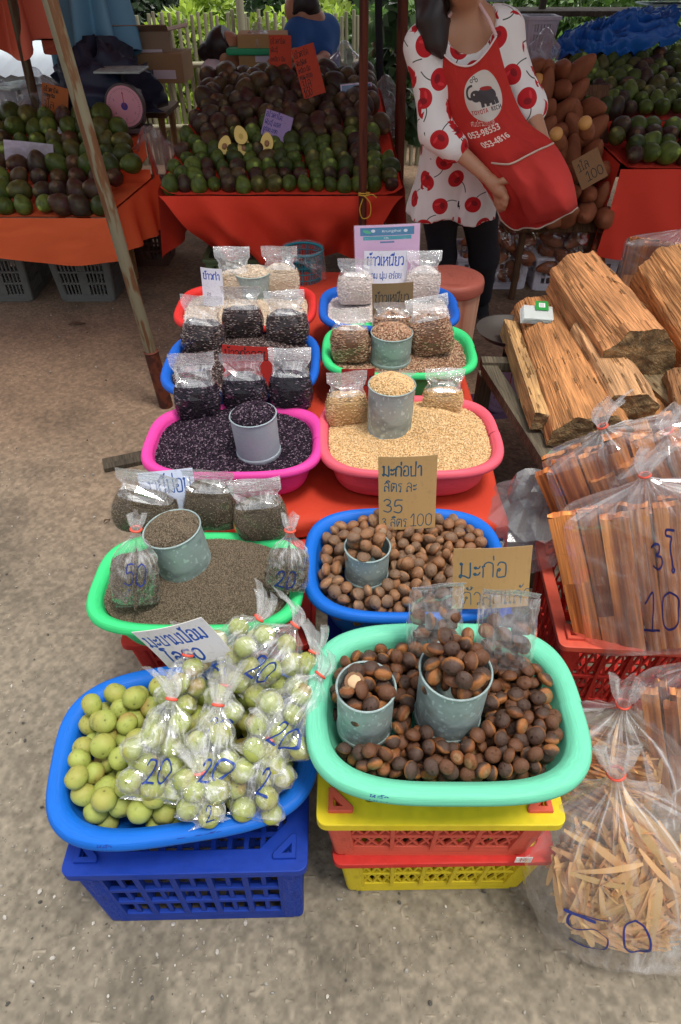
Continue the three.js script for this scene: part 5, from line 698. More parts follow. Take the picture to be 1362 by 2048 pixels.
const MK50 = canvas(512, 320, c => { write(c, '5', 40, 280, 220, '#1a2a78', 12, { wide: 1.5 }); write(c, '0', 280, 250, 190, '#1a2a78', 13, { wide: 1.35 }); c.strokeStyle = '#1a3a98'; c.lineWidth = 24; c.beginPath(); c.moveTo(70, 62); c.lineTo(160, 78); c.stroke(); });
shavingBag({ foot: [1248, 1885, .0], neck: [1232, 1547, .1], w: 340, deep: .085, n: 680, seed: 81, up: .8, size: 1.3, mark: [MK50, .2, .52, .75, -1.15], label: 'big clear bag of wood shavings marked 50 on the ground' });
shavingBag({ foot: [1190, 1640, .0], neck: [1246, 1408, .06], w: 270, deep: .1, n: 760, seed: 83, up: .1, size: .9, label: 'clear bag of wood shavings between the mint basin and the red crate' });
stickBag({ foot: [1420, 1640, .0], neck: [1400, 1320, .05], w: 200, n: 9, seed: 89, hgt: .86, label: 'tall bag of thin wood strips cut by the right edge' });
// the scale under the bench
function dialScale(name, label, face, r, yaw, o) {
  const t = thing(name, label, 'scale', face, o.group, yaw); const tx = canvas(256, 256, (c, w) => { c.fillStyle = o.col; c.fillRect(0, 0, w, w); c.strokeStyle = '#555'; c.lineWidth = 2; for (let i = 0; i < 60; i++) { const a = i / 60 * 2 * PI, k = i % 5 ? 104 : 96; c.beginPath(); c.moveTo(128 + k * Math.cos(a), 128 + k * Math.sin(a)); c.lineTo(128 + 112 * Math.cos(a), 128 + 112 * Math.sin(a)); c.stroke(); } c.fillStyle = '#444'; c.font = '20px sans-serif'; for (let i = 0; i < 6; i++) { const a = i / 6 * 2 * PI - PI / 2; c.fillText(String(i), 122 + 80 * Math.cos(a), 136 + 80 * Math.sin(a)); } c.fillStyle = '#4a3a8a'; c.beginPath(); c.arc(128, 128, o.hub || 8, 0, 7); c.fill(); c.fillStyle = '#b03028'; c.fillRect(125, 40, 5, 90); });
  mesh('dial', new THREE.CircleGeometry(r * .93, 40).translate(0, 0, .012), std({ map: tx, roughness: .6 }), t); mesh('bezel', new THREE.TorusGeometry(r * .97, r * .06, 10, 44).translate(0, 0, .008), o.body, t); mesh('housing', new THREE.CylinderGeometry(r, r, .05, 44).rotateX(PI / 2).translate(0, 0, -.018), o.body, t);
  mesh('foot', rbox(r * 1.9, .03, .16, .008, 0, -r * 1.15, -.07), o.body, t); mesh('back_box', rbox(r * 1.5, r * 1.6, .1, .02, 0, -r * .15, -.08), o.body, t);
  mesh('platter_post', rod(V(0, r * .8, -.07), V(0, r * 1.5, -.07), .014, .012), darkMat, t);
  mesh('platter', o.pan ? new THREE.LatheGeometry([[.0, .0], [.06, .004], [.1, .018], [.12, .04], [.124, .043], [.119, .041], [.1, .021], [.06, .007], [0, .003]].map(q => new THREE.Vector2(Math.max(.0001, q[0]), q[1])), 40).translate(0, r * 1.5, -.07) : rbox(.26, .012, .24, .004, 0, r * 1.5, -.07), o.plate || tin, t); return t;
}
dialScale('weighing_scale', 'round lilac dial scale with a dark pan tucked beside the bench', P(1016, 775, .36), .105, .15, { col: '#b79fcf', body: plastic(.35, .25, .5), pan: true, plate: std({ color: L(.05, .04, .035), metalness: .2, roughness: .6 }), group: 'dial scales' });

// ---------- the avocado stalls behind ----------
// a sloping bed under a red sheet: front edge at d0, h0, back edge at d1, h1, raised lips at the sides, a skirt that falls to hs
function bed(o) {
  const c = mesh('stall_cloth', merge([
    grid(30, 24, (u, v) => { const x = mix(mix(o.f[0], o.f[1], u), mix(o.b[0], o.b[1], u), v), e = Math.min(u, 1 - u), lip = (o.lip ?? .07) * (1 - smooth(0, .05, e)); return V(x, mix(o.h0, o.h1, v) + lip + (v < .04 ? .012 : 0) + .004 * fbm(u * 14, v * 14, o.seed, 3, 3), -mix(o.d0, o.d1, v)); }),
    grid(70, 18, (u, v) => { const fl = o.folds ?? 1, w = o.f[1] - o.f[0], pin = (o.pinch ?? .1) * Math.pow(v, .7), x = o.f[0] - .01 + w * mix(u, pin + u * (1 - 2 * pin), 1) * 1.012, sag = o.sag ? o.sag * Math.sin(u * PI) * v : 0; const fd = fl * Math.pow(v, .8) * (.022 * Math.sin(u * 24 + 3.2 * v + o.seed) * (.5 + .5 * Math.sin(u * 7 + o.seed)) + .02 * (1 - Math.abs(2 * noise(u * 9 - v * 2.5, v * 1.5, o.seed) - 1)) + .014 * Math.sin(u * 29 + o.seed * 2 - v * 4)) + .01 * fbm(u * 9, v * 6, o.seed, 5, 3) + .05 * fl * Math.exp(-Math.pow((u - .12 - .3 * v) / .08, 2)) * v; const hem = o.hs + .02 * Math.sin(u * 9 + o.seed); return V(x, mix(o.h0 + .012, hem - sag, v), -o.d0 + .012 + fd - .08 * fl * v * v); }, true),
    grid(30, 10, (u, v) => V(mix(o.f[1], o.b[1], u) + .012 + v * .02 + .02 * v * Math.sin(u * 17 + o.seed), mix(mix(o.h0, o.h1, u) + (o.lip ?? .07), o.hs + (o.sideUp ?? .05), v), -mix(o.d0, o.d1, u)), true),
    grid(30, 10, (u, v) => V(mix(o.f[0], o.b[0], u) - .012 - v * .02 - .02 * v * Math.sin(u * 15 + o.seed), mix(mix(o.h0, o.h1, u) + (o.lip ?? .07), o.hs + (o.sideUp ?? .05), v), -mix(o.d0, o.d1, u))),
  ]), o.mat); return tag(c, o.label, 'stall cloth', 'red cloths on the fruit stalls');
}
function trestle(label, x0, x1, d0, d1, h) { const t = thing('stall_table', label, 'table', V((x0 + x1) / 2, 0, -(d0 + d1) / 2)); const w = x1 - x0, z = (d1 - d0) / 2; mesh('table_top', metres(rbox(w, .03, d1 - d0, .004, 0, h - .02, 0)), brownWood, t); for (const [sx, sz] of [[-1, -1], [1, -1], [1, 1], [-1, 1]]) mesh('leg', rod(V(sx * (w / 2 - .06), 0, sz * (z - .06)), V(sx * (w / 2 - .05), h - .03, sz * (z - .06)), .025, .022, 10), woodPale, t); }
const redA = redCloth(.86, .05, .018), redB = redCloth(.8, .13, .035), redC = redCloth(.76, .045, .02);
bed({ f: [-.9, .31], b: [-.78, .22], d0: 3.5, d1: 4.5, h0: .65, h1: .94, hs: .3, lip: .035, seed: 1, folds: 2.4, mat: redA, pinch: .16, label: 'bright red cloth of the middle avocado stall with a draped front' });
trestle('wooden table below the middle avocado stall', -.7, .2, 3.62, 4.4, .6);
bed({ f: [-2.4, -1.15], b: [-2.4, -1.02], d0: 3.5, d1: 3.95, h0: .545, h1: .6, hs: .33, seed: 4, mat: redB, pinch: .0, folds: .25, lip: .05, label: 'orange red stained cloth of the lower tier of the left avocado stall' });
bed({ f: [-2.4, -1.06], b: [-2.4, -1.2], d0: 3.97, d1: 4.5, h0: .66, h1: .74, hs: .5, seed: 6, mat: redB, pinch: .0, folds: .2, lip: .06, label: 'orange red cloth of the upper tier of the left avocado stall' });
bed({ f: [1.46, 2.6], b: [1.4, 2.6], d0: 3.72, d1: 4.1, h0: .72, h1: .78, hs: .25, seed: 8, mat: redC, pinch: .0, folds: .5, lip: .03, label: 'dark red cloth of the lower right fruit stall by the root bags' });
bed({ f: [1.15, 2.6], b: [1.1, 2.6], d0: 4.15, d1: 5.1, h0: .86, h1: 1.02, hs: .6, seed: 9, mat: redC, pinch: .0, folds: .3, lip: .03, label: 'dark red cloth under the tall avocado pile at the right edge' });
trestle('wooden table below the right avocado piles', 1.4, 2.5, 3.9, 5.0, .68); trestle('wooden table behind the left avocado stall', -2.3, -1.25, 4.05, 4.5, .62);
crate({ pos: V(-1.5, 0, -3.98), w: .36, d: .5, h: .28, mat: GREYP, style: 'slot', label: 'dirty grey crate under the left stall, nearer the slanted pole' });
crate({ pos: V(-2.0, 0, -3.98), w: .36, d: .5, h: .28, mat: GREYP, style: 'slot', turn: .03, label: 'dirty grey crate under the left stall, at the picture edge' });
crate({ pos: V(-1.32, 0, -4.45), w: .4, d: .3, h: .24, mat: plastic(.12, .06, .04, .7), style: 'slot', label: 'dark brown crate in the aisle, lower of two' });
crate({ pos: V(-1.3, .245, -4.45), w: .4, d: .3, h: .24, mat: plastic(.12, .06, .04, .7), style: 'slot', label: 'dark brown crate in the aisle, upper of two' });
crate({ pos: V(-.6, 0, -3.75), w: .3, d: .3, h: .3, mat: plastic(.12, .17, .08), style: 'slot', label: 'olive green crate below the left corner of the middle stall' });
crate({ pos: V(.92, 0, -4.1), w: .44, d: .34, h: .19, mat: WHITEP, style: 'square', taper: .005, label: 'white crate of bagged roots beside the woman' });
crate({ pos: V(1.42, 0, -4.08), w: .5, d: .34, h: .2, mat: WHITEP, style: 'square', taper: .005, label: 'white crate of bagged roots below the price card' });

// avocados: every one placed by hand in rows up the slope
function avoGeo(s, c0, c1) { const p = []; for (let i = 0; i <= 14; i++) { const a = i / 14 * PI, y = -Math.cos(a); p.push(new THREE.Vector2(Math.max(.0001, Math.sin(a) * (1 - .17 * y - .08 * y * y)), y * 1.22)); } const g = new THREE.LatheGeometry(p, 16); return paint(seamless(g, 16, 14), v => { const n = fbm(v.x * 2 + s, v.y * 2, v.z * 2, s, 3), k = (.75 + .5 * noise(v.x * 8, v.y * 8, v.z * 8, s)) * (v.y > 1.16 ? 2.5 : 1); return [0, 1, 2].map(i => mix(c0[i], c1[i], smooth(.35, .65, n)) * k); }); }
const avoMat = phy({ vertexColors: true, roughness: .4, specularIntensity: .6, bumpMap: again(T.fine, 2, 2), bumpScale: .001 });
const avoG = [[.08, .12, .02], [.12, .17, .03], [.055, .08, .018], [.1, .1, .025]].map((c, i) => bare(avoGeo(610 + i, c, c.map(x => x * .55)), avoMat, 1)), avoP = [[.055, .018, .016], [.04, .016, .018], [.07, .032, .016], [.03, .014, .012]].map((c, i) => bare(avoGeo(620 + i, c, [.085, .075, .025].map((x, k) => mix(x, c[k], .5))), avoMat, 1));
const AV = [];
function avoRows(o) { const rg = rngOf(o.seed); for (let i = 0; i < o.n; i++) { const v = i / Math.max(1, o.n - 1), x0 = mix(o.f[0], o.b[0], v), x1 = mix(o.f[1], o.b[1], v), r = mix(o.r0, o.r1, v), sp = r * (o.sp || 1.9), m = Math.floor((x1 - x0) / sp); for (let k = 0; k <= m; k++) { const w = o.wild ? o.wild(v) : .3, x = x0 + (k + (i % 2 ? .5 : 0)) * sp + (rg() - .5) * r * (.3 + w); if (x > x1) continue; const d = mix(o.d0, o.d1, v) + (rg() - .5) * r * .35, y = mix(o.h0, o.h1, v) + r * (.8 + (.15 + .5 * w) * rg()); AV.push({ x, y, z: -d, r: r * (.84 + (.24 + .25 * w) * rg()), purple: rg() < o.purple(v), pile: o.pile, e: [.9 + (rg() - .5) * 2, rg() * 7, (rg() - .5) * 2] }); } } }
avoRows({ pile: 1, seed: 1, f: [-.86, .28], b: [-.72, .16], d0: 3.555, d1: 4.4, h0: .662, h1: 1.0, n: 15, r0: .039, r1: .054, wild: v => .25 + .8 * smooth(.35, .6, v), purple: v => .25 + .9 * smooth(.3, .6, v) });
avoRows({ pile: 0, seed: 2, f: [-2.1, -1.22], b: [-2.1, -1.12], d0: 3.56, d1: 3.86, h0: .55, h1: .67, n: 4, r0: .05, r1: .054, purple: v => .6 });
avoRows({ pile: 0, seed: 3, f: [-2.15, -1.13], b: [-2.15, -1.3], d0: 4.03, d1: 4.3, h0: .69, h1: .82, n: 4, r0: .05, r1: .054, purple: v => .06 });
avoRows({ pile: 2, seed: 4, f: [1.52, 2.3], b: [1.45, 2.3], d0: 3.78, d1: 4.0, h0: .74, h1: .82, n: 4, r0: .05, r1: .05, purple: v => .7 });
avoRows({ pile: 2, seed: 5, f: [1.28, 2.5], b: [1.42, 2.5], d0: 4.2, d1: 4.8, h0: .88, h1: 1.06, n: 9, r0: .044, r1: .046, wild: v => .5, purple: v => .25 });
{
  const seen = q => { const s = Q(681, 0, 1); const Z = -q.z * CT + (H - q.y) * ST, px = 681 + FOC * q.x / Z, py = 1024 + FOC * ((H - q.y) * CT + q.z * ST) / Z; return px > -30 && px < 1392 && py > -30 ? q.r / Z : 0; };
  AV.forEach(q => q.s = seen(q)); AV.sort((a, b) => b.s - a.s); const one = AV.filter(q => q.s > 0).slice(0, 300), rest = AV.filter(q => !one.includes(q) && q.s > 0), rg = rngOf(66);
  const say = [['glossy avocado in the left stall by the slanted pole', 'avocados of the left stall'], ['glossy avocado in the tall pile of the middle stall', 'avocados of the middle stall'], ['glossy avocado in the piles at the right edge', 'avocados of the right stall']], tone = (q) => q.purple ? ['dark purple ', 'purple '] : ['green ', 'green '];
  for (const pu of [0, 1]) for (const pl of [0, 1, 2]) addCopies(one.filter(q => +q.purple === pu && q.pile === pl), pu ? avoP : avoG, 'avocado', (pu ? 'dark purple ' : 'dark green ') + say[pl][0], 'avocado', (pu ? 'purple ' : 'green ') + say[pl][1], (m, r, s) => m.rotation.set(...s.e), rg);
  const h = new THREE.Group(); h.name = 'avocado_heap'; tag(h, 'the farther avocados in the upper rows of the stalls', 'avocados', null, 'stuff'); scene.add(h);
  for (const pu of [0, 1]) { const l = rest.filter(q => +q.purple === pu); if (!l.length) continue; const im = new THREE.InstancedMesh((pu ? avoP : avoG)[0].m.geometry, avoMat, l.length); im.name = 'avocados'; im.userData.kind = 'stuff'; l.forEach((q, i) => { im.setMatrixAt(i, M4().compose(V(q.x, q.y, q.z), new THREE.Quaternion().setFromEuler(new THREE.Euler(...q.e)), V(q.r, q.r, q.r))); im.setColorAt(i, new THREE.Color().setScalar(.7 + .6 * rg())); }); h.add(im); }
  // halved avocados shown on the pile
  for (const [px, py, rz, lab] of [[450, 290, -.25, 'halved avocado showing its stone, leftmost on the middle pile'], [481, 270, .35, 'halved avocado without its stone on the middle pile'], [488, 293, .1, 'halved avocado with its stone between two others'], [534, 284, -.05, 'halved avocado just below the lilac price card']]) {
    const p = Q(px, py, 3.78), t = thing('halved_avocado', lab, 'avocado', p, 'halved avocados on show'); const prof = s => { const sh = new THREE.Shape(); for (let i = 0; i <= 40; i++) { const a = i / 40 * 2 * PI, r = 1 - .17 * Math.sin(a), q = [Math.cos(a) * r * .034 * s, Math.sin(a) * .047 * s]; i ? sh.lineTo(...q) : sh.moveTo(...q); } return sh; };
    mesh('skin', shift(new THREE.SphereGeometry(1, 20, 10, 0, 2 * PI, 0, PI / 2).rotateX(-PI / 2), v => { v.set(v.x * .034 * (1 - .17 * v.y), v.y * .047, v.z * .03); }), matte(.05, .06, .02, { roughness: .5 }), t); mesh('flesh', new THREE.ExtrudeGeometry(prof(.96), { depth: .003, bevelEnabled: false }), matte(.78, .58, .16, { roughness: .5 }), t);
    if (px !== 481) mesh('stone', new THREE.SphereGeometry(.013, 14, 10).scale(1, 1.2, .7).translate(0, -.008, .005), matte(.3, .14, .06, { roughness: .5 }), t); else mesh('hollow', new THREE.CircleGeometry(.012, 20).scale(1, 1.2, 1).translate(0, -.008, .0036), matte(.6, .42, .1), t); t.rotation.set(-.5, 0, rz);
  }
}
// price cards of the stalls
const ORG = (rows) => canvas(256, 384, (c, w, h) => { paper(c, w, h, '#b83a18'); rows.forEach(([s, y, z, p]) => write(c, s, 16, y, z, '#1a0d0a', p || 6)); });
const cardAt = (name, label, px, py0, py1, w, d, t, o) => { const b = Q(px[0], py1, d); return card(name, label, px[0], py1, b.y, px[1], py0, w, .06, t, o); };
cardAt('price_card', 'orange price card standing at the top of the avocado pile, farther one', [562, 560], 72, 150, 44, 4.35, ORG([['อโวคาโด', 80, 40], ['พันธุ์', 160, 36], ['เหนียว มัน', 250, 34], ['อร่อย', 340, 36]]), { back: [.4, .1, .04], roll: 0 });
{ const g = cardAt('price_card', 'orange price card reading 3 โล 100, tilted on the avocado pile', [630, 618], 90, 192, 46, 4.1, ORG([['อโวคาโด', 70, 38], ['พันธุ์พิเศษ', 130, 28], ['เหนียว มัน', 185, 28], ['หอม อร่อย', 235, 28], ['3โล', 310, 60, 8], ['100', 372, 52, 9]]), { back: [.4, .1, .04] }); g.rotateZ(.16); }
{ const g = cardAt('price_card', 'lilac price card standing low on the middle avocado pile', [546, 552], 226, 285, 56, 3.84, canvas(320, 320, (c, w, h) => { paper(c, w, h, '#9c86b4'); [['อโวคาโด', 70, 44], ['พันธุ์ แฮส', 150, 40], ['อร่อย มาก', 220, 34], ['โล70', 300, 50]].forEach(([s, y, z]) => write(c, s, 14, y, z, '#2a2a7a', 8)); })); g.rotateZ(-.16); }
cardAt('price_card', 'orange cardboard price card before the left dial scale', [108, 112], 172, 252, 52, 4.36, canvas(256, 384, (c, w, h) => { paper(c, w, h, '#a85a1c', 'board'); [['อโวคาโด', 70, 34], ['สดๆทุกวัน', 120, 26], ['3โล', 220, 60], ['100', 310, 60], ['พันธุ์', 372, 30]].forEach(([s, y, z]) => write(c, s, 18, y, z, '#1d1408', 8)); }), { back: [.35, .2, .08] });
cardAt('price_card', 'blank white card facing away among the left avocados', [60, 58], 285, 342, 98, 3.92, canvas(64, 64, (c, w, h) => paper(c, w, h, '#c4bfd0')));
{ const g = cardAt('price_card', 'cardboard price card reading 1 โล 100 on the brown roots', [1190, 1180], 304, 366, 56, 3.62, canvas(256, 256, (c, w, h) => { paper(c, w, h, '#8a6138', 'board'); write(c, '1โล', 30, 110, 60, '#1a1412', 8); write(c, '100', 70, 215, 76, '#1a1412', 10, { wide: 1.2 }); }), { back: [.3, .18, .09] }); g.rotateZ(.22); }
cardAt('payment_sign', 'pale pink laminated card leaning behind the middle avocado pile', [716, 712], 168, 240, 62, 4.15, canvas(256, 320, (c, w, h) => { c.fillStyle = '#cfa9c8'; c.fillRect(0, 0, w, h); c.fillStyle = '#24608f'; c.fillRect(10, 10, w - 20, 60); c.fillStyle = '#3a8f9a'; c.fillRect(30, 76, w - 60, 20); }), { gloss: true });
// brown roots in a heap, and two bags of them
const rootG = [0, 1, 2].map(i => { const g = new THREE.SphereGeometry(1, 16, 14); shift(g, v => { const k = 1 + .18 * (noise(v.x * 1.6 + 3, v.y * 1.6, v.z * 1.6, 640 + i) - .5) * 2; v.set(v.x * k * (1 - .2 * v.y), v.y * 2.1, v.z * k * (1 - .2 * v.y)); }); seamless(g, 16, 14); return bare(paint(g, v => { const k = .7 + .6 * fbm(v.x * 3, v.y * 5, v.z * 3, i, 3); return [.27 * k, .085 * k, .032 * k]; }), std({ vertexColors: true, roughness: .75, bumpMap: T.fine, bumpScale: .002 }), 1); });
{
  const rg = rngOf(90), l = []; for (let i = 0; i < 8; i++) { const v = i / 7, x0 = mix(.98, 1.02, v), x1 = mix(1.5, 1.32, v); for (let x = x0; x < x1; x += .088) l.push({ x: x + (rg() - .5) * .03, y: mix(.5, 1.1, v) + (rg() - .5) * .03, z: -mix(3.72, 4.2, v), r: .043 + .012 * rg() }); }
  addCopies(l, rootG, 'brown_root', 'reddish brown root in the heap behind the price card', 'root', 'brown roots heaped beside the woman', (m, r) => m.rotation.set(.9 + (r() - .5) * 1.2, r() * 7, (r() - .5) * 1.5), rg);
  const t = thing('root_rack', 'slanting board covered by the heap of brown roots', 'rack', V(1.23, 0, -4)); mesh('board', metres(bar(V(0, .4, .24), V(0, 1.02, -.26), .5, .02, V(1, 0, 0).cross(V(0, .6, -.5)).normalize())), brownWood, t); for (const s of [-.2, .2]) { mesh('leg', rod(V(s, 0, .2), V(s, .42, .2), .02), brownWood, t); mesh('leg', rod(V(s, 0, -.22), V(s, .96, -.22), .02), brownWood, t); }
  for (const [px, py, lab] of [[1112, 268, 'cut root with a pale orange end, nearer the apron'], [1170, 246, 'cut root with a pale orange end, nearer the right stall'], [1075, 160, 'cut root with an orange end at the top of the heap']]) { const q = thing('cut_root', lab, 'root', Q(px, py, 3.72 + (py < 200 ? .4 : 0))); mesh('skin', rootG[0].m.geometry.clone().scale(.036, .036, .036).translate(0, -.05, 0), rootG[0].m.material, q); mesh('cut_face', new THREE.SphereGeometry(.034, 14, 10).scale(1, .9, 1), matte(.72, .36, .1, { roughness: .5 }), q); q.rotation.set(.7, 0, .5); }
  for (const [x, d, hb, w, hh, lab, sd] of [[.93, 3.95, .06, .22, .5, 'clear bag of brown roots in the white crate beside the woman', 5], [1.37, 3.9, .06, .22, .52, 'clear bag of brown roots below the price card', 8]]) {
    const a = V(x, hb, -d), b = V(x + .02, hb + hh, -d - .05), F = frameOf(a, b), b2 = thing('root_bag', lab, 'bag', a, 'clear bags of brown roots'), r2 = rngOf(sd), sp = rollIn(40, F.l, w, .12, .05, sd, .82);
    const ss = sp.map(s => ({ r: s.r, ...(q => ({ x: q.x, y: q.y, z: q.z }))(V(0, 0, 0).addScaledVector(F.x, s.cx).addScaledVector(F.y, s.cy).addScaledVector(F.z, s.cz)) }));
    for (const s of ss) { const m = mesh('root', rootG[Math.floor(r2() * 3)].m.geometry, rootG[0].m.material, b2); m.position.set(s.x, s.y, s.z); m.scale.setScalar(s.r * .75); m.rotation.set(r2() * .8, r2() * 7, 1.3 + r2() * .5); }
    tiedBag(b2, a, b, wrapTable(F, V(0, 0, 0), ss, 34, 56, (t, an) => .12, .004, 3), { F, seed: sd, film: filmClear, seam: w * .9, crinkle: .012, tuft: .05 });
  }
}
// dial scales, boxes and clutter behind the left stall
dialScale('weighing_scale', 'pink faced dial scale standing behind the left avocado stall', Q(250, 212, 4.42), .112, 0, { col: '#d99aa6', body: plastic(.12, .1, .1), hub: 24, group: 'dial scales' });
dialScale('weighing_scale', 'dial scale seen edge on beside the orange price card', Q(64, 232, 4.5), .1, 1.0, { col: '#cbb8c4', body: plastic(.4, .4, .42), group: 'dial scales' });
const boxMat = (r, g, b) => std({ color: L(r, g, b), roughness: .85, bumpMap: T.fine, bumpScale: .001 });
function carton(label, p, w, h, d, turn, mat, open) { const t = thing('cardboard_box', label, 'box', p, 'cardboard boxes behind the stalls', turn); mesh('carton', rbox(w, h, d, .004, 0, h / 2, 0), mat, t); mesh('paper_label', box(w * .5, h * .3, .002, w * .08, h * .3, d / 2 + .001), matte(.7, .62, .68), t); mesh('tape', box(.05, .001, d * .96, 0, h + .0006, 0), matte(.42, .3, .16, { roughness: .4 }), t); if (open) { mesh('flap', bar(V(0, h, d / 2), V(0, h + .04, d / 2 + .13), w, .004), mat, t); mesh('flap', bar(V(w / 2, h, 0), V(w / 2 + .12, h + .02, 0), d, .004, V(0, 1, 0)), mat, t); mesh('flap', bar(V(-w / 2, h, 0), V(-w / 2 - .12, h + .02, 0), d, .004, V(0, 1, 0)), mat, t); } }
carton('opened cardboard box on top of another beside the blue umbrella', Q(298, 122, 5.2), .32, .17, .3, .15, boxMat(.34, .24, .16), true);
carton('closed brown cardboard box beneath the opened one', Q(335, 160, 5.15), .3, .16, .28, -.05, boxMat(.36, .22, .11));
carton('brown carton on the table before the man in blue', Q(530, 128, 4.9), .3, .16, .26, .05, boxMat(.42, .25, .1));
{ const p = Q(520, 106, 4.88), t = thing('tray', 'shallow green tray lying on the brown carton', 'tray', p); mesh('tray_body', rbox(.38, .035, .28, .012, 0, .018, 0), plastic(.04, .4, .18), t); }
trestle('dark table that holds the boxes behind the left stall', -1.75, -1.15, 4.95, 5.4, .78);
{ const t = thing('tarpaulin_heap', 'dark blue black tarpaulin bundled behind the pink dial scale', 'tarpaulin', Q(215, 190, 4.75)); mesh('folds', grid(30, 20, (u, v) => { const a = u * 2 * PI, e = Math.sin(v * PI * .5), k = .5 + 1.0 * (1 - Math.abs(2 * fbm(Math.cos(a) * 2.4 + 4, Math.sin(a) * 2.4 + v * 4, 3, 7, 4) - 1)); return V(Math.cos(a) * .25 * e * k, .26 * Math.cos(v * PI * .5) * k - .08, Math.sin(a) * .25 * e * k); }), std({ color: L(.012, .02, .05), roughness: .6 }), t); }
function foldedUmbrella(label, px0, py0, px1, py1, d, r, mat) { const top = Q(px0, py0, d), bot = Q(px1, py1, d), t = thing('folded_umbrella', label, 'umbrella', V(bot.x, 0, bot.z), 'folded market umbrellas'), l = top.y - bot.y + .5; mesh('canopy', seamless(grid(72, 24, (u, v) => { const a = u * 2 * PI, y = bot.y + v * l, k = r * (1.1 - .85 * Math.pow(v, 1.3)) * (1 + .28 * Math.sin(a * 8) + .1 * Math.sin(a * 3 + v * 4)), hem = v == 0 ? .05 * Math.sin(a * 4) : 0; return V(Math.cos(a) * k + (top.x - bot.x) * v, y + hem, Math.sin(a) * k); }, true), 72, 24), mat, t); mesh('pole', rod(V(0, 0, 0), V(top.x - bot.x, bot.y + l + .05, 0), .018, .018, 10), rust, t); }
foldedUmbrella('folded pale blue umbrella hanging down behind the boxes', 185, -40, 200, 112, 5.0, .2, std({ color: L(.16, .4, .58), roughness: .7 }));
foldedUmbrella('folded orange red umbrella at the far left', 15, -60, 30, 92, 4.6, .2, std({ color: L(.6, .13, .07), roughness: .7 }));
for (const [px, py, d, s, lab] of [[85, 200, 4.5, .11, 'crumpled clear bag on the counter of the left stall'], [20, 225, 4.5, .1, 'crumpled clear bag at the left edge of the counter'], [312, 325, 4.3, .13, 'white plastic sack hanging in the aisle behind the left stall'], [517, 88, 4.85, .07, 'small white plastic bag knotted on the green tray'], [690, 135, 4.6, .09, 'clear plastic bag with tied ears behind the avocado pile'], [770, 220, 4.55, .11, 'clear crumpled bag hanging on the brown post'], [1045, 1045, 1.32, .11, 'limp translucent lilac sack under the bench by the red sheet'], [1085, 110, 4.6, .08, 'clear crumpled bag beside the brown roots']]) {
  const t = thing(px === 1045 ? 'plastic_sack' : 'plastic_bag', lab, 'bag', Q(px, py, d), 'crumpled plastic bags behind the stalls'); const g = shift(new THREE.IcosahedronGeometry(s, 4), v => { const k = .72 + .6 * (1 - Math.abs(2 * fbm(v.x * 9 + px, v.y * 9, v.z * 9, 7, 3) - 1)); v.multiplyScalar(k); v.y *= 1.1; if (v.y > s * .6) { v.x *= .6; v.z *= .6; v.y *= 1.15; } }); mesh('bag_skin', g, phy({ color: L(.85, .85, .87), transmission: .86, roughness: .08, thickness: 0, ior: 1.5 }), t);
}
{ // the teal waste basket with a bag over its rim
  const p = V(-.17, TABLE + .0, -2.78), t = thing('waste_basket', 'teal lattice waste basket lined with a clear bag', 'basket', V(-.166, .3, -2.9)), hh = .3, rr = y => mix(.068, .088, y / hh), m = plastic(.02, .24, .3), gs = []; for (let i = 0; i < 44; i++) { const a = i / 44 * 2 * PI, b = a + .0; gs.push(rod(V(Math.cos(a) * rr(0), .0, Math.sin(a) * rr(0)), V(Math.cos(b) * rr(hh), hh, Math.sin(b) * rr(hh)), .0022, .0022, 5)); } mesh('ribs', gs, m, t); for (let i = 0; i < 12; i++) mesh('hoop', new THREE.TorusGeometry(rr(hh * i / 11), i > 10 ? .006 : .0022, 6, 44).rotateX(PI / 2).translate(0, hh * i / 11, 0), m, t);
  mesh('liner', seamless(grid(48, 8, (u, v) => { const a = u * 2 * PI, q = rr(hh) + .004 + .006 * Math.sin(a * 7) * v + .01 * v; return V(Math.cos(a) * q, hh + .012 - v * (.08 + .05 * Math.sin(a * 2 + 1)), Math.sin(a) * q); }), 48, 8), film, t);
  const s = thing('stool', 'small wooden stool under the teal waste basket', 'stool', V(-.166, 0, -2.9)); mesh('seat', metres(rbox(.26, .03, .22, .005, 0, .284, 0)), brownWood, s); for (const [x, z] of [[-.1, -.08], [.1, -.08], [.1, .08], [-.1, .08]]) mesh('leg', rod(V(x, 0, z), V(x, .27, z), .014, .014, 8), brownWood, s);
}
{ // the lidded tub behind the table
  const p = P(902, 640, .3), t = thing('tub', 'dusty plastic tub with a red brown lid behind the table', 'tub', V(.452, 0, -2.62)), dusty = std({ map: tex(256, 256, (u, v) => { const s = smooth(.45, .7, fbm(u * 9, v * 2, 0, 141, 4, 0)); return [mix(.78, .6, s), mix(.6, .3, s), mix(.5, .22, s)]; }), roughness: .6 }), lid = plastic(.38, .1, .07, .5);
  mesh('wall', new THREE.LatheGeometry([[.0, 0], [.1, 0], [.108, .01], [.125, .56], [.122, .56]].map(q => new THREE.Vector2(...q)), 48), dusty, t); mesh('lid', new THREE.LatheGeometry([[.0001, .585], [.085, .588], [.09, .594], [.118, .594], [.13, .588], [.134, .575], [.134, .545], [.128, .54]].map(q => new THREE.Vector2(...q)), 48), lid, t);
}
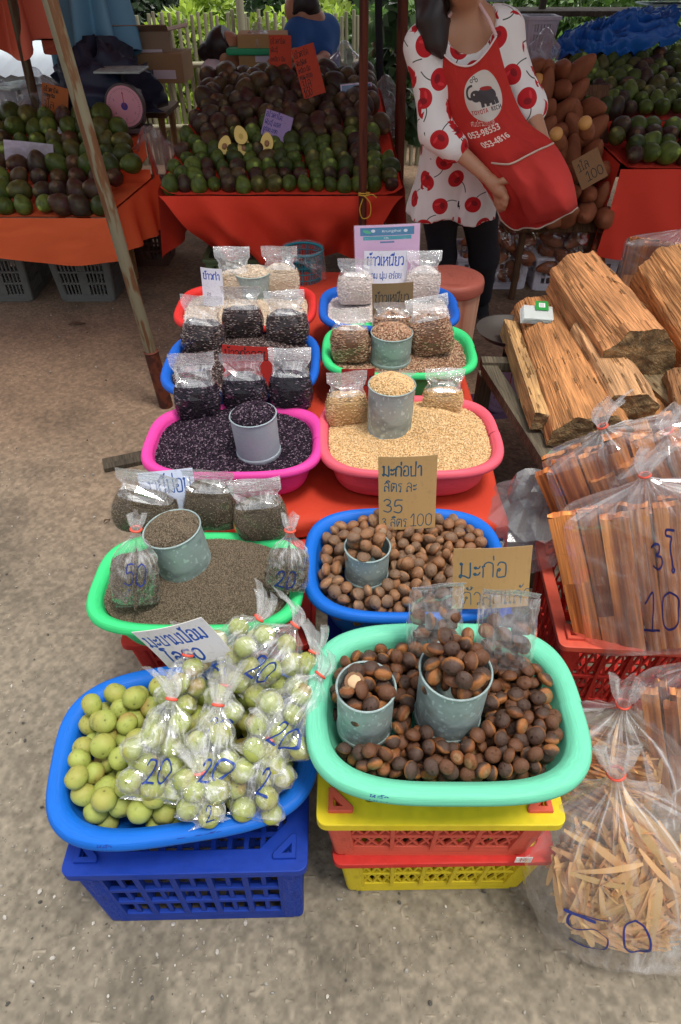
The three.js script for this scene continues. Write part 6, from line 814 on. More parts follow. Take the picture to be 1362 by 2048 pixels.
// blue tarpaulin heap and clutter at the right back
{ const f = patch([[[1085, 150, 4.9], [1150, 150, 4.8], [1230, 140, 4.8], [1340, 120, 4.9]], [[1095, 120, 5.0], [1150, 105, 4.85], [1220, 90, 4.85], [1335, 80, 4.95]], [[1130, 98, 5.1], [1180, 80, 5.0], [1240, 62, 5.0], [1330, 55, 5.1]], [[1150, 100, 5.4], [1200, 80, 5.4], [1260, 62, 5.4], [1330, 55, 5.5]]].map(r => r.map(q => Q(...q))));
  const t = mesh('blue_tarpaulin', grid(60, 40, (u, v) => { const q = f(u, v), n = .13 * (1 - Math.abs(2 * fbm(u * 8 + v * 4, v * 9 - u * 3, 0, 9, 4) - 1)); return q.add(V(0, n, n)); }), std({ color: L(.012, .12, .46), roughness: .45 })); tag(t, 'crumpled bright blue tarpaulin on top of the right avocado pile', 'tarpaulin'); }
for (let i = 0; i < 6; i++) { const p = Q(1332, 30, 5.6); tag((() => { const m = mesh('metal_tray', rbox(.34, .012, .3, .004), tin); m.position.set(p.x + .02 * Math.sin(i * 2), p.y + i * .03, p.z); m.rotation.y = .2 * Math.sin(i * 3); return m; })(), 'bent silver tray in the stack at the top right corner', 'tray', 'silver trays stacked at the top right'); }
{ const t = thing('shelf', 'rough wooden shelf behind the blue tarpaulin', 'shelf', V(1.7, 0, -5.7)); for (const x of [-.75, -.3, .8]) mesh('post', rod(V(x, 0, 0), V(x, 1.9, 0), .028, .024, 10), greyWood, t); for (const h of [.9, 1.26]) mesh('board', metres(rbox(1.7, .03, .4, .004, 0, h, 0)), greyWood, t);
  const c = mesh('plastic_sheet', grid(40, 12, (u, v) => V(.55 + u * 1.7, 1.62 - .2 * v - .08 * Math.sin(u * PI * 2) * v + .03 * fbm(u * 9, v * 6, 0, 3, 3), -5.5 + .5 * v)), phy({ color: L(.35, .45, .5), transmission: .4, roughness: .3, thickness: 0 })); tag(c, 'grey blue plastic sheet slung over the shelf at the top right', 'plastic sheet'); }
crate({ pos: Q(1068, 118, 5.1), w: .2, d: .2, h: .22, mat: WHITEP, style: 'square', label: 'small white basket standing beside the blue tarpaulin' });

// ---------- fence, sheds and greenery behind the market ----------
{
  const t = thing('bamboo_fence', 'pale bamboo cane fence between the stalls and the bushes', 'fence', V(-1.7, 0, -7)), rg = rngOf(71), m = std({ color: L(.36, .34, .23), roughness: .7 }), m2 = std({ color: L(.28, .26, .17), roughness: .75 });
  for (let i = 0; i < 84; i++) { const x = -2.1 + i * .056 + (rg() - .5) * .02, h = .9 + .08 * rg() + .22 * smooth(-1.5, -.6, x); mesh('cane', rod(V(x, 0, (rg() - .5) * .04), V(x + (rg() - .5) * .06, h, (rg() - .5) * .04), .019 + .008 * rg(), .015, 8), i % 3 ? m : m2, t); }
  for (const h of [.3, .78]) mesh('rail', rod(V(-2.1, h, .05), V(2.6, h + .06, .05), .024, .022, 8), m, t); mesh('post', rod(V(.85, 0, .06), V(.85, 1.3, .06), .035, .033, 10), m, t);
}
const leaf = (w, l, fold) => { const g = new THREE.BufferGeometry(); g.setAttribute('position', new THREE.Float32BufferAttribute([0, 0, 0, -w, fold, l * .45, 0, 0, l * .5, w, fold, l * .45, 0, -fold, l], 3)); g.setAttribute('uv', new THREE.Float32BufferAttribute([.5, 0, 0, .5, .5, .5, 1, .5, .5, 1], 2)); g.setIndex([0, 2, 1, 0, 3, 2, 1, 2, 4, 2, 3, 4]); g.computeVertexNormals(); return g; };
const leafMat = phy({ color: 0xffffff, roughness: .97, transmission: .5, thickness: 0 });
function bush(o) { // many leaves on clumps through an uneven volume, stems below
  const rg = rngOf(o.seed), t = thing(o.name || 'bush', o.label, o.cat || 'bush', V(o.x, 0, -o.d), o.group), cl = []; for (let i = 0; i < o.clumps; i++) { const a = rg() * 7, e = Math.acos(1 - 1.2 * rg()), k = .55 + .45 * rg(); cl.push([V(Math.cos(a) * Math.sin(e) * o.r * k, o.h * (.25 + .7 * Math.cos(e) * k) + .1, Math.sin(a) * Math.sin(e) * o.r * .8 * k), o.r * (.2 + .16 * rg()), .55 + .75 * rg()]); }
  const im = new THREE.InstancedMesh(o.leaf || leaf(.026, .095, .01), leafMat, o.n), c = new THREE.Color(), q = new THREE.Quaternion(); im.name = 'foliage'; im.userData.kind = 'stuff'; im.castShadow = im.receiveShadow = true;
  for (let i = 0; i < o.n; i++) { const [p, r, b] = cl[i % cl.length], d = V(rg() - .5, rg() - .5, rg() - .5).normalize(), pos = p.clone().addScaledVector(d, r * Math.cbrt(rg())), dir = d.clone().add(V(rg() - .5, rg() * .2 - .5, rg() - .5)).normalize(); q.setFromUnitVectors(V(0, 0, 1), dir).multiply(new THREE.Quaternion().setFromAxisAngle(V(0, 0, 1), rg() * 6)); const s = (.7 + .7 * rg()) * (o.size || 1); im.setMatrixAt(i, M4().compose(pos, q, V(s, s, s))); const k = (.7 + .6 * rg()) * b; im.setColorAt(i, c.setRGB(o.col[0] * k, o.col[1] * k, o.col[2] * k)); }
  t.add(im); const st = cl.map(([p]) => tube([V((rg() - .5) * .1, 0, (rg() - .5) * .1), p.clone().multiplyScalar(.5).add(V((rg() - .5) * .1, 0, 0)), p], .016, 8, 5)); mesh('stems', st, matte(.14, .1, .06), t);
}
const LIME = [.5, .66, .08], MID = [.14, .27, .045], DEEP = [.03, .07, .018];
[[-1.25, 8.3, 1.15, .75, LIME, 'bright lime green bush glowing behind the bamboo fence', 21], [-.3, 8.8, 1.1, .8, LIME, 'bright green bush behind the man in blue', 22], [.55, 8.2, 1.2, .7, MID, 'mid green bush right of the man in blue', 23], [-3.0, 9.6, 1.9, 1.3, DEEP, 'dark green bush above the cardboard boxes', 24], [-4.4, 8.8, 1.6, 1.1, DEEP, 'dark leafy bush behind the blue umbrella', 25], [-1.6, 10.4, 2.0, 1.4, DEEP, 'dark bush high behind the lime green one', 26], [1.7, 9.0, 1.5, 1.1, MID, 'green bush behind the brown post and the woman', 27], [3.0, 8.6, 1.5, 1.2, MID, 'green bush behind the plastic sheets at the right', 28], [.6, 11, 1.9, 1.5, DEEP, 'dark bush farthest away in the middle', 29], [4.4, 10, 1.9, 1.5, DEEP, 'dark bush farthest away on the right', 30], [-6, 10.5, 1.9, 1.5, DEEP, 'dark bush farthest away on the left', 31]]
  .forEach(([x, d, h, r, col, label, seed]) => bush({ x, d, h, r, col, label, seed, clumps: 34, n: 15000 }));
bush({ name: 'climbing_plant', cat: 'plant', x: .22, d: 6.3, h: 1.3, r: .42, col: [.06, .13, .035], label: 'broad leaved climbing plant hanging between the posts', seed: 33, clumps: 16, n: 900, leaf: leaf(.05, .12, .012), size: 1.1 });
bush({ name: 'banana_plant', cat: 'plant', x: -3.3, d: 7.2, h: 1.3, r: .5, col: [.05, .15, .02], label: 'broad leaved green plant between the two folded umbrellas', seed: 34, clumps: 8, n: 60, leaf: leaf(.11, .5, .04), size: 1.2 });
{ // low sheds with pale sheet roofs at the left
  const t = thing('lean_to', 'low shelter with pale sheet roof behind the folded orange umbrella', 'shelter', V(-2.9, 0, -6.4)), ms = std({ color: L(.55, .62, .66), roughness: .5, metalness: .2 });
  mesh('roof', grid(40, 10, (u, v) => V(-1.1 + u * 2.0, 1.02 - .16 * v + .012 * Math.sin(u * 110), -.4 + v * .9)), ms, t); mesh('wall_sheet', grid(20, 10, (u, v) => V(-1.1 + u * 2.0, v * .86, .3 + .02 * Math.sin(u * 20))), std({ color: L(.5, .56, .6), roughness: .7 }), t); for (const x of [-1, .1, .9]) mesh('post', rod(V(x, 0, .4), V(x, .95, .4), .03, .028, 8), woodPale, t); mesh('rail', rod(V(-1.1, .3, .42), V(.9, .3, .42), .02, .02, 8), woodPale, t);
}

// ---------- people ----------
function field(bones, k, cell, cut) { // bones: [a, b, ra, rb] -> one smooth surface; cut(p) bounds it
  const bb = new THREE.Box3(); for (const [a, b, ra, rb] of bones) for (const [p, r] of [[a, ra], [b, rb]]) bb.union(new THREE.Box3(p.clone().addScalar(-r - .03), p.clone().addScalar(r + .03)));
  const size = bb.getSize(V(0, 0, 0)), ext = Math.max(size.x, size.y, size.z), n = Math.min(170, Math.ceil(ext / cell)), half = n / 2, c = bb.getCenter(V(0, 0, 0)), mc = new MarchingCubes(n, new THREE.MeshBasicMaterial(), false, false, 260000); mc.isolation = 0;
  const st = ext / 2 / half, p = V(0, 0, 0), B2 = bones.map(([a, b, ra, rb]) => { const d = b.clone().sub(a); return { a, d, l2: d.lengthSq() || 1e-9, ra, rb }; });
  for (let z = 0; z < n; z++) for (let y = 0; y < n; y++) for (let x = 0; x < n; x++) {
    p.set(c.x + (x - half) * st, c.y + (y - half) * st, c.z + (z - half) * st); let s = 0, mn = 1e9;
    for (const q of B2) { const ex = p.x - q.a.x, ey = p.y - q.a.y, ez = p.z - q.a.z, t = clamp((ex * q.d.x + ey * q.d.y + ez * q.d.z) / q.l2, 0, 1), dx = ex - q.d.x * t, dy = ey - q.d.y * t, dz = ez - q.d.z * t, d = Math.sqrt(dx * dx + dy * dy + dz * dz) - mix(q.ra, q.rb, t); if (d < mn) mn = d; s += Math.exp(-d / k); }
    let d = Math.min(mn, -k * Math.log(s + 1e-30)); if (cut) d = Math.max(d, cut(p)); mc.field[x + y * n + z * n * n] = -d;
  }
  mc.update(); const cnt = mc.count, pos = new Float32Array(cnt * 3); for (let i = 0; i < cnt; i++) { pos[i * 3] = c.x + mc.positionArray[i * 3] * ext / 2; pos[i * 3 + 1] = c.y + mc.positionArray[i * 3 + 1] * ext / 2; pos[i * 3 + 2] = c.z + mc.positionArray[i * 3 + 2] * ext / 2; }
  const g = new THREE.BufferGeometry(); g.setAttribute('position', new THREE.BufferAttribute(pos, 3)); return weldNormals(g);
}
const off = (g, o) => g.translate(-o.x, -o.y, -o.z);
const skinMat = phy({ color: L(.47, .23, .13), roughness: .5, sheen: .2 }), hairMat = std({ color: L(.018, .01, .009), roughness: .45 });
function headBones(c, f, up, s = 1) { // skull, jaw, nose, ears, from the head's centre, facing f
  const r = f.clone().cross(up).normalize(), at = (x, y, z) => c.clone().addScaledVector(r, x * s).addScaledVector(up, y * s).addScaledVector(f, z * s);
  return { at, bones: [[at(0, .03, -.012), at(0, .035, .012), .082 * s, .08 * s], [at(0, -.03, .02), at(0, -.075, .05), .062 * s, .036 * s], [at(-.03, -.02, .05), at(.03, -.02, .05), .038 * s, .038 * s], [at(0, .0, .094), at(0, -.022, .106), .008 * s, .014 * s], [at(-.02, -.055, .08), at(.02, -.055, .08), .012 * s, .012 * s], [at(.082, .01, -.005), at(.082, -.02, .0), .014 * s, .01 * s], [at(-.082, .01, -.005), at(-.082, -.02, .0), .014 * s, .01 * s]] };
}
function face(t, o, at, s = 1) { for (const x of [-.032, .032]) { mesh('eye', off(new THREE.SphereGeometry(.011 * s, 14, 10).translate(...at(x, .008, .079).toArray()), o), matte(.75, .72, .7, { roughness: .2 }), t); mesh('iris', off(new THREE.SphereGeometry(.006 * s, 12, 8).translate(...at(x, .008, .0855).toArray()), o), matte(.03, .015, .01, { roughness: .2 }), t); mesh('eyebrow', off(tube([at(x - .016, .03, .084), at(x, .035, .088), at(x + .016, .03, .084)], .003 * s, 8, 5), o), hairMat, t); } mesh('lips', off(tube([at(-.022, -.055, .088), at(0, -.053, .096), at(.022, -.055, .088)], .0055 * s, 10, 6), o), matte(.45, .12, .1, { roughness: .4 }), t); }
function finger(list, pts, r0, r1) { for (let i = 0; i < pts.length - 1; i++) list.push([pts[i], pts[i + 1], mix(r0, r1, i / (pts.length - 1)), mix(r0, r1, (i + 1) / (pts.length - 1))]); }
// the woman in the red apron
{
  const sR = Q(846, 92, 2.99), sL = Q(1010, 66, 3.02), neck = Q(934, 36, 3.03), nt = Q(928, -14, 2.98), hc = Q(925, -78, 2.95), chest = Q(930, 130, 3.05), waist = Q(930, 270, 3.13), hip = Q(912, 390, 3.2), eR = Q(872, 262, 2.92), wR = Q(978, 358, 2.8), eL = Q(1058, 212, 2.96), wL = Q(1086, 280, 2.84), hR = Q(878, 405, 3.2), hL = Q(958, 410, 3.2), kR = Q(885, 512, 3.36), kL = Q(968, 515, 3.36), aR = P(888, 606, .07), aL = P(964, 604, .07);
  const o = V(hip.x, 0, hip.z), t = thing('person', 'woman in cherry print tunic and red apron behind the table, holding up the apron', 'person', o), up = nt.clone().sub(neck).normalize(), fw = V(-.12, -.25, 1).normalize(); fw.addScaledVector(up, -fw.dot(up)).normalize(); const hd = headBones(hc, fw, up);
  const px = (x, y, d) => Q(x, y, d), hand = [];
  const pw = wR, pc = px(998, 378, 2.775); hand.push([pw, px(985, 364, 2.79), .023, .024], [px(985, 364, 2.79), pc, .024, .026], [px(990, 372, 2.785), px(1003, 384, 2.77), .02, .02]);
  finger(hand, [px(992, 366, 2.77), px(1008, 361, 2.75), px(1026, 364, 2.745)], .0125, .0085);
  finger(hand, [px(1004, 378, 2.765), px(1012, 396, 2.755), px(1010, 408, 2.76), px(1008, 417, 2.775)], .0105, .0078);
  finger(hand, [px(1000, 385, 2.775), px(1006, 402, 2.77), px(1004, 413, 2.78), px(1002, 420, 2.795)], .0105, .0078);
  finger(hand, [px(995, 388, 2.785), px(999, 404, 2.785), px(998, 414, 2.795), px(997, 420, 2.81)], .01, .0075);
  finger(hand, [px(990, 388, 2.795), px(993, 402, 2.8), px(992, 410, 2.81)], .009, .007);
  const h2 = [[wL, px(1096, 306, 2.82), .024, .028], [px(1096, 306, 2.82), px(1100, 322, 2.81), .028, .026]]; for (const [i, dx] of [-8, -1, 6, 13].entries()) finger(h2, [px(1098 + dx * .6, 324, 2.81), px(1100 + dx, 346, 2.8), px(1100 + dx, 360, 2.81)], .0098, .0075); finger(h2, [px(1090, 306, 2.81), px(1082, 326, 2.8), px(1084, 338, 2.8)], .012, .009);
  const body = field([...hd.bones, [nt.clone().addScaledVector(up, -.01), neck, .046, .05], [neck, chest, .07, .1], [sR.clone().lerp(neck, .35), sL.clone().lerp(neck, .35), .05, .05], [sR, sR.clone().lerp(neck, .4), .05, .05], [sL, sL.clone().lerp(neck, .4), .05, .05], [chest, waist, .105, .095], [waist, hip, .095, .11], [sR, eR, .044, .036], [eR, wR, .037, .024], [sL, eL, .044, .036], [eL, wL, .037, .024], [hR, kR, .07, .048], [kR, aR, .046, .032], [hL, kL, .07, .048], [kL, aL, .046, .032], [hip, hR, .1, .07], [hip, hL, .1, .07]], .016, .012);
  mesh('body', merge([off(body, o), off(field(hand, .004, .0032), o), off(field(h2, .004, .0035), o)]), skinMat, t); face(t, o, hd.at);
  mesh('hair', off(field([[hd.at(0, .05, -.03), hd.at(0, .05, .005), .094, .088], [hd.at(0, .0, -.05), hd.at(0, -.06, -.06), .085, .075], [hd.at(0, -.06, -.06), Q(880, 20, 3.0), .06, .05], [Q(895, -40, 2.96), Q(868, 40, 2.94), .06, .046], [Q(868, 40, 2.94), Q(874, 84, 2.92), .054, .034], [Q(874, 82, 2.92), Q(884, 112, 2.9), .032, .01], [Q(858, 50, 2.95), Q(856, 92, 2.93), .026, .01], [Q(850, -40, 3), Q(846, 46, 2.97), .05, .018]], .012, .009, p => { const q = p.clone().sub(hc), f = q.dot(fw), u = q.dot(up); return q.length() < .16 && u > -.13 && Math.abs(q.clone().addScaledVector(fw, -f).addScaledVector(up, -u).x) < .07 ? f - .052 + Math.max(0, u - .055) * 1.2 : -1; }), o), hairMat, t);
  // tunic: torso, flared hem, three-quarter sleeves, printed all over with cherries
  const cherry = canvas(1024, 1024, (c, w) => { c.fillStyle = '#efe9e2'; c.fillRect(0, 0, w, w); const one = (x, y, r, a) => { for (const dx of [-w, 0, w]) for (const dy of [-w, 0, w]) { c.save(); c.translate(x + dx, y + dy); c.rotate(a); c.strokeStyle = '#2f3b2c'; c.lineWidth = 9; c.lineCap = 'round'; c.beginPath(); c.moveTo(0, -r * .7); c.bezierCurveTo(r * .1, -r * 1.4, r * .5, -r * 1.7, r * .9, -r * 2); c.stroke(); c.fillStyle = '#c4131c'; c.beginPath(); c.ellipse(0, 0, r * 1.06, r, 0, 0, 7); c.fill(); c.fillStyle = '#8c0d16'; c.beginPath(); c.ellipse(r * .1, -r * .25, r * .45, r * .32, .3, 0, 7); c.fill(); c.fillStyle = '#e0333a'; c.beginPath(); c.ellipse(-r * .45, r * .15, r * .16, r * .4, .3, 0, 7); c.fill(); c.restore(); } }; [[140, 150, .3], [470, 90, 2.6], [800, 170, .9], [300, 390, 3.6], [650, 420, .2], [950, 470, 5.2], [120, 640, 5.6], [460, 700, 1.2], [790, 720, 3.2], [300, 930, .4], [620, 960, 4.6], [940, 900, 2]].forEach(([x, y, a]) => one(x, y, 86, a)); }); cherry.wrapS = cherry.wrapT = THREE.RepeatWrapping;
  const hemY = p => .655 + .012 * Math.sin(p.x * 30) - .03 * (p.x - o.x);
  const e2 = eR.clone().lerp(wR, .34), e3 = eL.clone().lerp(wL, .12), side = V(1, 0, .05);
  const ts = (p, s) => p.clone().addScaledVector(side, s), hb = hip.clone().setY(.58);
  const cuff = (p, a, b, at) => { const d = b.clone().sub(a).normalize(); return p.clone().sub(at).dot(d); };
  const tunic = field([[ts(chest, -.055), ts(waist, -.055), .115, .11], [ts(chest, .055), ts(waist, .055), .115, .11], [chest.clone().add(V(-.05, -.02, .05)), chest.clone().add(V(.05, -.02, .05)), .085, .085], [ts(waist, -.06), ts(hb, -.1), .11, .125], [ts(waist, .06), ts(hb, .085), .11, .12], [sR, sL, .058, .058], [sR.clone().lerp(neck, .3), chest, .07, .1], [sL.clone().lerp(neck, .3), chest, .07, .1], [sR, eR, .062, .058], [eR, e2, .058, .055], [sL, eL, .06, .056], [eL, e3, .056, .052]], .018, .0105, p => { const qx = p.clone().sub(neck); const scoop = .085 - Math.hypot(qx.x * .9 + .0, (qx.y + .0) * .8, (qx.z - .07) * .75); return Math.max(hemY(p) - p.y, scoop); });
  shift(tunic, v => { const w = Math.max(smooth(1.15, .7, v.y) * .9, .35), dd = (fbm(v.x * 14, v.y * 5, v.z * 14, 3, 3) - .5) * .05 * w; const q = V(v.x - waist.x, 0, v.z - waist.z).normalize(); v.addScaledVector(q, dd + .006 * Math.sin(Math.atan2(q.z, q.x) * 11) * smooth(.95, .66, v.y)); });
  mesh('tunic', metres(off(tunic, o), 1 / .4), std({ map: cherry, roughness: .8, bumpMap: again(T.weave, 8, 8), bumpScale: .0004 }), t);
  mesh('trousers', off(field([[hip, hR, .115, .09], [hip, hL, .115, .09], [hR, kR, .088, .066], [kR, aR.clone().lerp(kR, .12), .066, .052], [hL, kL, .088, .07], [kL, aL.clone().lerp(kL, .12), .07, .05]], .014, .0105), o), std({ color: L(.008, .009, .016), roughness: .8 }), t);
  for (const [a, dx] of [[aR, 0], [aL, 0]]) mesh('shoe', off(field([[a.clone().setY(.035), a.clone().add(V(dx, -.035, .13)).setY(.03), .036, .03], [a, a.clone().setY(.04), .034, .036]], .01, .006, p => .004 - p.y), o), darkMat, t);
  // apron
  const ap = [[[886, 108, 2.905], [912, 128, 2.875], [942, 130, 2.865], [970, 104, 2.875], [992, 72, 2.9]], [[882, 180, 2.94], [914, 186, 2.88], [950, 186, 2.86], [985, 180, 2.87], [1018, 168, 2.92]], [[880, 250, 2.97], [922, 262, 2.9], [965, 264, 2.86], [1008, 256, 2.85], [1052, 240, 2.89]], [[912, 308, 2.96], [958, 320, 2.86], [1008, 318, 2.79], [1055, 302, 2.76], [1104, 282, 2.8]], [[962, 366, 2.91], [1000, 378, 2.83], [1045, 375, 2.73], [1092, 356, 2.72], [1136, 340, 2.78]], [[988, 408, 2.91], [1020, 425, 2.83], [1060, 425, 2.73], [1110, 410, 2.72], [1151, 396, 2.78]], [[997, 432, 2.93], [1030, 460, 2.86], [1070, 454, 2.78], [1112, 434, 2.75], [1159, 420, 2.8]]].map(r => r.map(q => Q(...q))), af = patch(ap);
  const map = canvas(1024, 1024, (c, w) => {
    c.fillStyle = '#c22a20'; c.fillRect(0, 0, w, w); for (let i = 0; i < 160; i++) { c.fillStyle = `rgba(${RW() < .5 ? '90,10,8' : '220,70,50'},.05)`; c.beginPath(); c.ellipse(RW() * w, RW() * w, 10 + RW() * 90, 6 + RW() * 40, RW() * 3, 0, 7); c.fill(); }
    c.save(); c.translate(610, 178); c.scale(2.3, 1); c.rotate(-.1); c.fillStyle = '#d9d0c4'; c.beginPath(); c.ellipse(0, 4, 112, 112, 0, 0, 7); c.fill();
    c.fillStyle = '#4a4446'; c.beginPath(); c.ellipse(20, 10, 62, 36, .1, 0, 7); c.fill(); c.beginPath(); c.ellipse(-42, 2, 34, 28, 0, 0, 7); c.fill(); for (const x of [-22, 8, 40, 62]) c.fillRect(x, 30, 20, 26); c.strokeStyle = '#4a4446'; c.lineWidth = 12; c.lineCap = 'round'; c.beginPath(); c.moveTo(-64, 10); c.quadraticCurveTo(-100, 16, -92, -22); c.quadraticCurveTo(-84, -50, -56, -52); c.stroke(); c.fillStyle = '#a32b26'; c.beginPath(); c.ellipse(30, -20, 40, 9, .2, 0, 7); c.fill(); c.fillStyle = '#d9d0c4'; c.beginPath(); c.arc(-52, -6, 5, 0, 7); c.fill(); c.strokeStyle = '#6b5e58'; c.lineWidth = 5; for (const [x, y] of [[-50, -76], [-30, -88], [-16, -72]]) { c.beginPath(); c.arc(x, y, 8, 0, 7); c.stroke(); }
    c.fillStyle = '#b5261f'; c.font = 'bold 25px sans-serif'; c.fillText('TOYOTA', -86, 80); c.fillStyle = '#3c3a3e'; c.fillText('RICH', 28, 80); c.restore();
    write(c, 'ศูนย์รวมรถยนต์', 400, 312, 18, '#e7d8c8', 4, { wide: 2.4 }); c.fillStyle = '#ecdccb'; c.save(); c.translate(300, 400); c.rotate(-.1); c.scale(2, 1); c.font = 'bold 44px sans-serif'; c.fillText('053-98553', 10, -20); c.fillText('053-4816', 50, 40); c.restore();
  });
  const cloth = std({ map, roughness: .85, bumpMap: again(T.weave, 10, 10), bumpScale: .0005 }), ripple = (u, v) => { const q = af(u, v), k = smooth(.3, .6, v); q.z += k * (.03 * Math.sin(u * 9 + v * 8) + .035 * (fbm(u * 4, v * 5, 0, 5, 3) - .5) + .018 * (1 - Math.abs(2 * noise(u * 5 - v * 4, v * 5 + u * 2, 9) - 1))) + (1 - k) * .012 * (1 - Math.abs(2 * noise(u * 3 + v * 4, v * 8 - u * 3, 5) - 1)); return q; };
  const flip = g => { const v = g.attributes.uv; for (let i = 0; i < v.count; i++) v.setY(i, 1 - v.getY(i)); return g; };
  mesh('apron', off(flip(grid(50, 70, ripple, true)), o), cloth, t);
  const pocketQ = (u, v) => { const q = ripple(mix(.36 + .1 * v, .99, u), mix(.5, .93, v)); q.z += .012 + .05 * Math.sin(u * PI) * (1 - v); q.y += .02 * (1 - v) * 0; return q; };
  mesh('pocket', off(grid(30, 30, pocketQ, true), o), std({ color: L(.55, .035, .025), roughness: .85, bumpMap: again(T.weave, 6, 6), bumpScale: .0005 }), t);
  const trim = matte(.55, .42, .33), edge = (f, n = 30) => { const p = []; for (let i = 0; i <= n; i++) { const q = f(i / n); q.z += .003; p.push(q); } return tube(p, .0036, n * 2, 6); };
  mesh('trim', off(edge(k => ripple(k, 1)), o), trim, t); mesh('trim', off(edge(k => ripple(0, .75 + .25 * k)), o), trim, t); mesh('trim', off(edge(k => pocketQ(k, 0)), o), trim, t); mesh('trim', off(edge(k => ripple(k, 0)), o), matte(.75, .6, .55), t);
  const strap = pts => mesh('strap', off(tube(pts.map(q => Q(...q)), .007, 24, 6), o), matte(.7, .45, .42), t); strap([[992, 72, 2.9], [978, 40, 2.915], [962, 14, 2.95], [950, -4, 3.0]]); strap([[886, 108, 2.905], [884, 80, 2.905], [890, 50, 2.93], [905, 20, 2.98]]);
}
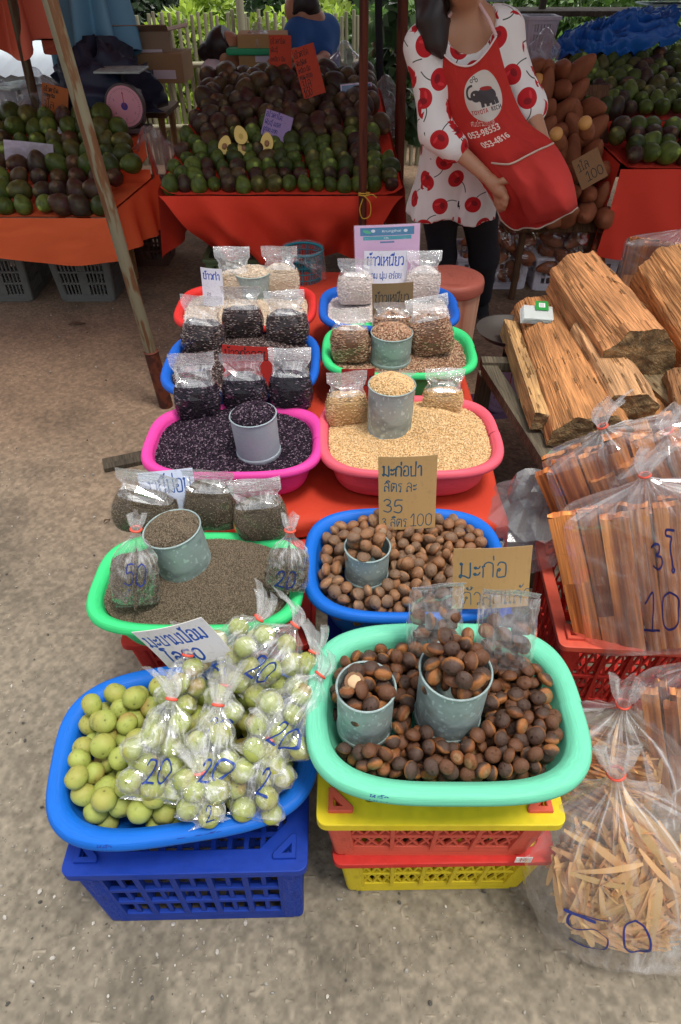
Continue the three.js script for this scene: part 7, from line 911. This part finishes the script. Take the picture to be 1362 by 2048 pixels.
// two people behind the avocado pile
function sitter(o) {
  const at = (x, y, d) => Q(x, y, d), t = thing('person', o.label, 'person', V(o.hip.x, 0, o.hip.z)), g = V(o.hip.x, 0, o.hip.z), up = o.head.clone().sub(o.neck).normalize(), fw = o.face.clone().addScaledVector(up, -o.face.dot(up)).normalize(), hd = headBones(o.head, fw, up);
  const arms = o.arms, hands = []; for (const [s, e, w] of arms) { const d = w.clone().sub(e).normalize(), x = d.clone().cross(V(0, 1, 0)).normalize(); hands.push([w, w.clone().addScaledVector(d, .07), .024, .03]); for (let i = 0; i < 4; i++) finger(hands, [w.clone().addScaledVector(d, .08).addScaledVector(x, (i - 1.5) * .018), w.clone().addScaledVector(d, .12).addScaledVector(x, (i - 1.5) * .02), w.clone().addScaledVector(d, .15 - .01 * Math.abs(i - 1.5)).addScaledVector(x, (i - 1.5) * .019).add(V(0, -.015, 0))], .0095, .0075); finger(hands, [w.clone().addScaledVector(d, .03).addScaledVector(x, .025), w.clone().addScaledVector(d, .07).addScaledVector(x, .05), w.clone().addScaledVector(d, .1).addScaledVector(x, .05)], .011, .0085); }
  const knees = [-1, 1].map(s => o.hip.clone().add(o.face.clone().setY(0).normalize().multiplyScalar(.36)).add(V(s * .09, -.02, 0))), feet = knees.map(k => k.clone().setY(.06));
  const body = field([...hd.bones, [hd.at(0, -.07, -.01), o.neck, .048, .052], [o.neck, o.hip, .1, .12], ...arms.flatMap(([s, e, w]) => [[s, e, .044, .036], [e, w, .037, .025]]), ...knees.flatMap((k, i) => [[o.hip.clone().add(V((i * 2 - 1) * .08, 0, 0)), k, .075, .05], [k, feet[i], .048, .034]])], .016, .014);
  mesh('body', merge([off(body, g), off(field(hands, .005, .005), g)]), skinMat, t); face(t, g, hd.at);
  mesh('hair', off(field([[hd.at(0, .045, -.03), hd.at(0, .05, .0), .09, .086], [hd.at(0, .0, -.045), hd.at(0, -.03, -.04), .082, .07], ...(o.bun ? [[hd.at(0, -.03, -.12), hd.at(0, -.04, -.13), .05, .045]] : [])], .01, .01, p => { const q = p.clone().sub(o.head), f = q.dot(fw), u = q.dot(up); return f - .045 + Math.max(0, u - .055) * 1.2; }), g), hairMat, t);
  const [a0, a1] = arms, sh = field([[a0[0], a1[0], .062, .062], [o.neck.clone().add(V(0, -.08, 0)), o.hip, .135, .15], [a0[0], o.hip.clone().lerp(a0[0], .3), .085, .12], [a1[0], o.hip.clone().lerp(a1[0], .3), .085, .12], ...arms.map(([s, e]) => [s, e.clone().lerp(s, .2), .06, .055])], .02, .012); shift(sh, v => { v.z += .012 * (fbm(v.x * 12, v.y * 9, v.z * 12, 3, 3) - .5); });
  mesh('shirt', off(sh, g), o.shirt, t); if (o.collar) mesh('collar', off(new THREE.TorusGeometry(.07, .016, 8, 24).applyMatrix4(M4().lookAt(V(0, 0, 0), up, V(0, 0, 1)).setPosition(o.neck.clone().addScaledVector(up, .01))), g), o.shirt, t);
  mesh('trousers', off(field(knees.flatMap((k, i) => [[o.hip, o.hip.clone().add(V((i * 2 - 1) * .08, 0, 0)), .13, .1], [o.hip.clone().add(V((i * 2 - 1) * .08, 0, 0)), k, .095, .07], [k, feet[i].clone().setY(.1), .066, .055]]), .014, .014), g), std({ color: L(.02, .022, .03), roughness: .85 }), t);
  if (o.extra) o.extra(t, g);
  const s = thing('stool', o.seat, 'stool', V(o.hip.x, 0, o.hip.z)), h = o.hip.y - .13; mesh('seat', rbox(.32, .03, .3, .01, 0, h - .015, 0), plastic(.03, .06, .3), s); for (const [x, z] of [[-1, -1], [1, -1], [1, 1], [-1, 1]]) mesh('leg', rod(V(x * .15, 0, z * .14), V(x * .12, h - .03, z * .11), .016, .014, 8), plastic(.03, .06, .3), s);
}
sitter({ label: 'man in a blue shirt bending over the counter behind the avocados', seat: 'blue stool under the man in the blue shirt', head: Q(604, 24, 5.25), neck: Q(622, 48, 5.28), hip: Q(640, 190, 5.35), face: V(-.95, -.2, .05), arms: [[Q(596, 70, 5.15), Q(592, 112, 4.98), Q(568, 118, 4.85)], [Q(652, 62, 5.35), Q(648, 120, 5.1), Q(610, 128, 4.9)]], shirt: std({ color: L(.02, .11, .34), roughness: .8 }), collar: true });
sitter({ label: 'woman with a dark hair bun in white, seated behind the avocados', seat: 'blue stool under the woman with the hair bun', head: Q(453, 104, 4.95), neck: Q(450, 138, 4.99), hip: Q(448, 250, 5.02), face: V(.8, -.3, -.1), bun: true, arms: [[Q(430, 152, 4.9), Q(436, 200, 4.8), Q(470, 205, 4.8)], [Q(470, 150, 5.08), Q(490, 195, 5.1), Q(505, 200, 5.0)]], shirt: std({ color: L(.62, .6, .66), roughness: .85 }), extra: (t, g) => { mesh('apron_strap', off(tube([Q(474, 140, 4.95), Q(450, 136, 4.885), Q(432, 142, 4.83), Q(424, 172, 4.82), Q(424, 210, 4.86)], .014, 24, 6), g), matte(.6, .05, .05), t); } });

scene.updateMatrixWorld(true);
renderer.render(scene, camera);
